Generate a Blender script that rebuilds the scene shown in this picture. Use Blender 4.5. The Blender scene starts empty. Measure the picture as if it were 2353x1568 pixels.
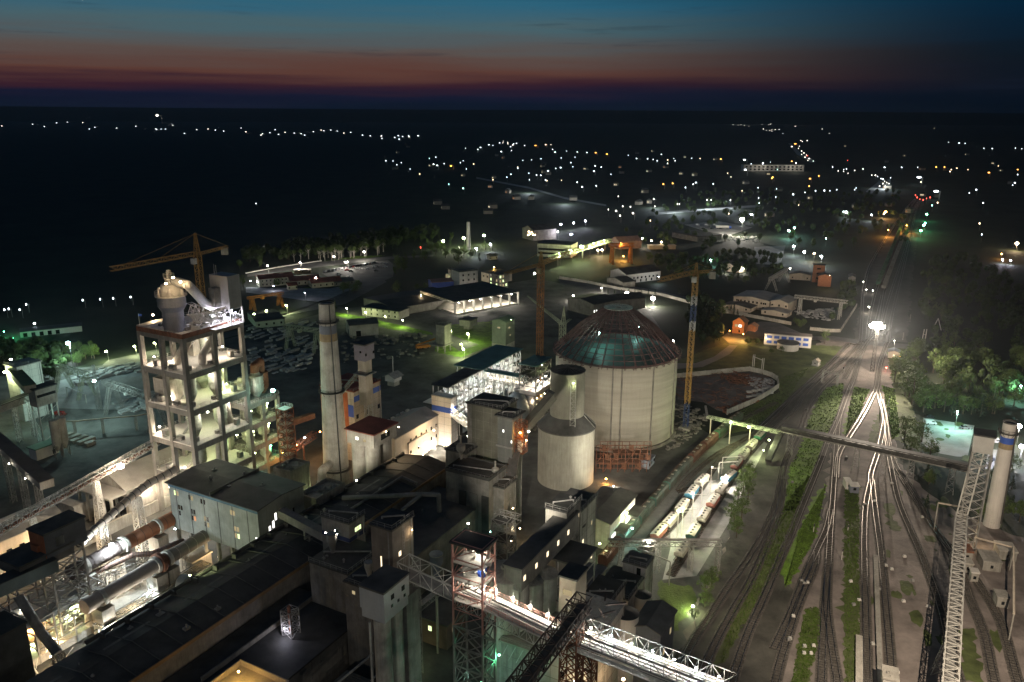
import bpy, math, random
from mathutils import Vector, Matrix
random.seed(7)
R = math.radians
# ---------------- camera, world, exposure ----------------
H, F, TH, RO = 135.0, 1847.0, R(15.8), R(0.25)
scene = bpy.context.scene
COL = scene.collection
cam = bpy.data.cameras.new("camera"); cam.sensor_width = 36; cam.lens = 36 * F / 2353
cam.clip_start = 1; cam.clip_end = 30000
camo = bpy.data.objects.new("camera", cam); COL.objects.link(camo)
camo.matrix_world = Matrix.Translation((0, 0, H)) @ Matrix.Rotation(math.pi / 2 - TH, 4, 'X') @ Matrix.Rotation(RO, 4, 'Z')
scene.camera = camo
scene.view_settings.view_transform = 'Standard'; scene.view_settings.look = 'None'
scene.view_settings.exposure = 0.55; scene.view_settings.gamma = 1.0
cy = scene.cycles
cy.max_bounces = 5; cy.diffuse_bounces = 3; cy.glossy_bounces = 2; cy.transmission_bounces = 2
cy.volume_bounces = 0; cy.use_denoising = True; cy.sample_clamp_indirect = 2.0
cy.caustics_reflective = False; cy.caustics_refractive = False
try: cy.use_light_tree = True
except Exception: pass

def lin(r, g, b):
 f = lambda c: (c / 255 / 12.92) if c <= 10 else ((c / 255 + 0.055) / 1.055) ** 2.4
 return (f(r), f(g), f(b), 1)

def nd(nt, typ, **kw):
 n = nt.nodes.new(typ)
 for k, v in kw.items():
  if k == 'ins':
   for a, b in v.items(): n.inputs[a].default_value = b
  else: setattr(n, k, v)
 return n

def ramp(nt, stops, interp='LINEAR'):
 n = nt.nodes.new('ShaderNodeValToRGB'); cr = n.color_ramp; cr.interpolation = interp
 while len(cr.elements) < len(stops): cr.elements.new(0.5)
 for e, (p, c) in zip(cr.elements, stops): e.position = p; e.color = c
 return n

world = bpy.data.worlds.new("World"); scene.world = world; world.use_nodes = True
nt = world.node_tree; nt.nodes.clear(); L = nt.links.new
tc = nd(nt, 'ShaderNodeTexCoord'); sp = nd(nt, 'ShaderNodeSeparateXYZ'); L(tc.outputs['Generated'], sp.inputs[0])
mp = nd(nt, 'ShaderNodeMapping'); mp.inputs['Scale'].default_value = (2.2, 2.2, 60); L(tc.outputs['Generated'], mp.inputs[0])
nz = nd(nt, 'ShaderNodeTexNoise', ins={'Scale': 1.3, 'Detail': 5.0, 'Roughness': 0.55}); L(mp.outputs[0], nz.inputs[0])
m1 = nd(nt, 'ShaderNodeMath', operation='SUBTRACT'); L(nz.outputs['Fac'], m1.inputs[0]); m1.inputs[1].default_value = 0.5
m2 = nd(nt, 'ShaderNodeMath', operation='MULTIPLY'); L(m1.outputs[0], m2.inputs[0]); m2.inputs[1].default_value = 0.035
m3 = nd(nt, 'ShaderNodeMath', operation='ADD'); L(sp.outputs['Z'], m3.inputs[0]); L(m2.outputs[0], m3.inputs[1])
mr = nd(nt, 'ShaderNodeMapRange', ins={'From Min': -0.01, 'From Max': 0.19}); L(m3.outputs[0], mr.inputs['Value'])
# position = (z+0.01)/0.2
ra = ramp(nt, [(0.0, lin(4, 10, 22)), (0.09, lin(8, 20, 40)), (0.15, lin(22, 24, 46)), (0.20, lin(56, 30, 42)), (0.27, lin(92, 60, 52)),
    (0.38, lin(90, 80, 76)), (0.52, lin(72, 98, 106)), (0.66, lin(44, 98, 122)), (0.84, lin(16, 54, 88)), (1.0, lin(12, 40, 64))])
rb = ramp(nt, [(0.0, lin(2, 9, 18)), (0.12, lin(4, 15, 29)), (0.22, lin(13, 20, 33)), (0.35, lin(12, 22, 32)), (0.62, lin(4, 36, 58)), (1.0, lin(2, 26, 46))])
L(mr.outputs[0], ra.inputs[0]); L(mr.outputs[0], rb.inputs[0])
mx = nd(nt, 'ShaderNodeMapRange', interpolation_type='SMOOTHSTEP', ins={'From Min': 0.0, 'From Max': 0.52}); L(sp.outputs['X'], mx.inputs['Value'])
mix = nd(nt, 'ShaderNodeMixRGB'); L(mx.outputs[0], mix.inputs[0]); L(ra.outputs[0], mix.inputs[1]); L(rb.outputs[0], mix.inputs[2])
# the small dark clouds hanging low on the left
mp2 = nd(nt, 'ShaderNodeMapping'); mp2.inputs['Scale'].default_value = (5, 5, 75); L(tc.outputs['Generated'], mp2.inputs[0])
nz2 = nd(nt, 'ShaderNodeTexNoise', ins={'Scale': 1.5, 'Detail': 6.0, 'Roughness': 0.6}); L(mp2.outputs[0], nz2.inputs[0])
c2 = nd(nt, 'ShaderNodeMapRange', ins={'From Min': 0.60, 'From Max': 0.70, 'To Max': 0.22}); L(nz2.outputs['Fac'], c2.inputs['Value'])
cm = nd(nt, 'ShaderNodeMixRGB'); L(c2.outputs[0], cm.inputs[0]); L(mix.outputs[0], cm.inputs[1]); cm.inputs[2].default_value = lin(26, 34, 52)
bg = nd(nt, 'ShaderNodeBackground', ins={'Strength': 0.68}); L(cm.outputs[0], bg.inputs[0])
ow = nd(nt, 'ShaderNodeOutputWorld'); L(bg.outputs[0], ow.inputs[0])

# ---------------- photograph measurements -> world points ----------------
VW = {'A': (0, 650, 900/2352), 'B': (700, 600, 900/2352), 'C': (1400, 600, 900/2352), 'D': (2110, 600, 900/2352),
  'E': (0, 1200, 900/1751), 'F': (700, 1150, 800/2091), 'G': (1200, 1050, 900/2352), 'H': (1100, 1500, 900/2353),
  'I': (1700, 1400, 700/1811), 'J': (1900, 900, 800/2091), 'K': (2310, 1100, 700/1211), 'L': (1100, 300, 1910/2353),
  'M': (1250, 1120, 500/2353), 'N': (1250, 1400, 600/2352), 'Q': (860, 1440, 500/2306), 'R': (600, 1640, 700/2353),
  'T': (1250, 1000, 600/2352), 'U': (400, 780, 500/2353), 'V': (0, 1050, 450/2016), 'W': (0, 1600, 500/1931), 'Z': (0, 0, 3010/2353)}
def ray(c, x, y):
 a, b, s = VW[c]; k = 2353 / 3010
 x = (a + x * s) * k; y = (b + y * s) * k
 p = (x - 1176.5) / F; q = -(y - 784) / F; co, si = math.cos(RO), math.sin(RO)
 p, q = p * co - q * si, p * si + q * co
 return p, math.cos(TH) + q * math.sin(TH), -math.sin(TH) + q * math.cos(TH)
def P(c, x, y, z=0.0):
 """world point at height z that was surveyed at (x, y) of view c"""
 d = ray(c, x, y); t = (z - H) / d[2]
 return Vector((d[0] * t, d[1] * t, z))
AZ = R(28.6)
def uv(p, az=None):
 az = AZ if az is None else az
 s, c = math.sin(az), math.cos(az); return (p[0] * s + p[1] * c, p[0] * c - p[1] * s)
def XY(u, v, z=0.0, az=None):
 az = AZ if az is None else az
 s, c = math.sin(az), math.cos(az); return Vector((u * s + v * c, u * c - v * s, z))

# ---------------- materials ----------------
MATS = {}
def mat(name, col, rough=0.85, var=0.35, scale=0.25, metal=0.0, streak=0.0, bump=0.15, spec=0.3, col2=None, stretch=(1, 1, 1)):
 if name in MATS: return MATS[name]
 m = bpy.data.materials.new(name); m.use_nodes = True; MATS[name] = m
 t = m.node_tree; b = t.nodes['Principled BSDF']; K = t.links.new
 b.inputs['Roughness'].default_value = rough; b.inputs['Metallic'].default_value = metal
 b.inputs['Specular IOR Level'].default_value = spec
 g = nd(t, 'ShaderNodeNewGeometry'); mpn = nd(t, 'ShaderNodeMapping'); mpn.inputs['Scale'].default_value = stretch
 K(g.outputs['Position'], mpn.inputs[0])
 n = nd(t, 'ShaderNodeTexNoise', ins={'Scale': scale, 'Detail': 8.0, 'Roughness': 0.65}); K(mpn.outputs[0], n.inputs[0])
 c1 = tuple(x * (1 - var) for x in col[:3]) + (1,)
 c2 = col2 if col2 else tuple(min(1, x * (1 + var)) for x in col[:3]) + (1,)
 r = ramp(t, [(0.32, c1), (0.68, c2)]); K(n.outputs['Fac'], r.inputs[0]); out = r.outputs[0]
 if streak:
  ms = nd(t, 'ShaderNodeMapping'); ms.inputs['Scale'].default_value = (1, 1, 0.07); K(g.outputs['Position'], ms.inputs[0])
  n2 = nd(t, 'ShaderNodeTexNoise', ins={'Scale': 1.7, 'Detail': 7.0, 'Roughness': 0.75}); K(ms.outputs[0], n2.inputs[0])
  r2 = nd(t, 'ShaderNodeMapRange', ins={'From Min': 0.42, 'From Max': 0.66, 'To Max': streak * .55}); K(n2.outputs['Fac'], r2.inputs['Value'])
  mm = nd(t, 'ShaderNodeMixRGB', blend_type='MULTIPLY'); K(r2.outputs[0], mm.inputs[0]); K(out, mm.inputs[1])
  mm.inputs[2].default_value = (0.30, 0.26, 0.22, 1); out = mm.outputs[0]
 K(out, b.inputs['Base Color'])
 if bump:
  n3 = nd(t, 'ShaderNodeTexNoise', ins={'Scale': max(scale * 6, 0.8), 'Detail': 4.0}); K(g.outputs['Position'], n3.inputs[0])
  bp = nd(t, 'ShaderNodeBump', ins={'Strength': bump, 'Distance': 0.3}); K(n3.outputs['Fac'], bp.inputs['Height']); K(bp.outputs[0], b.inputs['Normal'])
 return m
def emat(name, col, s, sample=False):
 if name in MATS: return MATS[name]
 m = bpy.data.materials.new(name); m.use_nodes = True; MATS[name] = m
 t = m.node_tree; t.nodes.clear(); e = nd(t, 'ShaderNodeEmission', ins={'Color': col + (1,), 'Strength': s})
 o = nd(t, 'ShaderNodeOutputMaterial'); t.links.new(e.outputs[0], o.inputs[0])
 if not sample: m.cycles.emission_sampling = 'NONE'
 return m
conc = mat('concrete', (.30, .28, .24), streak=.75, scale=.18)
conc_l = mat('pale_concrete', (.42, .39, .33), streak=.65, scale=.15)
conc_d = mat('dusty_concrete', (.20, .185, .16), streak=.6)
plast = mat('white_panel', (.60, .56, .50), streak=.35, var=.12, scale=.1)
plast_y = mat('cream_plaster', (.52, .44, .34), streak=.5, var=.15)
roofd = mat('dusty_roof', (.10, .095, .085), scale=.12, var=.45)
roofk = mat('bitumen_roof', (.045, .044, .040), scale=.16, var=.5, rough=.7, col2=(.075, .072, .065, 1))
roofr = mat('red_roof', (.19, .05, .04), scale=.2, var=.3)
roofg = mat('green_roof', (.10, .21, .18), scale=.15, var=.25, rough=.6)
roofp = mat('pale_roof', (.36, .33, .28), scale=.15, var=.2)
steel = mat('weathered_steel', (.22, .21, .19), rough=.6, scale=.5, var=.3)
steelw = mat('pale_steel', (.45, .43, .38), rough=.6, scale=.4, var=.25)
steeld = mat('dark_steel', (.06, .056, .05), rough=.6, scale=.5)
rust = mat('rusty_steel', (.16, .065, .035), rough=.8, scale=.6, var=.45)
crany = mat('yellow_crane_paint', (.28, .16, .045), rough=.6, var=.35, scale=.4)
craor = mat('orange_crane_paint', (.38, .13, .02), rough=.6, var=.25)
crang = mat('grey_green_crane_paint', (.35, .38, .26), rough=.6, var=.25)
crabl = mat('blue_crane_paint', (.025, .045, .11), rough=.6)
crawh = mat('white_crane_paint', (.36, .36, .34), rough=.6)
orangew = mat('orange_wall', (.40, .13, .05), streak=.5, var=.25)
brick = mat('brick_wall', (.36, .15, .08), streak=.3, var=.2, scale=.8)
bluep = mat('blue_paint', (.045, .10, .40), var=.12, rough=.5)
ochre = mat('ochre_paint', (.30, .23, .13), var=.25, streak=.4)
greyb = mat('grey_blue_paint', (.16, .17, .20), var=.2, streak=.3)
glassd = mat('dark_glass', (.012, .014, .016), rough=.15, var=.1, bump=0, spec=.6)
woodm = mat('bark', (.09, .07, .05), rough=.95)
woodp = mat('bleached_wood', (.4, .36, .3), rough=.9)
leafm = mat('foliage', (.07, .11, .026), rough=.8, var=.5, scale=.35, bump=0, col2=(.11, .16, .04, 1))  # floodlight on the crowns put into this brighter leaf colour
leafd = mat('conifer_foliage', (.018, .034, .014), rough=.85, var=.4, scale=.5, bump=0)
leafy = mat('yellowing_foliage', (.12, .10, .03), rough=.8, var=.5, scale=.4, bump=0)
rails = mat('polished_rail', (.55, .5, .45), rough=.28, metal=1.0, var=.2, scale=.2, bump=0)
raild = mat('rusty_rail', (.10, .065, .045), rough=.5, metal=.7, var=.3, bump=0)
sleeper = mat('sleeper_wood', (.045, .04, .034), var=.4, scale=1.5)
stone = mat('block_stone', (.36, .35, .33), var=.25, scale=.5)
dust = mat('pale_dust', (.55, .5, .42), var=.2, scale=.3)
wgreen = mat('green_wagon_paint', (.05, .16, .09), var=.3, streak=.6)
wgreen2 = mat('teal_wagon_paint', (.065, .125, .105), var=.3, streak=.6)
wred = mat('brown_wagon_paint', (.14, .06, .042), var=.3, streak=.6)
wgrey = mat('dusty_wagon_paint', (.38, .35, .29), var=.3, streak=.6)
wblue = mat('light_blue_wagon_paint', (.10, .32, .45), var=.2, streak=.5)
wpink = mat('faded_red_wagon_paint', (.38, .16, .12), var=.3, streak=.5)
carw = mat('white_car_paint', (.7, .7, .7), rough=.25, var=.05, bump=0, spec=.6)
cars_ = mat('silver_car_paint', (.35, .36, .38), rough=.25, var=.05, bump=0, metal=.4)
cark = mat('black_car_paint', (.015, .015, .018), rough=.2, var=.05, bump=0, spec=.6)
carr = mat('red_car_paint', (.3, .03, .02), rough=.25, var=.05, bump=0, spec=.6)
tyre = mat('tyre_rubber', (.02, .02, .02), bump=0)
LC = {'white': (1.0, .93, .80), 'cool': (.80, .93, 1.0), 'warm': (1.0, .72, .42), 'green': (.85, 1.0, .50), 'teal': (.45, 1.0, .85),
  'emerald': (.15, 1.0, .45), 'orange': (1.0, .42, .08), 'red': (1.0, .08, .05), 'violet': (.80, .80, 1.0), 'aqua': (.62, .98, .95), 'cream': (1.0, .84, .66), 'amber': (1.0, .62, .15)}
EM = {k: emat('glow_' + k, c, 38.0) for k, c in LC.items()}
WL = {'warm': emat('lit_window_warm', (1.0, .80, .50), 1.3), 'green': emat('lit_window_green', (.80, 1.0, .45), 1.2),
  'white': emat('lit_window_white', (1.0, .97, .90), 2.0), 'dim': emat('lit_window_dim', (1.0, .80, .45), .30), 'orange': emat('lit_window_orange', (1.0, .45, .2), .6)}

# ---------------- mesh tools ----------------
class MB:
 def __init__(s): s.v = []; s.f = []; s.m = []; s.k = 0
 def mi(s, k): s.k = k; return s
 def face(s, *pts):
  n = len(s.v); s.v += [tuple(p) for p in pts]; s.f.append(tuple(range(n, n + len(pts)))); s.m.append(s.k); return s
 def prism(s, bot, top, cap=True, base=True):
  n = len(bot); o = len(s.v); s.v += [tuple(p) for p in bot] + [tuple(p) for p in top]
  for i in range(n):
   j = (i + 1) % n; s.f.append((o + i, o + j, o + n + j, o + n + i)); s.m.append(s.k)
  if cap: s.f.append(tuple(o + n + i for i in range(n))); s.m.append(s.k)
  if base: s.f.append(tuple(o + n - 1 - i for i in range(n))); s.m.append(s.k)
  return s
 def box(s, u0, u1, v0, v1, z0, z1, az=None, cap=True, base=True):
  c = [(u0, v0), (u0, v1), (u1, v1), (u1, v0)]
  return s.prism([XY(a, b, z0, az) for a, b in c], [XY(a, b, z1, az) for a, b in c], cap, base)
 def beam(s, p, q, w, h=None):
  p = Vector(p); q = Vector(q); d = q - p
  if d.length < 1e-4: return s
  d.normalize(); up = Vector((0, 0, 1)) if abs(d.z) < .95 else Vector((math.sin(AZ), math.cos(AZ), 0))
  a = d.cross(up).normalized() * (w / 2); b = a.cross(d).normalized() * ((h or w) / 2)
  return s.prism([p - a - b, p + a - b, p + a + b, p - a + b], [q - a - b, q + a - b, q + a + b, q - a + b])
 def cyl(s, p, q, r0, r1=None, n=14, cap=True, base=True):
  r1 = r0 if r1 is None else r1; p = Vector(p); q = Vector(q); d = (q - p).normalized()
  up = Vector((0, 0, 1)) if abs(d.z) < .95 else Vector((1, 0, 0))
  a = d.cross(up).normalized(); b = a.cross(d)
  ring = [a * math.cos(2 * math.pi * i / n) + b * math.sin(2 * math.pi * i / n) for i in range(n)]
  return s.prism([p + e * r0 for e in ring], [q + e * r1 for e in ring], cap, base)
 def lathe(s, c, prof, n=24, cap=True):
  for (r0, z0), (r1, z1) in zip(prof[:-1], prof[1:]):
   ln = [(math.cos(2 * math.pi * i / n), math.sin(2 * math.pi * i / n)) for i in range(n)]
   s.prism([Vector((c[0] + x * r0, c[1] + y * r0, c[2] + z0)) for x, y in ln], [Vector((c[0] + x * r1, c[1] + y * r1, c[2] + z1)) for x, y in ln], cap, False)
  return s
 def tube(s, pts, r, n=12):
  for a, b in zip(pts[:-1], pts[1:]):
   s.cyl(a, b, r, r, n)
  for a in pts[1:-1]: s.ball(a, r * 1.02, 8, 5)
  return s
 def ball(s, c, r, n=10, k=6, sz=1.0):
  c = Vector(c); rings = []
  for j in range(k + 1):
   t = math.pi * j / k; rings.append([c + Vector((r * math.sin(t) * math.cos(2 * math.pi * i / n), r * math.sin(t) * math.sin(2 * math.pi * i / n), r * sz * math.cos(t))) for i in range(n)])
  for j in range(k):
   for i in range(n):
    q = (i + 1) % n; s.face(rings[j][i], rings[j + 1][i], rings[j + 1][q], rings[j][q])
  return s
 def truss(s, p, q, w, h, bay, t=.12, top=True, xb=True):
  """box truss between bottom centre points p and q"""
  p = Vector(p); q = Vector(q); d = q - p; Ln = d.length; d.normalize()
  a = Vector((d.y, -d.x, 0)).normalized() * (w / 2); u = Vector((0, 0, h)); n = max(1, int(round(Ln / bay)))
  for sg in (-1, 1):
   s.beam(p + a * sg, q + a * sg, t); s.beam(p + a * sg + u, q + a * sg + u, t)
   for i in range(n):
    x = p + d * (Ln * i / n) + a * sg; y = p + d * (Ln * (i + 1) / n) + a * sg
    if i % 2: s.beam(x, y + u, t * .7)
    else: s.beam(x + u, y, t * .7)
    s.beam(x, x + u, t * .6)
  for i in range(n + 1):
   x = p + d * (Ln * i / n)
   if top: s.beam(x - a + u, x + a + u, t * .6)
   s.beam(x - a, x + a, t * .6)
   if i < n and xb:
    y = p + d * (Ln * (i + 1) / n)
    if top: s.beam(x + a * (1 if i % 2 else -1) + u, y - a * (1 if i % 2 else -1) + u, t * .6)
  return s
 def mast(s, p, q, w0, w1, bay, t=.14, az=None):
  """square lattice mast from p up to q"""
  p = Vector(p); q = Vector(q); az = AZ if az is None else az
  U = Vector((math.sin(az), math.cos(az), 0)); V = Vector((math.cos(az), -math.sin(az), 0))
  n = max(1, int(round((q - p).length / bay)))
  def cs(i):
   f = i / n; c = p.lerp(q, f); w = (w0 + (w1 - w0) * f) / 2
   return [c + U * w + V * w, c + U * w - V * w, c - U * w - V * w, c - U * w + V * w]
  for k in range(4): s.beam(cs(0)[k], cs(n)[k], t)
  for i in range(n):
   A, B = cs(i), cs(i + 1)
   for k in range(4):
    j = (k + 1) % 4
    s.beam(A[k], B[j], t * .6); s.beam(B[k], A[j], t * .6) if w0 > 2.6 else None
    s.beam(B[k], B[j], t * .6)
  return s
 def rail(s, pts, h=1.1, t=.06, gap=2.0, close=False):
  pts = [Vector(p) for p in pts]
  if close: pts = pts + [pts[0]]
  for a, b in zip(pts[:-1], pts[1:]):
   n = max(1, int((b - a).length / gap)); hv = Vector((0, 0, h))
   s.beam(a + hv, b + hv, t); s.beam(a + hv * .5, b + hv * .5, t * .8)
   for i in range(n + 1): x = a.lerp(b, i / n); s.beam(x, x + hv, t)
  return s
 def build(s, name, mats, parent=None, smooth=False):
  me = bpy.data.meshes.new(name); o = bpy.data.objects.new(name, me)
  org = Vector(parent['org']) if parent is not None and 'org' in parent else Vector((0, 0, 0))
  me.from_pydata([(a - org.x, b - org.y, c - org.z) for a, b, c in s.v], [], s.f)
  mats = mats if isinstance(mats, (list, tuple)) else [mats]
  for m in mats: me.materials.append(m)
  if len(mats) > 1: me.polygons.foreach_set('material_index', s.m)
  if smooth: me.polygons.foreach_set('use_smooth', [True] * len(s.f))
  me.update(); COL.objects.link(o)
  if parent is not None: o.parent = parent
  return o

def tag(o, label=None, cat=None, group=None, kind=None):
 if label: o['label'] = label
 if cat: o['category'] = cat
 if group: o['group'] = group
 if kind: o['kind'] = kind
 return o
def thing(name, label, cat, loc, group=None):
 o = bpy.data.objects.new(name, None); COL.objects.link(o); o.location = loc; o.empty_display_size = .5
 tag(o, label, cat, group); o['org'] = [loc[0], loc[1], loc[2]]
 return o
def struct(name, mb, m): return tag(mb.build(name, m), kind='structure')
def solo(name, label, cat, mb, m, loc, group=None, smooth=False):
 """a thing that is one mesh, its origin at loc"""
 fake = {'org': loc}
 me = bpy.data.meshes.new(name); o = bpy.data.objects.new(name, me); loc = Vector(loc)
 me.from_pydata([tuple(Vector(p) - loc) for p in mb.v], [], mb.f)
 ms = m if isinstance(m, (list, tuple)) else [m]
 for x in ms: me.materials.append(x)
 if len(ms) > 1: me.polygons.foreach_set('material_index', mb.m)
 if smooth: me.polygons.foreach_set('use_smooth', [True] * len(mb.f))
 o.location = loc; COL.objects.link(o); return tag(o, label, cat, group)
def copy_tree(o, loc, rot=0.0, scale=1.0, label=None):
 c = o.copy(); COL.objects.link(c); c.location = loc; c.rotation_euler.z = rot; c.scale = (scale,) * 3
 if label: c['label'] = label
 def rec(a, b):
  for ch in a.children:
   d = ch.copy(); COL.objects.link(d); d.parent = b; rec(ch, d)
 rec(o, c); return c

HEADS = {}
def head_mesh(col, r):
 k = (col, round(r, 2))
 if k not in HEADS:
  mb = MB(); mb.ball((0, 0, 0), r, 10, 6, .75); me = bpy.data.meshes.new('lamp'); me.from_pydata(mb.v, [], mb.f); me.materials.append(EM[col]); HEADS[k] = me
 return HEADS[k]
def light(parent, pos, col, power, rad=.25, spot=None, aim=None):
 ld = bpy.data.lights.new('lamp_light', 'SPOT' if spot else 'POINT'); ld.energy = power; ld.color = LC[col]; ld.shadow_soft_size = rad
 o = bpy.data.objects.new('lamp_light', ld); COL.objects.link(o)
 if spot: ld.spot_size = R(spot); ld.spot_blend = .6; o.rotation_euler = (Vector(aim) - Vector(pos)).to_track_quat('-Z', 'Y').to_euler()
 if parent is not None:
  o.parent = parent; o.location = Vector(pos) - Vector(parent['org'])
 else: o.location = pos
 return o
def lamp(parent, pos, col='white', power=1500, r=.4, drop=.7, spot=None, aim=None):
 """a luminaire fixed to a thing: a glowing head and its light"""
 pos = Vector(pos); o = bpy.data.objects.new('lamp', head_mesh(col, r)); COL.objects.link(o); o.parent = parent
 o.location = pos - Vector(parent['org'])
 if power:
  q = pos - Vector((0, 0, drop + r)) if not spot else pos + (Vector(aim) - pos).normalized() * (r + .3)
  light(parent, q, col, power, .2, spot, aim)
 return o

# ---------------- buildings ----------------
class Bld:
 pass
def bld(name, label, cat, n, l, r, z, zb=0.0, wall=conc, roof=roofd, az=None, lip=.5, th=.45, gable=0.0, pil=0, size=None, parapet=0, group=None):
 """block whose roof corners n (nearest), l (left), r (right) lie at height z; size=(du,dv) overrides"""
 B = Bld(); N = uv(P(*n, z), az)
 if size: du, dv = size
 else: du = max(3, uv(P(*r, z), az)[0] - N[0]); dv = max(3, N[1] - uv(P(*l, z), az)[1])
 B.u0, B.v1 = N; B.u1 = N[0] + du; B.v0 = N[1] - dv; B.z = z; B.zb = zb; B.az = az; B.wall = wall
 B.o = thing(name, label, cat, XY((B.u0 + B.u1) / 2, (B.v0 + B.v1) / 2, 0, az), group)
 zt = z - th; u0, u1, v0, v1 = B.u0, B.u1, B.v0, B.v1
 mb = MB(); mb.box(u0, u1, v0, v1, zb, zt, az, cap=not gable)
 if pil:
  nu = max(1, int((u1 - u0) / pil)); nv = max(1, int((v1 - v0) / pil))
  for i in range(nv + 1): c = v0 + (v1 - v0) * i / nv; mb.box(u0 - .18, u0 + .1, c - .22, c + .22, zb + .1, zt - .05, az)
  for i in range(nu + 1): c = u0 + (u1 - u0) * i / nu; mb.box(c - .22, c + .22, v1 - .1, v1 + .18, zb + .1, zt - .05, az)
 if gable:
  along_u = gable > 0; g = abs(gable)
  if along_u:
   vm = (v0 + v1) / 2
   for u in (u0, u1): mb.face(XY(u, v0, zt, az), XY(u, v1, zt, az), XY(u, vm, zt + g, az))
  else:
   um = (u0 + u1) / 2
   for v in (v0, v1): mb.face(XY(u0, v, zt, az), XY(u1, v, zt, az), XY(um, v, zt + g, az))
 mb.build('walls', wall, B.o)
 if z - zb > 9 and not gable and label and roof is not steel:
  j = MB(); zz = zb + 3.2
  while zz < zt - 1: j.box(u0 - .03, u0 + .01, v0, v1 + .03, zz, zz + .07, az); j.box(u0 + .02, u1, v1 - .01, v1 + .03, zz, zz + .07, az); zz += 3.3
  k = u0 + 3.1
  while k < u1 - 1: j.box(k, k + .07, v1 - .01, v1 + .035, zb, zt, az); k += 3.1
  k = v0 + 3.1
  while k < v1 - 1: j.box(u0 - .035, u0 + .01, k, k + .07, zb, zt, az); k += 3.1
  j.build('panel_joints', steel if wall in (roofk, roofd) else conc_d, B.o)
  d = MB(); q = XY(u1 - .9, v1 + .22, zb, az); d.cyl(q, (q.x, q.y, zt), .14, n=6); d.build('downpipe', steel, B.o)
  if u1 - u0 > 5 and z > 15:
   MB().rail([XY(u0 - .2, v0, z, az), XY(u0 - .2, v1 + .2, z, az), XY(u1, v1 + .2, z, az)], 1.1, .07, 1.6).build('roof_railing', steel, B.o)
   l_ = MB(); t0 = u0 + (u1 - u0) * .42; a_ = XY(t0, v1 + .4, zb, az); b_ = XY(t0 + .6, v1 + .4, zb, az); l_.beam(a_, (a_.x, a_.y, z + 1), .07); l_.beam(b_, (b_.x, b_.y, z + 1), .07)
   for i in range(int((z - zb) / .8)): l_.beam(a_ + Vector((0, 0, i * .8)), b_ + Vector((0, 0, i * .8)), .06)
   l_.build('ladder', steel, B.o)
   t_ = random.Random(int(u0 * 7 + v0)); p_ = MB(); zc = z + .5; c0 = XY(u0 + (u1 - u0) * t_.uniform(.2, .4), v0 + 1, zc, az); c1 = XY(u0 + (u1 - u0) * t_.uniform(.5, .8), v1 - 1, zc, az); p_.tube([Vector((c0.x, c0.y, z)), c0, c1, Vector((c1.x, c1.y, z))], .22, 8); p_.build('roof_duct', steel, B.o)
 rb_ = MB()
 if gable:
  if along_u:
   a, b = u0 - lip, u1 + lip; k = lip * g / ((v1 - v0) / 2)
   for sv in (v0 - lip, v1 + lip):
    pts = [XY(a, sv, zt - k, az), XY(b, sv, zt - k, az), XY(b, vm, zt + g, az), XY(a, vm, zt + g, az)]
    if sv > vm: pts = pts[::-1]
    rb_.prism([p + Vector((0, 0, .05)) for p in pts], [p + Vector((0, 0, .3)) for p in pts])
  else:
   a, b = v0 - lip, v1 + lip; k = lip * g / ((u1 - u0) / 2)
   for su in (u0 - lip, u1 + lip):
    pts = [XY(su, a, zt - k, az), XY(su, b, zt - k, az), XY(um, b, zt + g, az), XY(um, a, zt + g, az)]
    rb_.prism([p + Vector((0, 0, .05)) for p in pts], [p + Vector((0, 0, .3)) for p in pts])
 else:
  rb_.box(u0 - lip, u1 + lip, v0 - lip, v1 + lip, zt + .003, z, az)
  if parapet:
   e = lip - .02
   rb_.box(u0 - e, u0 - e + .3, v0 - e, v1 + e, z + .003, z + parapet, az); rb_.box(u1 + e - .3, u1 + e, v0 - e, v1 + e, z + .003, z + parapet, az)
   rb_.box(u0 - e + .31, u1 + e - .31, v0 - e, v0 - e + .3, z + .003, z + parapet, az); rb_.box(u0 - e + .31, u1 + e - .31, v1 + e - .3, v1 + e, z + .003, z + parapet, az)
 rb_.build('roof', roof, B.o)
 return B
def win(B, face, t, z, w=1.2, h=1.4, lit=None, frame=None):
 """one window; face 'u' looks along -u, face 'v' along +v; t = 0..1 along the face from the near corner"""
 mb = MB(); az = B.az
 if face == 'u':
  c = B.v1 + (B.v0 - B.v1) * t
  mb.box(B.u0 - .06, B.u0 + .1, c - w / 2, c + w / 2, z, z + h, az)
  fr = (B.u0 - .1, B.u0 - .062, c - w / 2 - .12, c + w / 2 + .12, z - .14, z)
 else:
  c = B.u0 + (B.u1 - B.u0) * t
  mb.box(c - w / 2, c + w / 2, B.v1 - .1, B.v1 + .06, z, z + h, az)
  fr = (c - w / 2 - .12, c + w / 2 + .12, B.v1 + .062, B.v1 + .1, z - .14, z)
 o = mb.build('window', WL[lit] if lit else glassd, B.o)
 if frame is not None: MB().box(*fr, az).build('sill', frame, B.o)
 return o
def wins(B, face, n, z, rows=1, dz=3.2, w=1.2, h=1.4, lit=(), a=.1, b=.9, lc='warm', frame=None):
 k = 0
 for r_ in range(rows):
  for i in range(n):
   t = a + (b - a) * (i / (n - 1) if n > 1 else .5)
   win(B, face, t, z + r_ * dz, w, h, (lc if random.random() < .7 else 'dim') if k in lit else None, frame); k += 1
def band(B, z0, z1, m, name='painted_band', faces='uv'):
 mb = MB(); az = B.az
 if 'u' in faces: mb.box(B.u0 - .05, B.u0 + .02, B.v0 - .001, B.v1 + .05, z0, z1, az)
 if 'v' in faces: mb.box(B.u0 + .03, B.u1 + .001, B.v1 - .02, B.v1 + .05, z0, z1, az)
 return mb.build(name, m, B.o)
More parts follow.
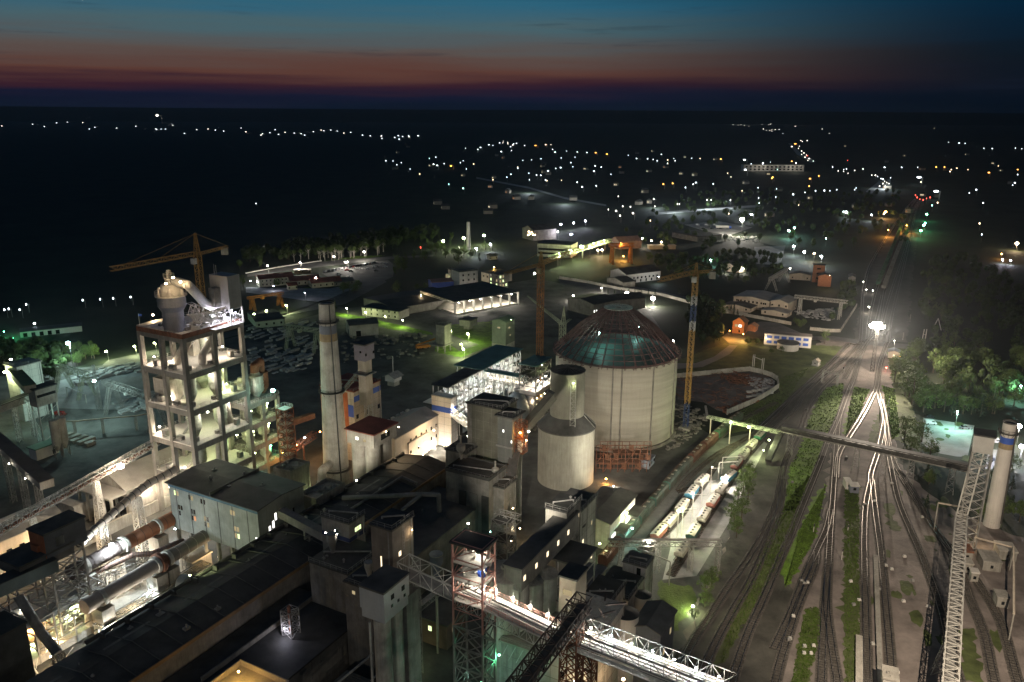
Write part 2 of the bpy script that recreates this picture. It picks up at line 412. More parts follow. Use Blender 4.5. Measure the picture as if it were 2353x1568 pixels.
def vents(B, n, m=steel, seed=0, big=1.0, cyc=False):
 rnd = random.Random(seed)
 for i in range(n):
  u = B.u0 + (B.u1 - B.u0) * rnd.uniform(.15, .85); v = B.v0 + (B.v1 - B.v0) * rnd.uniform(.15, .85); s = rnd.uniform(.4, .8) * big
  mb = MB()
  if rnd.random() < .5: mb.cyl(XY(u, v, B.z - .1, B.az), XY(u, v, B.z + 1.2 * s, B.az), .35 * s, n=10); mb.cyl(XY(u, v, B.z + 1.2 * s, B.az), XY(u, v, B.z + 1.7 * s, B.az), .6 * s, .25 * s, n=10)
  else: mb.box(u - .7 * s, u + .7 * s, v - .5 * s, v + .5 * s, B.z - .1, B.z + .9 * s, B.az); mb.cyl(XY(u, v, B.z + .9 * s, B.az), XY(u, v, B.z + 1.6 * s, B.az), .2 * s, n=8)
  mb.build('roof_vent', m, B.o)
# ---------------- ground, roads, tracks ----------------
gm = mat('field_soil', (.020, .026, .014), var=.5, scale=.02, bump=.3)
yard = mat('dusty_yard', (.095, .092, .082), var=.55, scale=.07, bump=.4)
gravel = mat('railyard_gravel', (.185, .155, .135), var=.5, scale=.09, bump=.5)
ballm = mat('track_ballast', (.10, .088, .074), var=.45, scale=.8, bump=.6)
grassm = mat('lamplit_grass', (.11, .19, .02), var=.5, scale=.3, bump=.7)  # brighter grass copy, lamplight put into its green
grassd = mat('dry_grass', (.07, .085, .028), var=.5, scale=.15, bump=.6)
asph = mat('asphalt', (.11, .105, .10), var=.3, scale=.1)
slab = mat('concrete_paving', (.30, .29, .27), var=.3, scale=.1)
white_paint = mat('road_paint', (.7, .7, .66), var=.1)
RG_ = random.Random(17)
def ragged(q, amp, st):
 out = []
 for a, b in zip(q, q[1:] + q[:1]):
  d = b - a; n = max(1, int(d.length / st)); s = Vector((d.y, -d.x, 0)).normalized() if d.length else d
  for i in range(n): out.append(a + d * i / n + s * RG_.gauss(0, amp) + d.normalized() * RG_.uniform(-st, st) * .3)
 return out
def gpoly(name, m, z, *pts, c='Z'):
 mb = MB(); q = [P(*(p if isinstance(p[0], str) else (c,) + tuple(p))) for p in pts]
 if name == 'grass_verge': q = ragged(q, .55, 1.3)
 elif 'ground' in name: q = ragged(q, .9, 4)
 a = sum(q[i].x * q[(i + 1) % len(q)].y - q[(i + 1) % len(q)].x * q[i].y for i in range(len(q)))
 if a < 0: q = q[::-1]
 mb.face(*[Vector((p.x, p.y, z)) for p in q]); return struct(name, mb, m)
mb = MB(); S_ = 16000
n_ = 24
for i in range(n_):
 for j in range(n_):
  a, b = -S_ + 2 * S_ * i / n_, -2000 + (S_ + 2000) * j / n_; w = 2 * S_ / n_; h = (S_ + 2000) / n_
  mb.face((a, b, 0), (a + w, b, 0), (a + w, b + h, 0), (a, b + h, 0))
struct('ground', mb, gm)
# low hills closing the horizon
mb = MB(); N_ = 90
def hz(t, k): return 190 + 7 * math.sin(t * 3.1 + k) + 3 * math.sin(t * 7.7 + 2 * k) + 1.5 * math.sin(t * 19 + k) - 44 * t
for k, (dist, sc_) in enumerate(((13200, 1.0),)):
 prev = None
 for i in range(N_ + 1):
  t = -1 + 2 * i / N_; x = t * dist * 1.1; y = dist * math.cos(t * .5); zt = max(8, hz(t, k * 1.7) * sc_)
  cur = [(x, y - 900, -1), (x, y - 350, zt * .7), (x, y, zt), (x, y + 400, zt * .8), (x, y + 900, -1)]
  if prev:
   for a in range(4): mb.face(prev[a], cur[a], cur[a + 1], prev[a + 1])
  prev = cur
struct('hills', mb, mat('hill_woods', (.016, .024, .014), var=.4, scale=.01, bump=0))
gpoly('yard', yard, .02, (-900, 960), (330, 830), (760, 715), (1240, 640), (1480, 700), (1570, 830), (1570, 960), (1650, 1010), (1900, 960), (1700, 1300), (1700, 2300), (-1900, 2300))
gpoly('railyard_ground', gravel, .026, ('J', 1360, 230), ('J', 1880, 290), ('J', 1900, 800), ('J', 1905, 1000), ('K', 560, 440), ('K', 760, 640), ('K', 1000, 760), ('K', 1400, 900), ('K', 1500, 1568), ('K', 1700, 2600), ('I', 300, 2900), ('I', 740, 1400), ('I', 1060, 700), ('I', 1290, 60), ('J', 860, 950), ('J', 1230, 560))
gpoly('railyard_ground', mat('dark_gravel', (.085, .075, .062), var=.4, scale=.1), .015, ('D', 1040, 1060), ('D', 1100, 760), ('D', 1150, 500), ('D', 1440, 60), ('L', 1960, 350), ('L', 1995, 350), ('D', 1560, 60), ('D', 1480, 640), ('D', 1460, 1060))
gpoly('grass_verge', grassd, .04, (230, 520), (800, 485), (1000, 545), (1020, 660), (625, 860), (560, 880), (650, 975), (850, 955), (1080, 720), (1230, 600), (1350, 480), (1560, 310), (1260, 300), (1150, 350), (800, 300), (590, 290), (230, 420), c='J')
gpoly('grass_verge', grassm, .045, (1360, 640), (1515, 590), (1495, 780), (1410, 960), (1310, 1250), (1180, 1568), (1045, 1568), (1100, 1250), (1200, 1050), (1250, 860), c='J')
gpoly('grass_verge', grassm, .045, (1600, 620), (1715, 640), (1640, 830), (1530, 1000), (1500, 980), (1560, 760), c='J')
gpoly('grass_verge', grassm, .045, (1815, 610), (1905, 640), (1930, 830), (1945, 980), (1885, 1030), (1860, 820), c='J')
gpoly('grass_verge', grassd, .045, (1750, 880), (1805, 800), (1795, 960), (1745, 1110), (1690, 1110), c='J')
gpoly('grass_verge', grassd, .045, (300, 560), (372, 560), (374, 900), (380, 1250), (350, 1568), (300, 1568), (290, 1250), (298, 850), c='K')
gpoly('grass_verge', grassm, .045, (205, 560), (150, 830), (80, 960), (0, 1090), (-40, 980), (70, 790), (140, 620), c='K')
gpoly('grass_verge', grassd, .045, (100, 1190), (170, 1190), (178, 1330), (90, 1620), (20, 1620), c='K')
gpoly('grass_verge', grassd, .045, (890, 1300), (955, 1290), (1010, 1568), (905, 1568), c='K')
gpoly('grass_verge', grassd, .045, (515, 710), (575, 760), (580, 800), (520, 790), c='K')
gpoly('grass_verge', grassd, .045, (1635, 130), (1760, 0), (1640, 400), (1440, 830), (1250, 1150), (1050, 1500), (960, 1500), (1180, 1020), (1330, 720), (1500, 340), c='I')
gpoly('grass_verge', mat('lamp_grass', (.09, .12, .03), var=.4, scale=.25, bump=.5), .05, (620, 800), (870, 850), (905, 930), (800, 1080), (700, 1250), (600, 1000), c='I')
gpoly('grass_verge', grassd, .044, (1840, 310), (1975, 310), (2010, 560), (2091, 1000), (2110, 1120), (1895, 1020), (1905, 640), c='J')
gpoly('loading_yard', slab, .06, ('J', 640, 1150), ('J', 850, 1000), ('J', 930, 1060), ('I', 1250, 120), ('I', 1160, 330), ('I', 900, 760), ('I', 640, 790), ('I', 700, 550), ('I', 700, 440), ('I', 960, 40))
gpoly('crossing_road', asph, .075, (1250, 235), (1430, 232), (1700, 268), (2020, 296), (2020, 332), (1700, 300), (1430, 262), (1240, 262), c='J')
gpoly('service_road', mat('pale_road', (.24, .22, .19), var=.2, scale=.1), .07, (225, 440), (380, 440), (520, 390), (640, 300), (700, 305), (640, 370), (540, 420), (430, 470), (225, 485), c='J')
gpoly('forecourt', asph, .08, (580, 240), (640, 190), (880, 120), (1010, 130), (1260, 240), (1240, 262), (1020, 262), (800, 250), (760, 300), (640, 290), c='J')
gpoly('railyard_ground', mat('darker_gravel', (.06, .056, .045), var=.6, scale=.12), .034, ('J', 1360, 600), ('J', 1500, 590), ('J', 1540, 690), ('J', 1420, 1000), ('J', 1400, 1300), ('K', 200, 700), ('K', 0, 1080), ('I', 1690, 900), ('I', 1450, 1568), ('I', 1200, 2200), ('I', 300, 2900), ('I', 740, 1400), ('I', 1060, 700), ('I', 1290, 60), ('J', 870, 950), ('J', 1230, 570))  # darker ground over the left half of the rail yard
for k_ in range(150):
 c_ = P('Z', RG_.uniform(1700, 2300), 1568 - 900 * RG_.random() ** .6)
 if uv(c_)[1] > -6 and c_.x < 175 + c_.y * .12 and c_.y < 400:
  mb = MB(); r_ = RG_.uniform(.5, 2.2); e_ = RG_.uniform(1, 3.5); a_ = R(22); pt = [(math.cos(t * .52) * r_ * RG_.uniform(.6, 1.2), math.sin(t * .52) * r_ * e_ * RG_.uniform(.6, 1.2)) for t in range(12)]
  mb.face(*[Vector((c_.x + x * math.cos(a_) + y * math.sin(a_), c_.y - x * math.sin(a_) + y * math.cos(a_), .0465 + k_ * .00004)) for x, y in pt]); WP = globals().setdefault('WP', MB()); WP.face(*mb.v)
struct('weed_patches', WP, grassd)
gpoly('parking_lot', slab, .03, (700, 222), (960, 262), (925, 420), (870, 420), (762, 400), (690, 352), c='K')
gpoly('parking_lot', slab, .035, (1030, 380), (1105, 390), (1080, 500), (1010, 500), c='K')
gpoly('main_road', asph, .05, ('A', 700, 1180), ('A', 830, 1070), ('A', 1100, 1010), ('A', 1850, 830), ('B', 640, 755), ('B', 1100, 560), ('B', 1140, 600), ('B', 820, 770), ('B', 400, 850), ('B', 0, 950), ('A', 1850, 870), ('A', 1100, 1070), ('A', 870, 1130))
gpoly('main_road', asph, .054, ('B', 640, 770), ('B', 780, 790), ('B', 1000, 830), ('B', 1250, 880), ('B', 1500, 950), ('B', 1700, 1030), ('B', 1850, 1080), ('B', 1700, 1130), ('B', 1480, 985), ('B', 1240, 930), ('B', 980, 870), ('B', 640, 810))
gpoly('plaza', slab, .035, ('B', 60, 640), ('B', 700, 650), ('B', 980, 600), ('B', 1000, 650), ('B', 700, 760), ('B', 500, 740), ('B', 60, 680))
gpoly('parking_lot', asph, .046, ('B', 640, 530), ('B', 900, 460), ('B', 1150, 430), ('B', 1200, 470), ('B', 1190, 560), ('B', 1000, 640), ('B', 720, 580))
gpoly('avenue', asph, .042, ('B', 70, 540), ('B', 430, 470), ('B', 760, 430), ('B', 1150, 405), ('B', 1500, 390), ('B', 1500, 403), ('B', 1150, 425), ('B', 760, 470), ('B', 430, 510), ('B', 70, 560))
gpoly('grass_verge', grassm, .03, ('B', 330, 660), ('B', 560, 640), ('B', 470, 700), ('B', 330, 695))
gpoly('grass_verge', grassm, .03, ('B', 440, 520), ('B', 640, 470), ('B', 1130, 395), ('B', 900, 400), ('B', 500, 470))
gpoly('grass_verge', grassm, .03, ('B', 640, 810), ('B', 980, 870), ('B', 1240, 930), ('B', 1500, 985), ('B', 1500, 1010), ('B', 1200, 970), ('B', 700, 850))
gpoly('grass_verge', grassm, .03, ('B', 1620, 930), ('B', 1950, 900), ('B', 1950, 1090), ('B', 1700, 1180), ('B', 1500, 1130))
gpoly('works_yard', slab, .03, ('A', 380, 1250), ('A', 800, 1130), ('A', 1130, 1080), ('A', 1160, 1380), ('A', 900, 1450), ('A', 450, 1440))
gpoly('depot_yard', slab, .03, ('C', 1600, 160), ('C', 1850, 130), ('C', 2120, 180), ('C', 1980, 230), ('C', 1850, 260), ('C', 1760, 210))
gpoly('depot_yard', slab, .03, ('D', 280, 330), ('D', 520, 320), ('D', 480, 470), ('D', 290, 460))
gpoly('service_road', asph, .03, ('C', 620, 565), ('C', 1250, 640), ('C', 1650, 720), ('C', 1650, 740), ('C', 1240, 690), ('C', 700, 700))
gpoly('town_road', slab, .03, ('L', 1020, 400), ('L', 1180, 388), ('L', 1400, 372), ('L', 1400, 380), ('L', 1180, 396), ('L', 1030, 408))
gpoly('town_road', slab, .03, ('L', 370, 272), ('L', 560, 308), ('L', 690, 345), ('L', 840, 372), ('L', 840, 378), ('L', 690, 352), ('L', 560, 314), ('L', 370, 278))
gpoly('town_road', slab, .03, ('L', 1510, 150), ('L', 1545, 185), ('L', 1600, 216), ('L', 1580, 220), ('L', 1530, 190), ('L', 1500, 150))
gpoly('town_road', slab, .03, ('L', 1780, 325), ('L', 1830, 285), ('L', 1870, 280), ('L', 1870, 315), ('L', 1800, 332))

def spline(pts, step=3.0):
 out = []
 p = [2 * pts[0] - pts[1]] + pts + [2 * pts[-1] - pts[-2]]
 for i in range(1, len(p) - 2):
  n = max(2, int((p[i + 1] - p[i]).length / step))
  for k in range(n):
   t = k / n
   out.append(.5 * ((2 * p[i]) + (p[i + 1] - p[i - 1]) * t + (2 * p[i - 1] - 5 * p[i] + 4 * p[i + 1] - p[i + 2]) * t * t + (3 * p[i] - p[i - 1] - 3 * p[i + 1] + p[i + 2]) * t ** 3))
 return out + [pts[-1]]
TRK = 0
def track(*pts, shine=True, bal=True):
 global TRK
 TRK += 1; z0 = .05 + .004 * (TRK % 9)
 q = spline([P(*p) for p in pts], 3.0); lift = .004 * (TRK % 7)
 mb = MB()
 sv = []
 for i in range(len(q)):
  d = (q[min(i + 1, len(q) - 1)] - q[max(i - 1, 0)]).normalized(); sv.append(Vector((d.y, -d.x, 0)))
 for i in range(len(q) - 1):
  if bal:
   mb.mi(2)
   a, b = q[i], q[i + 1]; z = Vector((0, 0, z0 + .03))
   mb.face(a - sv[i] * 1.55 + z, b - sv[i + 1] * 1.55 + z, b + sv[i + 1] * 1.55 + z, a + sv[i] * 1.55 + z)
  mb.mi(0)
  for s in (-.76, .76):
   a = q[i] + sv[i] * s; b = q[i + 1] + sv[i + 1] * s
   w0, w1 = sv[i] * .055, sv[i + 1] * .055; zb = Vector((0, 0, z0 + .03)); zt = Vector((0, 0, .34 + lift))
   mb.prism([a - w0 + zb, b - w1 + zb, b + w1 + zb, a + w0 + zb], [a - w0 + zt, b - w1 + zt, b + w1 + zt, a + w0 + zt], True, False)
  mb.mi(1)
  if q[i].length < 330:
   L_ = (q[i + 1] - q[i]).length; n = max(1, int(L_ / .9)); d = (q[i + 1] - q[i]).normalized()
   for k in range(n):
    c = q[i].lerp(q[i + 1], k / n); s = sv[i]
    mb.prism([c - s * 1.3 - d * .13 + Vector((0, 0, z0)), c + s * 1.3 - d * .13 + Vector((0, 0, z0)), c + s * 1.3 + d * .13 + Vector((0, 0, z0)), c - s * 1.3 + d * .13 + Vector((0, 0, z0))],
       [c - s * 1.3 - d * .13 + Vector((0, 0, .17 + lift)), c + s * 1.3 - d * .13 + Vector((0, 0, .17 + lift)), c + s * 1.3 + d * .13 + Vector((0, 0, .17 + lift)), c - s * 1.3 + d * .13 + Vector((0, 0, .17 + lift))], True, False)
 o = mb.build('railway_track', [rails if shine else raild, sleeper, ballm]); tag(o, kind='structure'); return q
X = 'J'
track(('K', 175, 1900), ('K', 180, 1568), ('K', 197, 1200), ('K', 217, 950), ('K', 228, 760), (X, 1430, 1500), (X, 1447, 1250), (X, 1462, 1050), (X, 1485, 850), (X, 1540, 680), (X, 1592, 560), (X, 1640, 400), (X, 1700, 270), ('D', 1215, 1030), ('D', 1250, 860), ('D', 1290, 640), ('D', 1370, 400), ('D', 1455, 180), ('D', 1510, 30), ('L', 1975, 350))
track(('K', 310, 1900), ('K', 262, 1568), ('K', 228, 1350), ('K', 208, 1180), ('K', 214, 980))
track(('K', -60, 1400), ('K', 20, 1230), ('K', 85, 1060), ('K', 155, 900), ('K', 205, 790), ('K', 228, 690))
track(('I', 1480, 1750), ('I', 1500, 1568), ('I', 1570, 1300), ('I', 1660, 1010), ('I', 1735, 830), ('I', 1805, 660), ('K', 155, 905))
track(('I', 1130, 1800), ('I', 1180, 1530), ('I', 1290, 1200), ('I', 1380, 1000), ('I', 1450, 840), ('I', 1540, 620), ('I', 1620, 440), ('I', 1700, 240), (X, 1345, 1180), (X, 1400, 1030), (X, 1460, 900), (X, 1500, 800), (X, 1560, 640))
track((X, 1460, 1320), (X, 1475, 1150), (X, 1555, 1010), (X, 1650, 860), (X, 1735, 700), (X, 1768, 620), (X, 1795, 450), (X, 1850, 290), ('D', 1310, 1060), ('D', 1330, 900), ('D', 1370, 720), ('D', 1420, 520), ('D', 1480, 250), ('D', 1530, 30), ('L', 1985, 350))
track(('K', 415, 1900), ('K', 412, 1568), ('K', 408, 1280), ('K', 398, 900), ('K', 405, 680), ('K', 432, 540), (X, 1725, 1290), (X, 1790, 1080), (X, 1828, 870), (X, 1800, 740), (X, 1775, 640))
track(('K', 555, 1900), ('K', 535, 1500), ('K', 508, 1180), ('K', 482, 900), ('K', 455, 700), ('K', 438, 540))
track(('K', 960, 1800), ('K', 885, 1568), ('K', 825, 1350), ('K', 780, 1170), ('K', 700, 950), ('K', 640, 810), ('K', 572, 640), ('K', 530, 450), ('K', 515, 350), (X, 1838, 880), (X, 1805, 720))
track(('K', 1130, 1800), ('K', 1060, 1568), ('K', 1010, 1330), ('K', 940, 1150), ('K', 865, 960), ('K', 745, 770), ('K', 640, 590), ('K', 560, 470), (X, 1870, 1080), (X, 1838, 900))
track(('K', 1300, 1900), ('K', 1180, 1568), ('K', 1095, 1270), ('K', 1000, 1100), ('K', 900, 960), ('K', 765, 800), ('K', 640, 610), ('K', 585, 520))
track((X, 860, 950), (X, 1060, 762), (X, 1215, 620), (X, 1345, 500), (X, 1450, 400), (X, 1560, 290), ('D', 1085, 1080), ('D', 1105, 900), ('D', 1110, 760), ('D', 1125, 640), ('D', 1180, 450), ('D', 1330, 200), ('D', 1450, 30), ('L', 1960, 350))
track((X, 965, 960), (X, 1130, 810), (X, 1210, 690), (X, 1330, 570), (X, 1460, 460), (X, 1590, 340), (X, 1650, 270), ('D', 1140, 1060), ('D', 1160, 900), ('D', 1190, 760), ('D', 1232, 620), ('D', 1320, 400), ('D', 1410, 180), ('D', 1480, 30), ('L', 1966, 350))
track(('I', 740, 1700), ('I', 790, 1430), ('I', 880, 1250), ('I', 1010, 1050), ('I', 1140, 850), ('I', 1280, 650), ('I', 1400, 450), ('I', 1500, 220), (X, 1060, 1220), (X, 1130, 1060), (X, 1180, 950), (X, 1245, 790), (X, 1330, 660), (X, 1430, 560), (X, 1530, 470), (X, 1640, 340), (X, 1700, 250), ('D', 1180, 1030), ('D', 1225, 860), ('D', 1262, 700))
track(('I', 880, 1750), ('I', 940, 1500), ('I', 1080, 1200), ('I', 1185, 1010), ('I', 1290, 830), ('I', 1390, 620), ('I', 1480, 400), ('I', 1535, 200), ('I', 1560, 20))
track((X, 1520, 560), (X, 1600, 420), (X, 1660, 330), (X, 1730, 240), ('D', 1250, 960), ('D', 1300, 780), ('D', 1350, 620), ('D', 1430, 380), ('D', 1500, 150), ('D', 1520, 30), ('L', 1980, 350))
# sidings inside the works
TA = track(('I', 60, 880), ('I', 215, 660), ('I', 420, 420), ('I', 560, 250), ('I', 720, 60), ('J', 200, 1370), ('J', 400, 1160), ('J', 620, 960), ('J', 760, 860), ('J', 1000, 740), shine=False)
TB = track(('I', 430, 640), ('I', 520, 500), ('I', 700, 290), ('I', 860, 90), ('J', 240, 1430), ('J', 360, 1290), ('J', 560, 1130), ('J', 780, 1010), ('J', 960, 880), ('J', 1060, 770), shine=False)
TC = track(('I', 480, 650), ('I', 610, 490), ('I', 695, 400), ('I', 785, 290), ('I', 860, 180), ('I', 935, 90), ('J', 420, 1400), ('J', 520, 1240), ('J', 640, 1110), ('J', 800, 1000), shine=False)
TD = track(('I', 700, 760), ('I', 785, 625), ('I', 870, 490), ('I', 950, 360), ('I', 1020, 250), ('I', 1085, 150), ('I', 1145, 55), ('J', 625, 1370), ('J', 690, 1270), ('J', 745, 1195), ('J', 805, 1120), ('J', 870, 1045), ('J', 1000, 920), shine=False)

# ---------------- wagons ----------------
def wagon(kind, m, rnd=0):
 o = thing('railway_wagon' if kind != 'hopper' else 'cement_wagon', '', 'railway wagon', (0, 0, 0)); o['org'] = [0, 0, 0]
 az = 0.0; Ln = {'hopper': 8.8, 'box': 13.4, 'gondola': 12.6}[kind]; h = Ln / 2; mb = MB()
 if kind == 'hopper':
  def sec(y, wt, z0, z1): return [Vector((-wt, y, z0)), Vector((wt, y, z0)), Vector((wt, y, z1)), Vector((0, y, z1 + .35)), Vector((-wt, y, z1))]
  mb.prism(sec(-h + 1.0, 1.4, 1.9, 3.7), sec(h - 1.0, 1.4, 1.9, 3.7)); mb.prism(sec(-h, 1.38, 2.9, 3.68), sec(-h + 1.0, 1.4, 1.9, 3.7), False, True); mb.prism(sec(h - 1.0, 1.4, 1.9, 3.7), sec(h, 1.38, 2.9, 3.68), True, False)
  for i in range(9): y = -h + .6 + i * (Ln - 1.2) / 8; mb.beam((-1.44, y, 2.0 if 0 < i < 8 else 2.7), (-1.44, y, 3.7), .12); mb.beam((1.44, y, 2.0 if 0 < i < 8 else 2.7), (1.44, y, 3.7), .12)
  mb.build('body', m, o); rp = MB()
  rp.prism([Vector((-1.46, -h + .05, 3.7)), Vector((1.46, -h + .05, 3.7)), Vector((1.46, h - .05, 3.7)), Vector((-1.46, h - .05, 3.7))], [Vector((-.5, -h + .3, 4.1)), Vector((.5, -h + .3, 4.1)), Vector((.5, h - .3, 4.1)), Vector((-.5, h - .3, 4.1))]); rp.build('roof', wgrey, o)
  for y in (-3, -1, 1, 3):
   MB().cyl((.0, y, 3.95), (.0, y, 4.25), .42, n=10).build('hatch', steeld, o)
  MB().prism([Vector((-.5, -2.2, .7)), Vector((.5, -2.2, .7)), Vector((.5, 2.2, .7)), Vector((-.5, 2.2, .7))], [Vector((-1.2, -3.2, 1.9)), Vector((1.2, -3.2, 1.9)), Vector((1.2, 3.2, 1.9)), Vector((-1.2, 3.2, 1.9))]).build('discharge_hopper', steeld, o)
 elif kind == 'box':
  pr = [(-1.5, 1.1), (1.5, 1.1), (1.5, 3.5), (1.0, 4.1), (0, 4.35), (-1.0, 4.1), (-1.5, 3.5)]
  mb.prism([Vector((x, -h, z)) for x, z in pr], [Vector((x, h, z)) for x, z in pr])
  rb = MB()
  for i in range(15):
   y = -h + .3 + i * (Ln - .6) / 14
   for (a, b) in zip(pr[2:-1], pr[3:]): rb.beam((a[0] * 1.02, y, a[1] + .05), (b[0] * 1.02, y, b[1] + .05), .2)
   for s in (-1, 1): rb.beam((1.56 * s, y, 1.15), (1.56 * s, y, 3.5), .16)
  mb.build('body', m, o); rb.build('ribs', raild, o)
  for y in (-4, 0, 4): MB().beam((-.5, y, 4.4), (.5, y, 4.4), .9, .16).build('hatch', wgrey, o)
  for s in (-1, 1): MB().box(-1.2, 1.2, 1.5 * s - .05, 1.5 * s + .05, 1.3, 3.3, 0).build('door', m, o)
 else:
  for s in (-1, 1): mb.prism([Vector((s * 1.5 - .05, -h, 1.1)), Vector((s * 1.5 + .05, -h, 1.1)), Vector((s * 1.5 + .05, h, 1.1)), Vector((s * 1.5 - .05, h, 1.1))], [Vector((s * 1.5 - .05, -h, 3.2)), Vector((s * 1.5 + .05, -h, 3.2)), Vector((s * 1.5 + .05, h, 3.2)), Vector((s * 1.5 - .05, h, 3.2))])
  for s in (-1, 1): mb.prism([Vector((-1.44, s * h - .05, 1.1)), Vector((1.44, s * h - .05, 1.1)), Vector((1.44, s * h + .05, 1.1)), Vector((-1.44, s * h + .05, 1.1))], [Vector((-1.44, s * h - .05, 3.2)), Vector((1.44, s * h - .05, 3.2)), Vector((1.44, s * h + .05, 3.2)), Vector((-1.44, s * h + .05, 3.2))])
  mb.prism([Vector((-1.4, -h + .1, 1.0)), Vector((1.4, -h + .1, 1.0)), Vector((1.4, h - .1, 1.0)), Vector((-1.4, h - .1, 1.0))], [Vector((-1.4, -h + .1, 1.2)), Vector((1.4, -h + .1, 1.2)), Vector((1.4, h - .1, 1.2)), Vector((-1.4, h - .1, 1.2))])
  for i in range(8):
   y = -h + .2 + i * (Ln - .4) / 7
   for s in (-1, 1): mb.beam((1.58 * s, y, 1.1), (1.58 * s, y, 3.2), .14)
  mb.build('body', m, o)
 b = MB(); b.beam((0, -h - .3, 1.0), (0, h + .3, 1.0), .5, .35); b.beam((0, -h - .9, .95), (0, -h, .95), .22); b.beam((0, h, .95), (0, h + .9, .95), .22)
 for s in (-1, 1): b.beam((1.3 * s, -h, 1.0), (1.3 * s, h, 1.0), .2)
 b.build('underframe', steeld, o)
 for s in (-1, 1):
  w = MB(); yc = s * (h - 2.0)
  for k in (-.92, .92):
   for x in (-.76, .76): w.cyl((x - .07, yc + k, .79), (x + .07, yc + k, .79), .47, n=14)
   w.beam((-.76, yc + k, .79), (.76, yc + k, .79), .14)
  for x in (-1.0, 1.0): w.beam((x, yc - 1.4, .75), (x, yc + 1.4, .75), .16, .34)
  w.build('bogie', raild, o)
 return o
PROTO = {}
def put_wagon(kind, m, loc, az, label, group=None):
 k = (kind, m.name)
 if k not in PROTO: o = PROTO[k] = wagon(kind, m); o.location = loc; o.rotation_euler.z = -az; o['label'] = label
 else: o = copy_tree(PROTO[k], loc, -az, 1, label)
 if group: o['group'] = group
 elif 'group' in o: del o['group']
 return o
def along(q, p):
 i = min(range(len(q)), key=lambda i: (q[i] - p).length); i = max(1, min(i, len(q) - 2)); d = q[i + 1] - q[i - 1]; return math.atan2(d.x, d.y), q[i]
def walk(q, s0, d, n):
 """n points spaced d metres along polyline q, starting s0 in"""
 out = []; acc = 0; nxt = s0
 for a, b in zip(q[:-1], q[1:]):
  L_ = (b - a).length
  while acc + L_ >= nxt and len(out) < n:
   out.append((a.lerp(b, (nxt - acc) / L_), math.atan2(b.x - a.x, b.y - a.y))); nxt += d
  acc += L_
 return out
def arclen(q, p):
 acc = 0; best = (1e9, 0)
 for a, b in zip(q[:-1], q[1:]):
  d = (a - p).length
  if d < best[0]: best = (d, acc)
  acc += (b - a).length
 return best[1]
UP = Vector((0, 0, .34))
s0 = arclen(TA, P('I', 235, 640)); seq = [wred, wgreen2, wgreen2, wgreen2, wgreen2, wgreen2, wred, wred, wgreen, wgreen]
lab = ['brown covered wagon at the near end of the long train', 'dusty teal covered wagon standing under the pipe bridge', 'pale lit teal wagon beside the yellow-lit loading shed door', 'teal wagon below the loading shed canopy, behind the brightest teal one',
  'dark teal wagon just past the loading shed roof', 'last teal wagon, coupled to the brown wagon', 'brown wagon in front of the scaffold frame, nearer of two', 'brown wagon beside the big silo, farther of two', 'green wagon nearer of the two at the far train end', 'bright green lamplit wagon closing the far end of the train']
for i, ((p, a), m) in enumerate(zip(walk(TA, s0, 14.9, 10), seq)): put_wagon('box', m, p + UP, a, lab[i])
rowl = [('I', 610, 500, wpink), ('I', 690, 395, wgrey), ('I', 775, 285, wgrey), ('I', 858, 180, wblue), ('I', 930, 85, wgrey)]
labl = ['faded red and white hopper wagon half under the pipe bridge', 'dusty hopper wagon beside the brightest yard lamp', 'grey beige hopper wagon in the left row, third from the pipe bridge', 'light blue sided dusty hopper wagon in the left row', 'farthest dusty hopper wagon of the left row']
for i, (c, x, y, m) in enumerate(rowl):
 a, q = along(TC, P(c, x, y)); put_wagon('hopper', m, q + UP, a, labl[i])
rowr = [('I', 780, 630, wgrey), ('I', 868, 490, wgreen2), ('I', 945, 365, wgrey), ('I', 1015, 260, wpink), ('I', 1080, 155, wgrey), ('I', 1142, 60, wblue), ('J', 685, 1278, wpink), ('J', 738, 1200, wgrey), ('J', 800, 1122, wgrey), ('J', 862, 1050, wgreen)]
labr = ['grey hopper wagon standing alone below the pipe bridge', 'greenish hopper wagon just beyond the pipe bridge in the right row', 'dusty hopper wagon in the right row, second past the pipe bridge', 'reddish hopper wagon in the right row', 'dusty hopper wagon between the reddish and the blue ones', 'bright blue hopper wagon in the lit yard',
  'pink-brown hopper wagon beyond the blue one', 'yellow-lit dusty hopper wagon second behind the blue one', 'yellow-green lit hopper wagon next to the farthest green one', 'green-bodied hopper wagon at the far end of the lit yard']
for i, (c, x, y, m) in enumerate(rowr):
 a, q = along(TD, P(c, x, y)); put_wagon('hopper', m, q + UP, a, labr[i])
# two long trains waiting far up the line
for k, (pts, m, n, lab_) in enumerate(((((1232, 620), (1320, 400), (1410, 180), (1470, 50)), wgreen, 30, 'green open wagon in the left of two long parked trains'), (((1275, 650), (1370, 400), (1455, 180), (1505, 50)), wgrey, 30, 'grey open wagon in the right of two long parked trains'))):
 q = spline([P('D', *p) for p in pts])
 for p, a in walk(q, 1, 14.0, n): put_wagon('gondola', m, p + UP, a, lab_, 'wagons of the long parked trains')
# ---------------- the cement works ----------------
def zat(p, c, x, y):
 d = ray(c, x, y); return H + d[2] * math.hypot(p[0], p[1]) / math.hypot(d[0], d[1])
def V3(p, z): return Vector((p[0], p[1], z))

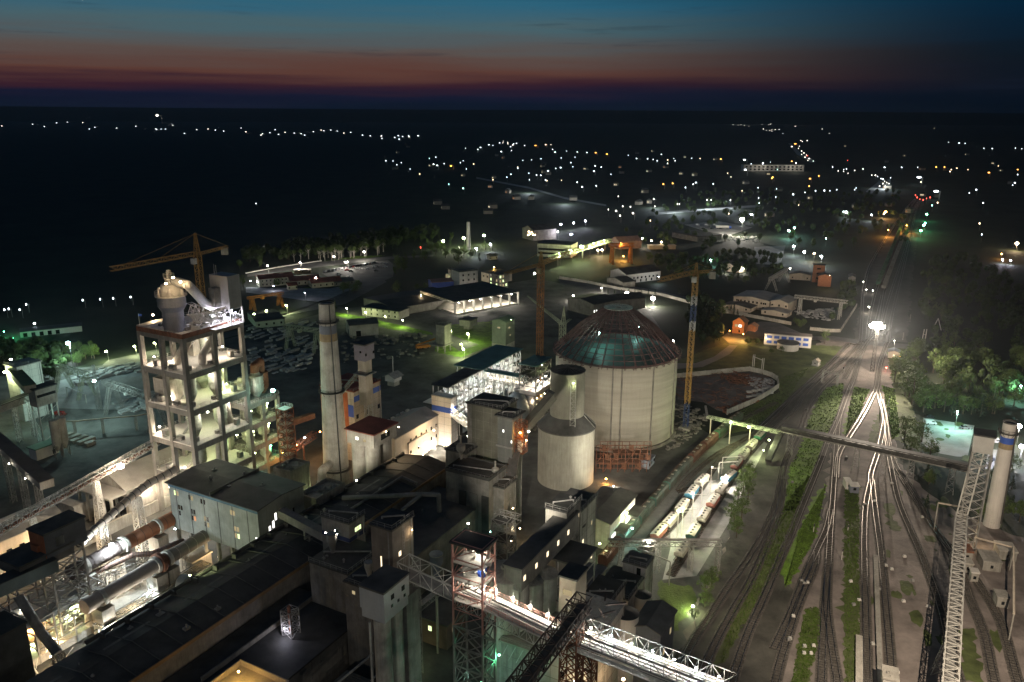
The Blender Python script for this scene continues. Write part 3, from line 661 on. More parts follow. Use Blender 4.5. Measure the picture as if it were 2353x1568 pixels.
# --- preheater tower ---
def frame_tower(name, label, u0, u1, v0, v1, levels, nu, nv, col=1.45, bh=1.9, wallm=mat('tower_concrete', (.20, .185, .16), var=.25, streak=.6), zb=0, slabm=None, cat='tower', skip=()):
 B = Bld(); B.u0, B.u1, B.v0, B.v1, B.z, B.zb, B.az = u0, u1, v0, v1, levels[-1], zb, None
 B.o = thing(name, label, cat, XY((u0 + u1) / 2, (v0 + v1) / 2, 0))
 us = [u0 + (u1 - u0) * i / nu for i in range(nu + 1)]; vs = [v0 + (v1 - v0) * i / nv for i in range(nv + 1)]
 for i, a in enumerate(us):
  for j, b in enumerate(vs):
   if 0 < i < nu and 0 < j < nv: continue
   MB().box(a - col / 2, a + col / 2, b - col / 2, b + col / 2, zb, levels[-1] - .5).build('column', wallm, B.o)
 for k, z in enumerate(levels):
  mb = MB(); c = col / 2 - .15
  for a in (u0, u1): mb.box(a - c, a + c, v0 + c, v1 - c, z - bh, z - .01)
  for b in (v0, v1): mb.box(u0 + c + .01, u1 - c - .01, b - c, b + c, z - bh, z - .01)
  mb.build('ring_beam', wallm, B.o)
  MB().box(u0 - .6, u1 + .6, v0 - .6, v1 + .6, z, z + .35).build('floor_slab', slabm or wallm, B.o)
  e = .5
  MB().rail([XY(u0 - e, v0 - e, z + .35), XY(u0 - e, v1 + e, z + .35), XY(u1 + e, v1 + e, z + .35), XY(u1 + e, v0 - e, z + .35)], 1.15, .07, 2.0, True).build('railing', steelw, B.o)
  if k and k not in skip:
   zz = levels[k - 1] + .35; mb = MB(); hh = z - zz; vb = (v0 + v1) / 2 - 1; a0, a1 = u0 + 5, u0 + 5 + min(8, (u1 - u0) - 8)
   mb.beam(XY(a0, vb, zz), XY(a1, vb, zz + hh / 2), 1.0, .15); mb.beam(XY(a1, vb - 1.2, zz + hh / 2), XY(a0, vb - 1.2, zz + hh), 1.0, .15)
   mb.beam(XY(a1, vb + .5, zz + hh / 2), XY(a1, vb - 1.7, zz + hh / 2), 1.2, .15)
   mb.build('stair', steel, B.o)
 return B
TLV = [16, 28.5, 41, 53.5, 66]
tu0, tv1 = uv(P('A', 1400, 895, 66)); tu1, tv0 = tu0 + 24, tv1 - 20.5
tower = frame_tower('preheater_tower', 'tall open concrete tower with cyclones on lit floors, left of the chimney', tu0, tu1, tv0, tv1, TLV, 2, 2, slabm=plast)  # white floor colour makes the decks look brightly lit
to = tower.o; TU, TV = lambda f: tu0 + (tu1 - tu0) * f, lambda f: tv0 + (tv1 - tv0) * f
def cyclone(B, u, v, z, r, h, m=mat('cyclone_steel', (.33, .34, .27), var=.25, streak=.5), name='cyclone', bands=True):
 mb = MB(); mb.lathe(XY(u, v, z), [(r * .45, 0), (r * .5, h * .06), (r, h * .26), (r, h * .9), (r * .6, h * .97), (r * .45, h * 1.1)], 20)
 if bands:
  for q in (.3, .45, .6, .75, .88): mb.lathe(XY(u, v, z), [(r * 1.05, h * q), (r * 1.05, h * q + .25)], 20)
 return mb.build(name, m, B.o)
for k, (f, g, r, h, lv) in enumerate([(.22, .72, 2.6, 11, 2), (.62, .78, 2.6, 11, 2), (.30, .30, 2.8, 11, 2), (.75, .30, 2.6, 11, 2), (.25, .70, 2.6, 11, 1), (.70, .72, 2.7, 11, 1), (.5, .3, 2.8, 11, 1),
          (.30, .66, 2.8, 11, 0), (.72, .66, 2.5, 11, 0), (.78, .4, 2.2, 9, 3)]):
 cyclone(tower, TU(f), TV(g), TLV[lv] + .3, r * .82, h)
MB().tube([XY(TU(.42), TV(.80), 54), XY(TU(.42), TV(.82), 57), XY(TU(.62), TV(.80), 61), XY(TU(.66), TV(.5), 65)], 1.3).build('riser_duct', plast, to)
MB().tube([XY(TU(.2), TV(.45), 54), XY(TU(.3), TV(.6), 60), XY(TU(.5), TV(.55), 65)], 1.5).build('riser_duct', conc_l, to)
MB().tube([XY(TU(.85), TV(.75), 29), XY(TU(.8), TV(.7), 40), XY(TU(.8), TV(.6), 53)], 1.1).build('riser_duct', conc_l, to)
MB().tube([XY(TU(.45), TV(.9), 16), XY(TU(.5), TV(.85), 24), XY(TU(.7), TV(.7), 28)], .9).build('riser_duct', steelw, to)
MB().box(TU(.08), TU(.3), TV(.05), TV(.45), 41.4, 49).build('duct_housing', conc_l, to)
MB().box(TU(.6), TU(.95), TV(.05), TV(.35), 53.9, 60).build('duct_housing', conc_l, to)
MB().box(TU(.68), TU(.76), TV(.8), TV(.95), 57.6, 57.9).build('lamp_platform', steelw, to)
for z in (16, 28.5, 41, 53.5):
 mb = MB()
 for (f, g, a, b, h) in ((.1, .9, 2, 1.5, 1.6), (.5, .92, 3, 1.2, 1.2), (.85, .9, 1.6, 1.6, 2.2), (.06, .25, 2, 2, 2.0), (.06, .6, 1.4, 2.5, 1.4)):
  mb.box(TU(f) - a / 2, TU(f) + a / 2, TV(g) - b / 2, TV(g) + b / 2, z + .36, z + .36 + h)
 mb.build('machinery', steel, to)
for z, lst in ((53.5, ((.08, .15, 'warm', 3), (.12, .45, 'warm', 2), (.2, .8, 'warm', 1), (.45, .6, 'white', 9), (.75, .86, 'warm', 4.5), (.7, .6, 'white', 9))),
    (41, ((.2, .7, 'green', 1), (.05, .5, 'warm', 3), (.55, .6, 'green', 9), (.8, .8, 'green', 3), (.45, .9, 'white', 9), (.9, .5, 'green', 8))),
    (28.5, ((.06, .1, 'warm', 3), (.15, .4, 'white', 9), (.5, .55, 'green', 9), (.85, .8, 'white', 9), (.35, .9, 'white', 9))),
    (16, ((.1, .3, 'warm', 3), (.1, .55, 'warm', 2), (.4, .6, 'green', 8), (.9, .8, 'green', 8), (.7, .5, 'green', 9))),
    (3.4, ((.1, .1, 'warm', 5), (.05, .5, 'warm', 7), (.4, .9, 'warm', 6), (.9, .9, 'green', 6), (-.15, .0, 'warm', 6), (-.1, .7, 'warm', 4)))):
 for f, g, c, h in lst: lamp(to, XY(TU(f), TV(g), z + h), 'cream' if c == 'warm' else c, 1150, .3)
# roof plant
tp = XY(*uv(P('A', 1345, 850, 66)), 66.35)
mb = MB(); mb.lathe(tp, [(3.3, 0), (3.3, 6.6), (4.35, 8.4), (4.35, 11.6)], 28)
for z in (1.6, 3.4, 5.2, 8.5, 10.2): mb.lathe(tp, [((3.42 if z < 6 else 4.45), z), ((3.42 if z < 6 else 4.45), z + .22)], 28)
mb.build('top_cyclone', greyb, to)
MB().lathe(tp, [(4.9, 11.7), (4.9, 12.0)], 28).build('ring_platform', steelw, to)
MB().rail([tp + Vector((4.8 * math.cos(i * math.pi / 9), 4.8 * math.sin(i * math.pi / 9), 12.0)) for i in range(18)], 1.3, .1, 1.5, True).build('railing', steelw, to)
MB().lathe(tp, [(3.7, 12.0), (3.5, 13.6), (2.7, 15.4), (1.4, 16.0), (1.4, 17.4)], 24).build('cyclone_dome', steelw, to)
mb = MB()
for i in range(5): a = i * 1.26; mb.lathe(tp + Vector((3.4 * math.cos(a), 3.4 * math.sin(a), 12.0)), [(.9, 0), (.6, 2.2), (.3, 2.8)], 10)
mb.build('dome_nozzle', plast, to)
mb = MB(); mb.rail([tp + Vector((1.8 * math.cos(i * 1.05), 1.8 * math.sin(i * 1.05), 17.3)) for i in range(6)], 1.6, .12, 1, True); mb.mast(tp + Vector((0, 0, 17)), tp + Vector((0, 0, 20)), .8, .8, 1); mb.build('top_cage', steelw, to)
for x, y, z, pw in ((1330, 435, 87, 900), (1275, 482, 84.5, 900), (1386, 468, 85, 900), (1252, 540, 80.5, 1500), (1330, 545, 80, 1800)): lamp(to, P('A', x, y, z - .5), 'warm', pw, .38, drop=.3)
dk = [tp + Vector((1.5, 0, 16.5)), P('A', 1440, 490, 82.5), P('A', 1500, 550, 79), P('A', 1560, 620, 75), P('A', 1640, 665, 72)]
MB().tube(dk, 1.5, 16).build('exhaust_duct', steelw, to)
mb = MB(); n0 = uv(P('A', 1780, 812, 66)); pu, pv = n0
for a in (pu, pu + 5.2):
 for b in (pv, pv - 8.5): mb.beam(XY(a, b, 66.4), XY(a, b, 72), .4)
for z in (69, 71.8):
 for a in (pu, pu + 5.2): mb.beam(XY(a, pv, z), XY(a, pv - 8.5, z), .25)
 for b in (pv, pv - 8.5): mb.beam(XY(pu, b, z), XY(pu + 5.2, b, z), .25)
for b in (pv, pv - 8.5): mb.beam(XY(pu, b, 66.4), XY(pu + 5.2, b, 71.8), .18); mb.beam(XY(pu + 5.2, b, 66.4), XY(pu, b, 71.8), .18)
mb.beam(XY(pu, pv, 66.4), XY(pu, pv - 8.5, 71.8), .18); mb.beam(XY(pu, pv - 8.5, 66.4), XY(pu, pv, 71.8), .18)
mb.truss(XY(pu - 2, pv - 1.5, 69.5), XY(pu - 13, pv - 4, 69.5), 2.2, 2.5, 2, .2); mb.truss(XY(pu - 3, pv - 7, 67), XY(pu - 3, pv - 16, 69), 2.0, 4, 2, .2)
mb.rail([XY(pu - 6, pv, 66.4), XY(pu + 5.4, pv + .4, 66.4), XY(pu + 5.6, pv - 9, 66.4)], 1.1, .08)
for i in range(26):
 a, b = pu - random.uniform(1, 11), pv - random.uniform(.5, 9); z = random.uniform(66.4, 72); mb.beam(XY(a, b, z), XY(a + random.uniform(-3, 3), b + random.uniform(-3, 3), z + random.uniform(-1, 3)), random.uniform(.12, .35))
mb.build('steel_support', steelw, to)
MB().box(pu, pu + 5.2, pv - 8.5, pv, 72, 83).build('elevator_housing', mat('grey_cladding', (.34, .33, .31), var=.1, streak=.3), to)
MB().box(pu - 2.6, pu - .01, pv - 6.5, pv - 3.8, 72.5, 79).build('elevator_boot', steel, to)
mb = MB(); mb.beam(XY(pu + .5, pv - 6.4, 83), XY(pu + .5, pv - 6.4, 86.5), .12); mb.beam(XY(pu + 1.3, pv - 6.4, 83), XY(pu + 1.3, pv - 6.4, 86), .12); mb.build('antenna', steelw, to)
mb = MB(); mb.box(pu - 7, pu + 5, pv - 9.5, pv + .3, 66.36, 66.5); mb.build('deck_plate', steelw, to)
for a, b in ((-1, -2), (3, -1), (5, -5), (-4, -4)): lamp(to, XY(pu + a, pv + b, 70), 'violet', 1300, .3)
mb = MB()
for i in range(14): a, b = random.uniform(.1, .95), random.uniform(.05, .95); mb.box(TU(a) - 1, TU(a) + 1, TV(b) - .7, TV(b) + .7, 66.36, 66.4 + random.uniform(.5, 1.8))
mb.build('roof_machinery', steel, to)
MB().box(tu0 - .7, tu0 - .6, tv0 - .7, tv1 + .7, 65.6, 67.2).build('parapet', rust, to); MB().box(tu0 - .6, tu1 + .7, tv1 + .6, tv1 + .7, 65.6, 67.2).build('parapet', rust, to)
MB().box(TU(0) - .5, TU(.4), TV(0) - .4, TV(.15), 66.4, 67.6).build('roof_walkway', steelw, to)
lamp(to, XY(TU(.25), TV(-.02), 69.5), 'warm', 900, .35);
mb = MB(); p0 = XY(TU(0), TV(.02), 66.4); mb.beam(p0, p0 + Vector((0, 0, 5)), .14); mb.build('flag_pole', steelw, to)
MB().face(p0 + Vector((0, 0, 4.9)), p0 + Vector((.9, .4, 4.7)), p0 + Vector((.9, .4, 4.0)), p0 + Vector((0, 0, 4.1))).build('flag', bluep, to)

# --- tower cranes ---
def tower_crane(label, base, ztop, zjib, tip, tail, segs, w=2.2, apex=6, m2=None, jibm=None):
 o = thing('tower_crane', label, 'crane', base)
 z0 = 0
 MB().box(*(uv(base)[0] - 2.5, uv(base)[0] + 2.5, uv(base)[1] - 2.5, uv(base)[1] + 2.5, 0, 1.2)).build('crane_base', conc, o)
 for z1, m in segs:
  MB().mast(V3(base, max(z0, 1.2)), V3(base, z1), w, w, 2.2, .24).build('mast_section', m, o); z0 = z1
 jm = jibm or segs[-1][1]; tip = V3(tip, zjib); tail = V3(tail, zjib)
 c = V3(base, zjib)
 MB().mast(V3(base, zjib - 1), V3(base, ztop), w * .9, .5, 1.6, .2).build('tower_head', jm, o)
 d = (tip - c).normalized()
 MB().truss(c + d * 1.2, tip, 1.5, 1.6, 2.4, .16).build('jib', jm, o)
 MB().truss(c - d * 1.2, tail, 1.4, .9, 2, .16).build('counter_jib', jm, o)
 s = tail - d * -1.6; mb = MB(); mb.prism([s + Vector((-1.2, -1, -2.8)), s + Vector((1.2, -1, -2.8)), s + Vector((1.2, 1, -2.8)), s + Vector((-1.2, 1, -2.8))], [s + Vector((-1.2, -1, .2)), s + Vector((1.2, -1, .2)), s + Vector((1.2, 1, .2)), s + Vector((-1.2, 1, .2))]); mb.build('counterweight', conc, o)
 MB().box(uv(base)[0] - 2.9, uv(base)[0] - 1.2, uv(base)[1] - .9, uv(base)[1] + .9, zjib - 3.4, zjib - 1.1).build('operator_cab', m2 or crawh, o)
 mb = MB(); tpz = V3(base, ztop - .2)
 mb.beam(tpz, c + (tip - c) * .45 + Vector((0, 0, 1.6)), .1); mb.beam(tpz, c + (tip - c) * .85 + Vector((0, 0, 1.6)), .1); mb.beam(tpz, tail + Vector((0, 0, .9)), .1); mb.build('tie_rod', jm, o)
 return o
b1 = V3(P('A', 1550, 600, 60), 0)
zj = zat(b1, 'A', 1520, 262)
tower_crane('yellow tower crane behind the preheater tower, jib pointing left', b1, zat(b1, 'A', 1500, 92), zj, P('A', 852, 385, zj), P('A', 1745, 205, zj), [(zj, crany)])
b2 = P('Z', 1238, 960); zj = zat(b2, 'C', 485, 470)
c2 = tower_crane('brown tower crane with pale operator cab, left of the open silo', b2, zj + 6, zj, P('C', 850, 335, zj), P('C', 220, 545, zj), [(14, crany), (30, crany), (zj, mat('rusty_yellow_paint', (.24, .11, .04), var=.4, scale=.3))], jibm=crany, m2=ochre)
lamp(c2, P('C', 447, 535, zj - 5), 'white', 1500, .5)
b3 = P('J', 300, 945); zj = zat(b3, 'C', 1685, 535)
tower_crane('slim crane with yellow, white and blue mast, right of the open silo', b3, zat(b3, 'C', 1692, 450), zj, P('C', 1400, 600, zj), P('C', 1830, 520, zj), [(12, crabl), (zat(b3, 'C', 1650, 975), crany), (zat(b3, 'C', 1655, 905), crawh), (zat(b3, 'C', 1665, 780), crabl), (zat(b3, 'C', 1670, 710), crawh), (zj, crany)], w=1.9)
# small luffing crane
b4 = P('Z', 1290, 880); zp = zat(b4, 'C', 645, 925); za = zat(b4, 'C', 675, 785)
o = thing('luffing_crane', 'pale green luffing crane with raised boom behind the open silo', 'crane', b4)
MB().mast(V3(b4, 0), V3(b4, zp), 2.6, 2.6, 2.4, .25).build('mast_section', crang, o)
tipb = P('C', 395, 705, 44); MB().mast(V3(b4, zp), V3(b4 + Vector((0, 0, 0)), zp + 1), 2.8, 2.8, 1, .3).build('slewing_ring', crang, o)
mb = MB(); mb.mast(V3(b4, zp), P('C', 395, 707, zp + 13), 1.9, .6, 1.8, .2); mb.build('boom', crang, o)
ap = P('C', 675, 785, za); mb = MB(); mb.beam(V3(b4, zp) + Vector((.6, .8, 0)), ap, .35); mb.beam(V3(b4, zp) + Vector((-1.0, -.6, 0)), ap, .35); mb.beam(V3(b4, zp) + Vector((1.6, 0, 0)), ap, .3)
for f in (.25, .5, .75): mb.beam((V3(b4, zp) + Vector((1.6, 0, 0))).lerp(ap, f), (V3(b4, zp) + Vector((-1.0, -.6, 0))).lerp(ap, f), .18)
mb.build('a_frame', crang, o)
tl = P('C', 722, 885, zp + 2); mb = MB(); mb.mast(V3(b4, zp), tl, 1.8, 1.2, 1.5, .2); mb.build('counter_arm', crang, o)
mb = MB(); mb.beam(ap, P('C', 395, 707, zp + 13), .09); mb.beam(ap, tl, .09); mb.build('boom_cable', steeld, o)

# --- chimneys ---
def chimney(label, c, h, rb, rt, bands, rings, m=conc_l, name='chimney', plume=False):
 o = thing(name, label, 'chimney', c); rr = lambda z: rb + (rt - rb) * (z / h)
 cuts = sorted(set([0, h] + [z for b in bands for z in b[:2]]))
 for z0, z1 in zip(cuts[:-1], cuts[1:]):
  mm = next((b[2] for b in bands if b[0] <= z0 and z1 <= b[1]), m); n = max(1, int((z1 - z0) / 2.2)); mb = MB()
  for i in range(n):
   a = z0 + (z1 - z0) * i / n; b = z0 + (z1 - z0) * (i + 1) / n
   mb.lathe((c[0], c[1], 0), [(rr(a), a), (rr(b) + .04, b)], 26, cap=(b >= h))
  mb.build('shaft', mm, o)
 for z in rings:
  mb = MB(); r = rr(z); mb.lathe((c[0], c[1], 0), [(r + 1.0, z), (r + 1.0, z + .18)], 24)
  mb.rail([Vector((c[0] + (r + .95) * math.cos(i * math.pi / 6), c[1] + (r + .95) * math.sin(i * math.pi / 6), z + .1)) for i in range(12)], 1.2, .09, 1.5, True)
  for i in range(12): a = i * math.pi / 6; mb.beam((c[0] + r * math.cos(a), c[1] + r * math.sin(a), z - 1.2), (c[0] + (r + .9) * math.cos(a), c[1] + (r + .9) * math.sin(a), z), .1)
  mb.build('gallery_ring', steeld, o)
 mb = MB(); a = R(-60); e = Vector((math.cos(a), math.sin(a), 0))
 mb.beam(V3(c, 2) + e * (rb + .3), V3(c, h) + e * (rt + .3), .5, .12); mb.build('ladder', steeld, o)
 mb = MB(); mb.lathe((c[0], c[1], h), [(rt + .15, 0), (rt + .15, .5)], 26, cap=False); mb.build('rim', steeld, o)
 MB().lathe((c[0], c[1], h), [(rt * .82, .01), (rt * .82, .03)], 26).build('flue_opening', glassd, o)
 return o
cb = P('Z', 775, 1112)
ch = chimney('tall tapering concrete chimney with blue-grey and ochre bands', cb, 70, 4.9, 2.75, [(zat(cb, 'B', 695, 1045), zat(cb, 'B', 693, 988), ochre), (zat(cb, 'B', 693, 988), zat(cb, 'B', 690, 925), greyb)], [zat(cb, 'B', 690, 905), zat(cb, 'B', 715, 1435), zat(cb, 'F', 750, 590)])
cr = P('K', 1045, 770)
chr_ = chimney('pale leaning-looking chimney with blue band by the right car park', cr, zat(cr, 'K', 1150, 250), 2.6, 2.0, [(zat(cr, 'K', 1133, 350), zat(cr, 'K', 1137, 318), bluep), (zat(cr, 'K', 1130, 378), zat(cr, 'K', 1133, 350), ochre)], [zat(cr, 'K', 1140, 300)], plast)
c3 = P('B', 1770, 350)
chimney('thin distant grey chimney among the lamplit trees', c3, zat(c3, 'B', 1775, 140), 2.2, 1.6, [], [])

# --- mill building on stilts ---
B = bld('mill_building', 'grey windowed building on stilts with long dark roof over the kilns', 'building', ('E', 1470, 578), ('E', 990, 400), ('E', 1735, 410), 27, 11.5, mat('grey_plaster', (.27, .28, .25), streak=.45, var=.2), roofk, size=(18.5, 37), gable=-.9, lip=.7)
for t, zz, l in ((.93, 23, 'green'), (.9, 23, 'dim'), (.76, 23, None), (.73, 23, 'dim'), (.62, 23, None), (.59, 23, None), (.9, 18.5, None), (.87, 18.5, None), (.9, 16.5, None), (.75, 18.5, None), (.72, 18.5, None), (.72, 16.3, 'orange'), (.75, 16.3, None),
     (.6, 17.5, 'dim'), (.57, 17.5, None), (.6, 15.6, None), (.57, 15.6, 'dim'), (.29, 22.5, 'dim'), (.26, 22.5, 'dim'), (.26, 17.5, 'dim'), (.23, 17.5, 'dim'), (.26, 15.3, 'dim'), (.23, 15.3, 'green')): win(B, 'u', t, zz, .8, 1.5, l)
win(B, 'u', .03, 16.5, 1.0, 1.2, 'white')
for t, zz, l in ((.22, 17.5, 'white'), (.30, 18.5, 'white'), (.36, 20.5, 'white'), (.46, 21, 'dim'), (.6, 19, None), (.75, 19, None)): win(B, 'v', t, zz, .7, 2.2, l)
MB().box(B.u0 - .4, B.u1 + .4, (B.v0 + B.v1) / 2 - .15, (B.v0 + B.v1) / 2 + .15, 26.9, 27.9).build('roof_seam', roofd, B.o)
for i in range(2):
 for j in range(7): mb = MB(); c = B.v0 + 1 + (B.v1 - B.v0 - 2) * j / 6; d = B.u0 + .8 + i * 15; mb.box(d - .45, d + .45, c - .45, c + .45, 0, 11.4); mb.build('stilt', conc, B.o)
for i in range(6): c = B.v0 + (B.v1 - B.v0) * (i + .5) / 6.2; MB().box(B.u0 - .07, B.u0 - .01, c - .12, c + .12, 11.6, 26.4).build('panel_joint', steeld, B.o)
vents(B, 6, steel, 3, 1.5)
MB().box(B.u0 - .12, B.u0, B.v0 - .1, B.v1 + .1, 25.4, 26.2).build('eaves_band', mat('blue_grey_trim', (.07, .13, .17)), B.o)

# --- kilns ---
def kiln(label, za, zb, ca, cb_, r, cols, tyres):
 a = P(*ca, za); b = P(*cb_, zb); o = thing('rotary_kiln', label, 'kiln', V3(a.lerp(b, .5), 0))
 for f0, f1, m in cols: MB().cyl(a.lerp(b, f0), a.lerp(b, f1), r, r, 28).build('kiln_shell', m, o)
 d = (b - a).normalized()
 for f in tyres:
  p = a.lerp(b, f); MB().cyl(p - d * .5, p + d * .5, r + .45, r + .45, 28).build('tyre_ring', steelw, o)
  u_, v_ = uv(p); MB().box(u_ - 1.8, u_ + 1.8, v_ - 2.4, v_ + 2.4, 0, p.z - r - .6).build('pier', conc, o)
  MB().cyl(p - d * .6 + XY(0, -1.7, -r - .1) , p + d * .6 + XY(0, -1.7, -r - .1), .6, n=12).build('support_roller', steel, o)
 for i in range(26):
  p = a.lerp(b, (i + .5) / 26); MB().cyl(p - d * .05, p + d * .05, r + .05, r + .05, 28).build('weld_seam', cols[0][2], o) if i % 2 == 0 else None
 return o, a, b
k1, ka, kb = kiln('rotary kiln with dark lower half and rusty upper half', 14, 14, ('E', 400, 945), ('E', 1005, 620), 2.1, [(0, .42, mat('burnt_kiln_steel', (.07, .055, .05), var=.2)), (.42, .5, steelw), (.5, 1, mat('kiln_rust', (.34, .15, .08), var=.25, scale=.3))], [.47, .80, .12])
k2, kc, kd = kiln('long grey rotary kiln with red girth gear, nearest the dark hall', 12, 12, ('E', 480, 1140), ('E', 1185, 725), 2.0, [(0, .55, mat('kiln_grey', (.40, .35, .30), var=.15, scale=.2)), (.55, .62, rust), (.62, 1, mat('kiln_dark', (.18, .16, .14), var=.2))], [.12, .54, .64])
MB().cyl(kc.lerp(kd, .56), kc.lerp(kd, .585), 3.0, n=30).build('girth_gear', rust, k2)
for p, o in ((ka.lerp(kb, .38) + XY(1, -4, 6), k1), (ka.lerp(kb, .75) + XY(0, 5, -2), k1), (ka.lerp(kb, .5) + XY(0, 5, -4), k1)): pass
lamp(k1, P('E', 638, 782, 17.5), 'cool', 9000, .7)
for x, y, z, c, w in ((735, 835, 7, 'white', 2500), (1000, 690, 7, 'cool', 2500), (560, 1000, 6, 'white', 2200), (1250, 850, 6, 'warm', 1500), (900, 900, 3, 'white', 900)): lamp(k1, P('E', x, y, z), c, w * 1.8, .3)
for x, y, z, c, w in ((450, 1060, 8, 'green', 1600), (640, 1270, 4, 'white', 2200), (600, 1290, 4, 'cool', 1200), (400, 1145, 7, 'green', 900), (800, 1150, 5, 'white', 1200), (850, 1060, 5, 'cool', 900), (300, 1320, 4, 'warm', 1500), (260, 1180, 5, 'green', 1200), (120, 1150, 9, 'white', 1600), (150, 1250, 6, 'orange', 1200), (180, 1330, 4, 'green', 1100), (290, 1420, 4, 'warm', 700)): lamp(k2, P('E', x, y, z), c, w * 1.7, .28)
# dust duct between kilns
o = thing('dust_duct', 'thin brown segmented duct running between the two kilns', 'duct', V3(P('E', 700, 880, 9), 0))
q = [P('E', 440, 990, 10), P('E', 620, 905, 11), P('E', 760, 840, 12.5), P('E', 870, 832, 12), P('E', 1050, 755, 12.5)]
MB().tube(q, .75).build('pipe', mat('brown_duct', (.16, .10, .08), var=.3), o)
mb = MB()
for a, b in zip(q[:-1], q[1:]):
 for k in range(7): p = a.lerp(b, k / 7); d = (b - a).normalized(); mb.cyl(p - d * .06, p + d * .06, .9, n=12)
mb.build('flange', steeld, o)
mb = MB()
for f in range(7): p = q[0].lerp(q[-1], f / 6.0); mb.mast(V3(p, 0), V3(p, 9), 1.8, 1.4, 2, .16)
mb.truss(V3(q[0], 8), V3(q[-1], 9.5), 1.6, 1.6, 2, .15); mb.build('trestle', steel, o)
# big gas duct rising to the tower
o = thing('gas_duct', 'long pale jointed duct climbing right to the preheater tower', 'duct', V3(P('E', 700, 560, 18), 0))
q = [P('E', 455, 780, 19), P('E', 545, 690, 20), P('E', 760, 500, 22), P('E', 850, 430, 23.5), P('E', 930, 390, 24), P('E', 1010, 345, 25)]
MB().tube(q, 1.15, 16).build('pipe', mat('duct_steel', (.40, .32, .25), var=.25, scale=.3), o)
mb = MB()
for a, b in zip(q[:-1], q[1:]):
 n = int((b - a).length / 3) + 1
 for k in range(n): p = a.lerp(b, k / n); d = (b - a).normalized(); mb.cyl(p - d * .1, p + d * .1, 1.3, n=16)
mb.build('flange', steeld, o)
mb = MB()
for x, y, z in ((780, 500, 22), (575, 665, 20)): p = P('E', x, y, z); mb.mast(V3(p, 0), V3(p, z - 1), 3.2, 2.0, 2.6, .28)
mb.build('trestle', steelw, o)
# inclined conveyor with the strongest lamp on the left
o = thing('conveyor_gallery', 'long thin lattice conveyor crossing the left edge, carrying the brightest left lamp', 'conveyor', V3(P('E', 540, 420, 20), 0))
a, b = P('E', -60, 750, 21), P('E', 905, 205, 24)
MB().truss(a, b, 2.2, 1.8, 1.6, .2).build('lattice_girder', steel, o); MB().beam(a + Vector((0, 0, .5)), b + Vector((0, 0, .5)), 1.8, .3).build('belt', rust, o)
MB().rail([a + Vector((0, 0, 1.8)), b + Vector((0, 0, 1.8))], 1.0, .08, 1.5).build('railing', steelw, o)
mb = MB()
for x, y, z in ((545, 415, 21.6), (180, 620, 20.8)): p = P('E', x, y, z); mb.mast(V3(p, 0), V3(p, z - .3), 3.0, 1.4, 2.6, .28)
mb.build('trestle', steelw, o)
lamp(o, P('E', 690, 332, 25.5), 'cream', 11000, 1.1, drop=1.2)

# --- storage halls behind the kilns ---
B = bld('storage_hall', 'large pale-roofed storage hall with open portal, below the bright left lamp', 'hall', ('E', 722, 462), ('E', 560, 345), ('E', 1000, 330), 12.5, 0, conc_l, roofp, size=(26, 17), gable=4.5, lip=.8)
for j in range(5): c = B.v0 + (B.v1 - B.v0) * j / 4; MB().box(B.u0 - 6.4, B.u0 - 5.6, c - .35, c + .35, 0, 11).build('portal_column', conc_l, B.o)
MB().box(B.u0 - 7, B.u0 - .02, B.v0 - .5, B.v1 + .5, 11, 11.6).build('portal_canopy', roofp, B.o)
MB().box(B.u0 - .15, B.u0 + .1, B.v1 - 5, B.v1 - 1.5, .1, 9.0).build('doorway', glassd, B.o); MB().box(B.u0 - .15, B.u0 + .1, B.v0 + 2, B.v1 - 7, .1, 9.0).build('doorway', glassd, B.o)
B2 = bld('storage_hall', 'low pale flat-roofed annexe left of the open portal', 'hall', ('E', 420, 560), ('E', 380, 500), ('E', 520, 540), 7, 0, conc_l, roofp, size=(9, 9), lip=.5)
p = uv(P('E', 345, 600, 13))
def bldx(name, label, cat, u0, u1, v0, v1, z, zb=0, wall=conc, roof=roofd, **k):
 N = XY(u0, v1, z); B = Bld(); sv = globals()['P']
 try:
  globals()['P'] = lambda *a: N
  return bld(name, label, cat, (0, 0, 0), (0, 0, 0), (0, 0, 0), z, zb, wall, roof, size=(u1 - u0, v1 - v0), **k)
 finally: globals()['P'] = sv
B3 = bldx('storage_hall', 'long cream hall with rows of windows at the left edge', 'hall', p[0] - 46, p[0], p[1] - 13, p[1], 13, 0, plast_y, roofp, gable=3, lip=.8)
wins(B3, 'v', 12, 7, 1, 3, 1.6, 1.8, (), .05, .97)
wins(B3, 'v', 14, 2.4, 1, 3, 2.0, 1.6, range(14), .05, .98, 'white')
lamp(B3.o, XY(p[0] - 8, p[1] + 4, 9), 'warm', 2500, .3); lamp(B3.o, XY(p[0] - 25, p[1] + 4, 9), 'warm', 2500, .3)
B = bldx('boundary_wall', 'long pale concrete wall between the kilns and storage halls', 'wall', p[0] + 2, p[0] + 50, p[1] + 3.2, p[1] + 3.8, 4.2, 0, conc_l, conc_l, lip=.1, th=.2)

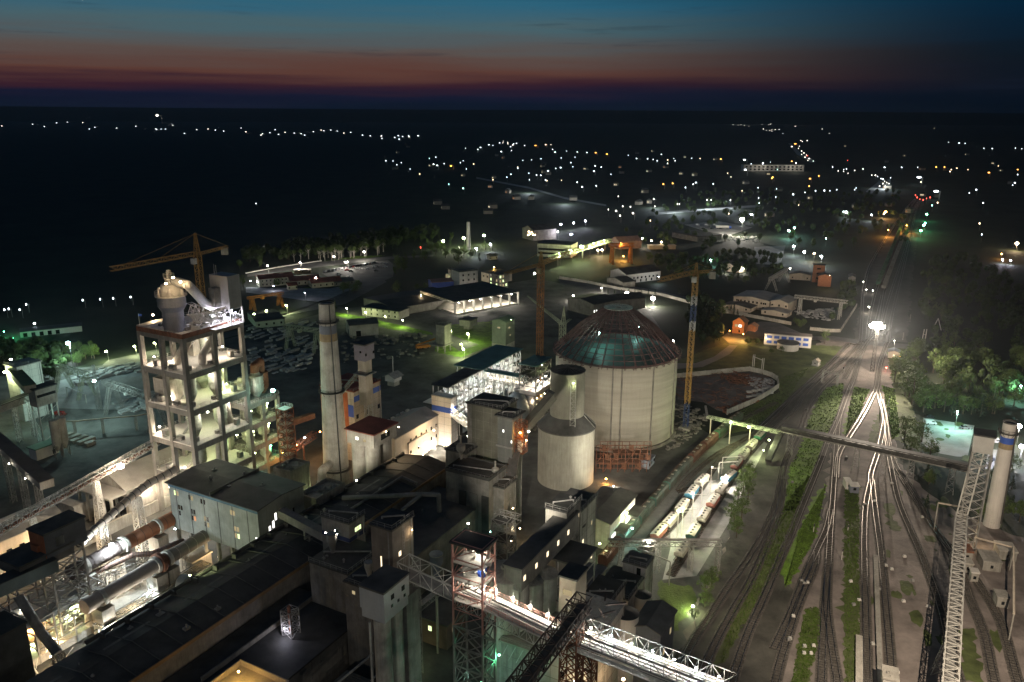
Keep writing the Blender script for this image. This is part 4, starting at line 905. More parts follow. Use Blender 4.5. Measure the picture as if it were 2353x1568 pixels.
# --- left foreground steelwork ---
B = bld('transfer_house', 'dark boxy transfer house with orange side wall above the kiln end', 'building', ('E', 247, 722), ('E', 190, 682), ('E', 437, 640), 33, 26, mat('dark_cladding', (.10, .105, .11), var=.2), roofk, size=(11, 6.5), lip=.3)
MB().box(B.u0 - .12, B.u0 - .02, B.v0 + .1, B.v1 - .1, 26.1, 32.4).build('orange_tint_panel', orangew, B.o); win(B, 'v', .35, 28.2, 2.2, 2.4)
mb = MB()
for a in (B.u0 + 1, B.u1 - 1):
 for b in (B.v0 + .8, B.v1 - .8): mb.beam(XY(a, b, 0), XY(a, b, 26), .45)
for z in range(0, 26, 4):
 for b in (B.v0 + .8, B.v1 - .8): mb.beam(XY(B.u0 + 1, b, z), XY(B.u1 - 1, b, z + 4), .2); mb.beam(XY(B.u1 - 1, b, z), XY(B.u0 + 1, b, z + 4), .2); mb.beam(XY(B.u0 + 1, b, z + 4), XY(B.u1 - 1, b, z + 4), .22)
 for a in (B.u0 + 1, B.u1 - 1): mb.beam(XY(a, B.v0 + .8, z), XY(a, B.v1 - .8, z + 4), .2); mb.beam(XY(a, B.v0 + .8, z + 4), XY(a, B.v1 - .8, z + 4), .22)
mb.build('steel_frame', steel, B.o)
o = thing('enclosed_conveyor', 'dark enclosed conveyor leaving the left edge towards the transfer house', 'conveyor', V3(P('E', 150, 960, 25), 0))
a, b = P('E', -120, 1075, 24), P('E', 310, 885, 24); MB().beam(a, b, 4, 3.4).build('gallery', mat('dark_teal_cladding', (.09, .12, .12), var=.2), o)
MB().beam(a + Vector((0, 0, 1.78)), b + Vector((0, 0, 1.78)), 4.5, .12).build('roof', roofk, o)
B = bld('works_shed', 'dark shed with small orange dormer near the left edge', 'building', ('E', 110, 905), ('E', -60, 880), ('E', 300, 800), 27.5, 24, roofd, roofk, size=(14, 9), lip=.4)
MB().box(B.u0 + 6, B.u0 + 9.5, B.v1 - 5, B.v1 - 2.2, 27.5, 29.2).build('dormer', orangew, B.o)
o = thing('inclined_duct', 'dark inclined tube with orange patches at the lower left', 'duct', V3(P('E', 200, 1250, 10), 0))
MB().tube([P('E', 105, 1075, 22), P('E', 240, 1290, 13), P('E', 330, 1400, 9)], 1.15, 16).build('pipe', steel, o); MB().tube([P('E', 215, 1290, 12), P('E', 245, 1330, 10)], .5).build('branch_pipe', craor, o)
MB().mast(V3(P('E', 330, 1400, 9), 0), P('E', 330, 1400, 9), 2, 2, 2, .2).build('trestle', steel, o)
o = thing('cooler_frame', 'tangle of steel frames, pipes and ladders at the lower kiln end', 'machinery', V3(P('E', 300, 1200, 0), 0))
mb = MB(); rnd = random.Random(5); u_, v_ = uv(P('E', 300, 1200, 4))
for i in range(5):
 for j in range(5):
  mb.beam(XY(u_ - 10 + i * 5, v_ - 10 + j * 5, 0), XY(u_ - 10 + i * 5, v_ - 10 + j * 5, rnd.choice((8, 12, 14))), .35)
for z in (4, 8, 12):
 for j in range(5): mb.beam(XY(u_ - 10, v_ - 10 + j * 5, z), XY(u_ + 10, v_ - 10 + j * 5, z), .28); mb.beam(XY(u_ - 10 + j * 5, v_ - 10, z), XY(u_ - 10 + j * 5, v_ + 10, z), .28)
mb.build('steel_frame', steel, o); mb = MB()
for i in range(90):
 a = XY(u_ + rnd.uniform(-14, 12), v_ + rnd.uniform(-12, 13), rnd.uniform(1, 12)); mb.beam(a, a + XY(rnd.uniform(-5, 5), rnd.uniform(-4, 4), rnd.uniform(-3, 3)), rnd.uniform(.1, .4))
mb.build('pipework', steelw, o)
mb = MB()
for i in range(9): c = XY(u_ + rnd.uniform(-11, 11), v_ + rnd.uniform(-10, 11)); mb.lathe(V3(c, 0), [(1.4, 0), (1.4, rnd.uniform(3, 7)), (.6, 8)], 14)
mb.build('vessel', conc_l, o); MB().box(u_ - 12, u_ + 26, v_ + 3, v_ + 10, .1, 2.2).build('machine_base', conc_l, o)
mb = MB()
for z in (4.1, 8.1): mb.box(u_ - 9, u_ + 9, v_ - 9, v_ + 6, z, z + .12)
mb.rail([XY(u_ - 10, v_ + 10, 8.2), XY(u_ + 10, v_ + 10, 8.2), XY(u_ + 10, v_ - 10, 8.2)], 1.1, .08); mb.build('walkway', steelw, o)
o = thing('pipe_rack', 'yellowish pipes and railings along the near side of the grey kiln', 'pipes', V3(P('E', 800, 1130, 4), 0))
a, b = P('E', 560, 1250, 5), P('E', 1180, 880, 5); mb = MB()
for k in range(4): s = XY(0, k * .9 - 1); mb.beam(a + s, b + s, .22)
mb.build('pipes', ochre, o); mb = MB(); mb.truss(a - Vector((0, 0, 2)), b - Vector((0, 0, 2)), 4, 2, 3, .2)
for k in range(12): p = a.lerp(b, k / 11); mb.beam(V3(p, 0), V3(p, 4), .3)
mb.build('pipe_bracket', steel, o);
B = bld('works_shed', 'small cream-roofed shed between grey kiln and mill building', 'building', ('E', 1100, 880), ('E', 1035, 862), ('E', 1180, 850), 6, 0, conc, plast_y, size=(7, 6), lip=.3)
o = thing('exhaust_fan', 'pale round fan casing at the edge of the long dark roof', 'fan', V3(P('E', 1060, 1000, 18), 0)); pf = P('E', 1060, 1000, 16)
MB().cyl(pf + XY(0, -1.2, 0), pf + XY(0, 1.2, 0), 2.2, n=24).build('fan_casing', steelw, o); MB().box(uv(pf)[0] - 2, uv(pf)[0] + 2, uv(pf)[1] - 1.5, uv(pf)[1] + 1.5, 0, 14).build('fan_base', conc_l, o)
o = thing('works_building', 'dark corrugated building corner at the lower left edge', 'building', V3(P('W', 100, 1000, 18), 0)); pu_, pv_ = uv(P('W', 290, 880, 20))
MB().box(pu_ - 25, pu_, pv_ - 9, pv_, 0, 19.5).build('walls', mat('corrugated_dark', (.06, .063, .06)), o); MB().box(pu_ - 25, pu_ + .3, pv_ - 9, pv_ + .3, 19.51, 20).build('roof', roofk, o)

# --- long dark hall ---
hall = bldx('long_mill_hall', 'very long low dark-roofed hall running from bottom left to centre', 'hall', 62, 214, -160, -141, 18, 0, conc_d, roofk, gable=1.6, lip=.6)
mb = MB(); mb.cyl(XY(92, -160.6, 18.4), XY(214, -160.6, 18.4), .55, n=10); mb.build('eaves_pipe', steeld, hall.o)
for k in range(18): MB().box(95 + k * 6.6, 95.5 + k * 6.6, -160.2, -158.6, 17.6, 19.2).build('pipe_saddle', steeld, hall.o)
MB().box(62, 214, -140.6, -140.3, 17.5, 18.4).build('gutter', mat('weathered_gutter', (.22, .14, .07), var=.3), hall.o)
for k in range(6): a = 70 + k * 22; MB().box(a, a + 12, -154.5, -152.5, 18.65, 18.9).build('skylight', mat('grimy_skylight', (.17, .16, .14), var=.3), hall.o)
vents(hall, 16, steel, 5, 1.6); mb = MB()
for k in range(24): a = 66 + k * 6.1; mb.beam(XY(a, -160, 18.05), XY(a, -150.5, 19.6), .16); mb.beam(XY(a, -141.2, 18.05), XY(a, -150.5, 19.6), .16)
mb.build('roof_seams', roofd, hall.o); MB().tube([XY(150, -148, 19.6), XY(196, -148, 19.6), XY(196, -142, 18.6)], .4, 8).build('roof_duct', steel, hall.o)
B = bldx('mill_annexe', 'dark low annexe roof beside the long hall, lower centre', 'hall', 62, 138, -140, -117, 13, 0, conc_d, roofk, lip=.3); vents(B, 5, steel, 8)
MB().box(100, 138, -133, -132.6, 13, 14.2).build('parapet', conc_d, B.o); MB().box(70, 104, -124, -119, 13, 14.4).build('roof_monitor', roofd, B.o)
B = bldx('mill_annexe', 'dark roof below the tilted rooftop pipes, centre of the photo', 'hall', 150, 205, -140, -121, 14, 0, conc_d, roofd, lip=.3); vents(B, 4, steel, 4)
o = thing('rooftop_pipe', 'thick dark bent pipe lying over the central dark roofs', 'pipe', V3(P('Q', 1500, 80, 19), 0))
MB().tube([P('Q', 670, 110, 20), P('Q', 1200, 90, 20), P('Q', 1750, 60, 20), P('Q', 1980, 70, 20), P('Q', 1990, 300, 14.2)], .7).build('pipe', steel, o); MB().tube([P('Q', 1740, 70, 20), P('Q', 1480, 280, 17)], .6).build('branch_pipe', steel, o)
o = thing('rooftop_conveyor', 'dark enclosed conveyor from the mill building to the striped block', 'conveyor', V3(P('Q', 200, 480, 24), 0))
a, b = P('F', 330, 930, 24), P('F', 690, 1120, 22); MB().beam(a, b, 2.6, 2.4).build('gallery', conc_d, o); MB().beam(V3(a.lerp(b, .5), 18.4), a.lerp(b, .5) - Vector((0, 0, 1.25)), .5).build('prop', steel, o)

# rooftop units at the end of the dark hall (dusty machinery)
B = bld('filter_house', 'dusty rooftop filter block with broken parapets, below the chimney', 'building', ('F', 600, 850), ('F', 510, 815), ('F', 840, 720), 20, 0, conc, conc, size=(13, 7), lip=.2, parapet=1.0); vents(B, 7, steel, 2, 1.3)
B = bld('filter_house', 'dusty rooftop filter block between the mill building and the chimney', 'building', ('F', 400, 640), ('F', 330, 600), ('F', 520, 590), 22, 0, conc, conc, size=(9, 7), lip=.2, parapet=1.0); vents(B, 6, steel, 21, 1.3)
lamp(B.o, XY(B.u1 + 2, B.v1 + 3, 14), 'green', 500, .25)
o = thing('elbow_duct', 'pale elbow duct entering the chimney base', 'duct', V3(P('F', 650, 640, 6), 0)); MB().tube([P('F', 640, 720, 2), P('F', 645, 610, 10), cb + Vector((0, 0, 10))], 1.6, 16).build('pipe', conc_l, o)

# --- orange-lit packing house, elevator, silo block ---
B = bld('packing_house', 'orange-lit and cream block with blue stripe behind the chimney', 'building', ('B', 885, 1440), ('B', 535, 1430), ('B', 1095, 1335), 30, 0, plast_y, roofr, size=(17, 17), lip=.3)
MB().box(B.u0 - .1, B.u0 - .02, B.v0, B.v1 - 3, 8, 29).build('orange_tint_panel', orangew, B.o); band(B, 25.3, 27.6, bluep, faces='v'); MB().box(B.u0 - .16, B.u0 - .05, B.v1 - 3, B.v1 - .3, 19, 24).build('blue_panel', bluep, B.o)  # red side wall with its orange lamplight put into the panel colour
MB().box(B.u0 - .2, B.u0 - .11, B.v0 + 9, B.v0 + 12, 0, 16).build('tall_door', rust, B.o); wins(B, 'v', 3, 12, 2, 6, 1.4, 1.8); vents(B, 4, steel, 12)
lamp(B.o, XY(B.u0 - 5, B.v0 + 3, 12), 'orange', 1800, .3); lamp(B.o, XY(B.u0 - 3, B.v1 + 4, 10), 'warm', 1200, .25)
E_ = bld('elevator_house', 'mauve-grey elevator head box rising above the orange-lit packing house', 'building', ('B', 970, 1082), ('B', 878, 1062), ('B', 1030, 1050), 54, 47.5, mat('mauve_cladding', (.27, .24, .27), var=.15), roofd, size=(5.5, 5), lip=.5)
MB().box(E_.u0 + .8, E_.u1 - .8, E_.v0 + .8, E_.v1 - .8, 30, 47.4).build('elevator_shaft', plast_y, E_.o); wins(E_, 'v', 2, 49.5, 1, 2, .9, 1.0); win(E_, 'u', .4, 50.5, .8, .8)
MB().box(E_.u0 - .6, E_.u1 + .4, E_.v0 - .6, E_.v1 + .4, 42, 42.3).build('landing', steel, E_.o)
o = thing('inclined_conveyor', 'steep open conveyor descending from the mauve elevator head', 'conveyor', V3(P('B', 900, 1320, 36), 0))
a, b = P('B', 1015, 1210, 43), P('B', 800, 1455, 31); MB().truss(a, b, 2, 1.5, 2, .2).build('lattice_girder', steel, o); MB().beam(a, b, 1.6, .4).build('belt', rust, o)
o = thing('lattice_mast', 'grey lattice mast in front of the blue-striped cream wall', 'mast', V3(P('F', 1005, 190, 20), 0)); pm = P('F', 1005, 190, 18)
MB().mast(V3(pm, 0), V3(pm, 40), 2.6, 2.0, 2.5, .22).build('mast', steelw, o)
SB = bld('silo_block', 'row of pale silos under a red-roofed windowed cap, right of the chimney', 'silo', ('F', 1040, 332), ('F', 845, 288), ('F', 1200, 238), 28, 22.6, conc_l, roofr, size=(13, 12), lip=.6)
win(SB, 'u', .62, 24.4, 1.2, 1.1, 'white'); win(SB, 'u', .34, 24.2, 1.2, 1.1, 'dim'); win(SB, 'v', .5, 24.2, 5, 2.2)
for i, (a, b) in enumerate(((3, 2.9), (3, 8.9), (9.4, 2.9), (9.4, 8.9))): MB().lathe(XY(SB.u0 + a, SB.v0 + b, 0), [(2.75, 0), (2.75, 22.5)], 26).build('silo_cylinder', conc_l, SB.o)
lamp(SB.o, XY(SB.u0 + 3, SB.v1 + 7, 13), 'warm', 1800, .3)
# blue-band gable block and long white hall
BW = bldx('gable_tower', 'tall cream wall with a blue band, brightly lit at its foot', 'building', 262, 267, -181, -171.5, 22, 0, mat('cream_cladding', (.60, .55, .48), var=.08, streak=.15), roofp, lip=.15)
band(BW, 15.2, 17.6, bluep)
lamp(BW.o, XY(258.0, -177, 2.2), 'white', 900, .2); lamp(BW.o, XY(258.5, -173, 2.2), 'white', 700, .2); lamp(BW.o, XY(270, -168.5, 3), 'white', 700, .2)
WH = bldx('white_hall', 'long cream hall with small windows, ending at the blue-band wall', 'hall', 232, 261.9, -191, -178, 14, 0, mat('cream_wall', (.58, .52, .45), var=.1, streak=.25), mat('cream_roof', (.42, .38, .33), var=.1), gable=2.2, lip=.5)
wins(WH, 'v', 6, 8.5, 2, -4.5, .9, 1.5, (), .35, .95); mb = MB()
for k in range(8): mb.box(234 + k * 3.4, 235.6 + k * 3.4, -191.6, -190.6, 13.6, 14.6)
mb.build('parapet_block', plast, WH.o)
WA = bld('white_annexe', 'low cream annexe with flat roof in front of the long cream hall', 'building', ('F', 1310, 398), ('F', 1185, 345), ('F', 1437, 322), 9, 0, MATS['cream_wall'], MATS['cream_roof'], size=(13, 9), lip=.4)
win(WA, 'u', .5, 1.2, 2.2, 3.0); wins(WA, 'v', 3, 4, 1, 1, 1, 1.2)
lamp(WA.o, XY(WA.u0 + 4, WA.v1 + 4, 3), 'warm', 1400, .25); lamp(WA.o, XY(WA.u0 + 12, WA.v1 + 4, 3.5), 'white', 1400, .25); lamp(WH.o, XY(250, -172, 12), 'warm', 2600, .3)
# --- second preheater frame ---
n0 = uv(P('A', 1890, 1425, 34)); S2 = frame_tower('cooling_frame', 'lower open concrete frame with twin cyclones and green lamps', n0[0], n0[0] + 15, n0[1] - 9, n0[1] + 0, [9, 17.5, 26, 34], 2, 1, 1.3, 1.6, conc_d, slabm=conc_d)
n1 = uv(P('A', 2200, 1330, 34)); U2, V2 = n0[0], n0[1] - 9
for a, b, r, h, m in ((9, 5, 2.8, 9, conc), (3.5, 4, 2.6, 8, conc_l), (13, 4, 2.4, 9, rust)):
 cyclone(S2, U2 + a, V2 + b, 34.4, r, h, m)
MB().tube([XY(U2 + 9, V2 + 5, 43), XY(U2 + 9, V2 + 5, 46), XY(U2 + 13, V2 + 4, 46.5), XY(U2 + 13, V2 + 4, 43)], 1.5, 14).build('crossover_duct', rust, S2.o)
for z in (9, 17.5, 26):
 for a, b in ((4, 4), (11, 5)): cyclone(S2, U2 + a, V2 + b, z + .3, 2.0, 6, conc)
mb = MB(); rnd = random.Random(9)
for i in range(40): a = XY(U2 + rnd.uniform(0, 15), V2 + rnd.uniform(0, 9), rnd.uniform(2, 33)); mb.beam(a, a + XY(rnd.uniform(-3, 3), rnd.uniform(-2, 2), rnd.uniform(-2, 2)), rnd.uniform(.12, .4))
mb.build('pipework', steel, S2.o)
for x, y, z, c, w in (('A', 1883, 1258, 'white', 1000), ('A', 2095, 1302, 'teal', 2600)): pass
lamp(S2.o, P('A', 2095, 1302, 40), 'teal', 1800, .75, drop=.2); lamp(S2.o, P('A', 1883, 1258, 41), 'white', 900, .45)
for a, b, z, c in ((3, 8, 31, 'green'), (12, 7, 31, 'green'), (5, 6, 22, 'green'), (12, 7, 23, 'green'), (4, 7, 14, 'green'), (12, 7, 14, 'emerald'), (8, 8, 6, 'emerald'), (2, 9.9, 6, 'teal')): lamp(S2.o, XY(U2 + a, V2 + b, z), c, 520, .28)
o = thing('stair_tower', 'rust-red lattice stair tower beside the twin cyclones', 'tower', V3(P('F', 355, 120, 34), 0)); pm = P('F', 355, 110, 34)
MB().mast(V3(pm, 0), V3(pm, 33), 4.2, 4.2, 3, .3).build('mast', rust, o)
mb = MB(); q = uv(pm)
for i in range(11): mb.box(q[0] - 1.9, q[0] + 1.9, q[1] - 1.9, q[1] + 1.9, 3 * i + 2.9, 3 * i + 3.0)
mb.build('landing', steelw, o); MB().rail([XY(q[0] - 2, q[1] - 2, 33), XY(q[0] - 2, q[1] + 2, 33), XY(q[0] + 2, q[1] + 2, 33), XY(q[0] + 2, q[1] - 2, 33)], 1.2, .09, 1, True).build('railing', steelw, o)
lamp(o, P('F', 445, 415, 15), 'orange', 1300, .4); lamp(o, P('F', 512, 358, 16), 'cool', 900, .35); lamp(o, P('F', 345, 475, 12), 'orange', 1000, .3)
o = thing('pipe_bridge', 'orange-lit girder bridge between the stair tower and the packing house', 'bridge', V3(P('F', 480, 420, 12), 0))
MB().truss(P('F', 410, 470, 11), P('F', 590, 350, 12), 2.4, 2.2, 2.5, .25).build('lattice_girder', rust, o); MB().beam(P('F', 420, 240, 25), P('F', 580, 185, 25), 2.0, 2.0).build('enclosed_gallery', rust, o)
MB().beam(V3(P('F', 500, 410, 11), 0), P('F', 500, 410, 11), .5).build('prop', rust, o)
# --- bright trestle gallery ---
tr = thing('loading_gallery', 'brilliantly lit multi-deck steel gallery under green roofs', 'gallery', XY(298, -180)); TZ = 24.5
for (a0, a1, b0, b1, z, m, nm) in ((266, 293, -184, -175.6, TZ, roofd, 'roof'), (293.1, 332, -190, -174.8, TZ + .3, roofg, 'roof')):
 MB().box(a0, a1, b0, b1, z, z + .3).build(nm, m, tr)
LV = (6, 11, 15.5, 20)
for z in LV: MB().box(267, 331, -183.5 if z != 15.5 else -189, -176, z, z + .25).build('deck', plast, tr)
mb = MB()
for k in range(17):
 a = 267 + k * 4
 for b in (-175.8, -183.6) + ((-189.2,) if a > 293 else ()): mb.beam(XY(a, b, 0), XY(a, b, TZ), .34)
 if k < 16:
  for z0, z1 in zip(LV, LV[1:] + (TZ,)):
   mb.beam(XY(a, -175.8, z0), XY(a + 4, -175.8, z1), .16); mb.beam(XY(a + 4, -175.8, z0), XY(a, -175.8, z1), .16) if k % 2 else None
for z in LV + (TZ - .2,):
 for b in (-175.8, -183.6): mb.beam(XY(267, b, z), XY(331, b, z), .3)
 for k in range(17): mb.beam(XY(267 + 4 * k, -183.6, z), XY(267 + 4 * k, -175.8, z), .2)
mb.build('steel_frame', steelw, tr)
mb = MB()
for z in LV: mb.rail([XY(267, -175.5, z + .2), XY(331, -175.5, z + .2)], 1.1, .08, 1.4)
mb.build('railing', steelw, tr)
rnd = random.Random(3)
for z in LV:
 mb = MB()
 for k in range(16): a = rnd.uniform(268, 329); b = rnd.uniform(-182, -177.5); s = rnd.uniform(.3, 1.1); mb.beam(XY(a - s, b, z + .9), XY(a + s, b, z + .9), 1.0, rnd.uniform(.6, 1.8))
 mb.build('machinery', steel, tr)
for z in (7.5, 12.5, 17): MB().cyl(XY(268, -179, z), XY(330, -179, z), .45, n=10).build('pipe', steelw, tr)
MB().box(276, 316, -174.8, -174.5, 1, 9).build('wall_panel', mat('grey_glazing', (.16, .18, .19), var=.2), tr)
for z in (10.2, 14.8, 19.2, 23.7):
 for k in range(9): lamp(tr, XY(270.5 + k * 7.0 + (z * 1.3) % 3, -178, z), 'cool' if (k + int(z)) % 3 else 'white', 620, .26, drop=.3)
cg = thing('cross_gallery', 'short roofed bright gallery linking the lit gallery to the steel tower', 'gallery', V3(P('T', 900, 430, 21), 0)); CZ = 19.5
gu, gv0 = uv(P('T', 660, 440, CZ)); gv1 = uv(P('T', 1140, 500, CZ))[1]
MB().box(gu, gu + 4, gv0, gv1, CZ, CZ + .3).build('deck', plast, cg); MB().box(gu - .4, gu + 4.4, gv0 - .4, gv1, CZ + 3.5, CZ + 3.7).build('roof', roofg, cg)
mb = MB(); mb.truss(XY(gu + .1, gv0, CZ - .8), XY(gu + .1, gv1, CZ - .8), .3, 4.2, 2.2, .22); mb.truss(XY(gu + 3.9, gv0, CZ - .8), XY(gu + 3.9, gv1, CZ - .8), .3, 4.2, 2.2, .22)
for k in range(5): b = gv0 + (gv1 - gv0) * k / 4; mb.beam(XY(gu + 2, b, 0), XY(gu + 2, b, CZ - .8), .5)
mb.build('lattice_girder', steelw, cg)
for k in range(5): lamp(cg, XY(gu + 2, gv0 + (gv1 - gv0) * (k + .5) / 5, CZ + 3), 'white', 500, .22, drop=.3)
for k in range(3): lamp(cg, XY(gu + 2, gv0 + (gv1 - gv0) * (k + .5) / 3, CZ - 4), 'white', 900, .22)
# lattice conveyor falling right of the cream wall
o = thing('falling_conveyor', 'white-lit lattice conveyor dropping behind the tall olive building', 'conveyor', V3(P('T', 400, 900, 14), 0))
a, b = P('T', 275, 830, 14), P('T', 560, 1050, 16); MB().truss(a, b, 2.6, 2.2, 2, .22).build('lattice_girder', steelw, o); MB().beam(a + Vector((0, 0, .3)), b + Vector((0, 0, .3)), 2.0, .3).build('belt', plast, o)
for f in (.2, .5, .8): lamp(o, a.lerp(b, f) + Vector((0, 0, 3)), 'white', 700, .22)
MB().mast(V3(a, 0), a, 2, 2, 2, .2).build('trestle', steelw, o)
# steel transfer tower
ST = bld('steel_transfer_tower', 'slender steel tower with teal roof and white-lit deck left of the silos', 'tower', ('T', 1275, 300), ('T', 1135, 255), ('T', 1530, 215), 30, 29.5, steel, roofg, size=(15, 8), lip=.4)
zd = zat(XY(ST.u0, ST.v1), 'T', 1277, 600); mb = MB()
for a in (ST.u0, ST.u0 + 7, ST.u1):
 for b in (ST.v0, ST.v1): mb.beam(XY(a, b, 0), XY(a, b, 29.5), .4)
for z in range(0, 28, 4):
 for a in (ST.u0, ST.u0 + 7, ST.u1): mb.beam(XY(a, ST.v0, z), XY(a, ST.v1, z + 4), .18); mb.beam(XY(a, ST.v0, z + 4), XY(a, ST.v1, z + 4), .22)
 for b in (ST.v0, ST.v1):
  for a in (ST.u0, ST.u0 + 7): mb.beam(XY(a, b, z), XY(a + 7, b, z + 4), .18); mb.beam(XY(a + 7, b, z), XY(a, b, z + 4), .16); mb.beam(XY(a, b, z + 4), XY(a + 7, b, z + 4), .22)
mb.build('steel_frame', steel, ST.o)
MB().box(ST.u0 - .5, ST.u1 + .5, ST.v0 - .5, ST.v1 + .5, zd - 1.6, zd).build('deck', plast, ST.o); MB().box(ST.u0 - .4, ST.u1 + .4, ST.v0 - .4, ST.v1 + .4, 25, 25.25).build('deck', roofd, ST.o)
mb = MB(); rnd = random.Random(8)
for i in range(60): a = XY(rnd.uniform(ST.u0, ST.u1), rnd.uniform(ST.v0, ST.v1), rnd.uniform(20, 29)); mb.beam(a, a + XY(rnd.uniform(-2, 2), rnd.uniform(-2, 2), rnd.uniform(-2, 2)), rnd.uniform(.15, .5))
mb.build('machinery', steeld, ST.o)
MB().lathe(XY(ST.u0 + 3.5, ST.v0 + 3.5, 0), [(2.4, 0), (2.4, zd - 3), (2.6, zd - 1.7)], 20).build('hopper', greyb, ST.o)
for a in (1.5, 5.5, 9.5, 13): lamp(ST.o, XY(ST.u0 + a, ST.v1 - 1.5, zd + 3.4), 'white', 900, .25, drop=.3); lamp(ST.o, XY(ST.u0 + a, ST.v1 - 2, zd - 5), 'warm', 500, .2, drop=.3)
lamp(ST.o, XY(ST.u0 + 8, ST.v1 - 1, 28), 'green', 350, .2, drop=.3)
o = thing('blue_grey_tank', 'blue-grey sloping cover below the cross gallery', 'tank', V3(P('T', 1050, 620, 14), 0)); pt = P('T', 1060, 660, 14)
MB().lathe(V3(pt, 0), [(6, 0), (6, 9), (4.2, 14), (1.2, 17)], 28).build('tank_body', mat('blue_grey_sheet', (.22, .26, .28), var=.1), o); MB().lathe(V3(pt, 17), [(1.5, 0), (1.5, 1)], 14).build('hatch', steel, o)

# --- big silo under construction ---
SC = Vector((45.4, 334.5, 0)); SR = 26.2; SZ = 36.3
si = thing('storage_silo', 'huge round concrete silo with open rusty roof ribs over teal-lit dome', 'silo', SC)
mb = MB(); nseg = 96
for i in range(18): z0 = SZ * i / 18; mb.lathe(SC, [(SR + (.03 if i % 2 else 0), z0), (SR + (.03 if i % 2 else 0), SZ * (i + 1) / 18)], nseg, cap=(i == 17))
silom = mat('silo_concrete', (.34, .315, .255), var=.22, scale=.16, streak=.22, stretch=(.10, .10, 1.5)); mb.build('silo_wall', silom, si)
for a in (R(-100), R(-92), R(-62), R(-30), R(-140)):
 e = Vector((math.cos(a), math.sin(a), 0)); t_ = Vector((-e.y, e.x, 0)); p = SC + e * (SR + .1)
 MB().beam(p, p + Vector((0, 0, SZ - .2)), .5, .5).build('wall_pilaster', conc_d, si)
MB().lathe(SC, [(SR + .9, 0), (SR + .9, 1.4)], nseg).build('silo_footing', conc_d, si)
MB().lathe(SC, [(SR - .9, SZ + .2), (SR * .62, SZ + 3.2), (SR * .3, SZ + 4.6), (.5, SZ + 5.2)], 64).build('inner_dome', mat('teal_lit_cover', (.12, .19, .175), var=.35, scale=.1, rough=.5), si)  # teal of reflected light put into the cover colour
ZR = 55.4; RR = 5.8; nr = 36
for i in range(nr):
 a = 2 * math.pi * i / nr; e = Vector((math.cos(a), math.sin(a), 0)); mb = MB()
 p, q = SC + e * (SR + .6) + Vector((0, 0, SZ + .8)), SC + e * RR + Vector((0, 0, ZR)); md = p.lerp(q, .5) + Vector((0, 0, 1.3))
 mb.beam(p, md, .30, .55); mb.beam(md, q, .30, .55); mb.beam(p - Vector((0, 0, 1.4)), p.lerp(q, .5) - Vector((0, 0, 1.5)), .22); mb.beam(p.lerp(q, .5) - Vector((0, 0, 1.5)), q - Vector((0, 0, .8)), .2)
 for f in (.1, .25, .4, .55, .7, .85): mb.beam(p.lerp(q, f), p.lerp(q, f + .05) - Vector((0, 0, 1.3)), .14)
 mb.build('roof_rib', mat('primer_red_steel', (.13, .075, .07), var=.3), si)
for k, f in enumerate((.0, .09, .18, .27, .36, .45, .54, .63, .72, .81, .9)):
 r = SR + .6 + (RR - SR - .6) * f; z = SZ + .8 + (ZR - SZ - .8) * f + 1.3 * (1 - abs(2 * f - 1)); mb = MB()
 for i in range(nr):
  a, b = 2 * math.pi * i / nr, 2 * math.pi * (i + 1) / nr; mb.beam(SC + Vector((r * math.cos(a), r * math.sin(a), z)), SC + Vector((r * math.cos(b), r * math.sin(b), z)), .22)
  if k % 3 == 1 and i % 3 == 0:
   r2 = SR + .6 + (RR - SR - .6) * (f + .09); z2 = z + (ZR - SZ - .8) * .09; mb.beam(SC + Vector((r * math.cos(a), r * math.sin(a), z)), SC + Vector((r2 * math.cos(b), r2 * math.sin(b), z2)), .16)
 mb.build('purlin_ring', MATS['primer_red_steel'], si)
mb = MB()
for i in range(nr): a = 2 * math.pi * i / nr; e = Vector((math.cos(a), math.sin(a), 0)); mb.beam(SC + e * 1.6 + Vector((0, 0, ZR + .2)), SC + e * (RR + .4) + Vector((0, 0, ZR + .1)), .18)
for r in (1.6, 3.6, 6.1):
 for i in range(24): a, b = math.pi * i / 12, math.pi * (i + 1) / 12; mb.beam(SC + Vector((r * math.cos(a), r * math.sin(a), ZR + .15)), SC + Vector((r * math.cos(b), r * math.sin(b), ZR + .15)), .25)
mb.build('crown_ring', steelw, si)
mb = MB(); mb.rail([SC + Vector(((SR + 1.3) * math.cos(2 * math.pi * i / 48), (SR + 1.3) * math.sin(2 * math.pi * i / 48), SZ - .2)) for i in range(48)], 1.6, .14, 3, True)
for i in range(48): a = 2 * math.pi * i / 48; e = Vector((math.cos(a), math.sin(a), 0)); mb.beam(SC + e * (SR - .2) + Vector((0, 0, SZ - .3)), SC + e * (SR + 1.4) + Vector((0, 0, SZ - .3)), .18)
mb.build('rim_walkway', MATS['primer_red_steel'], si)
lamp(si, SC + Vector((-9, -11, SZ + 11)), 'teal', 1100, .2); lamp(si, SC + Vector((10, 6, SZ + 9)), 'teal', 700, .2)  # lamps added inside the open roof to tint the dome teal
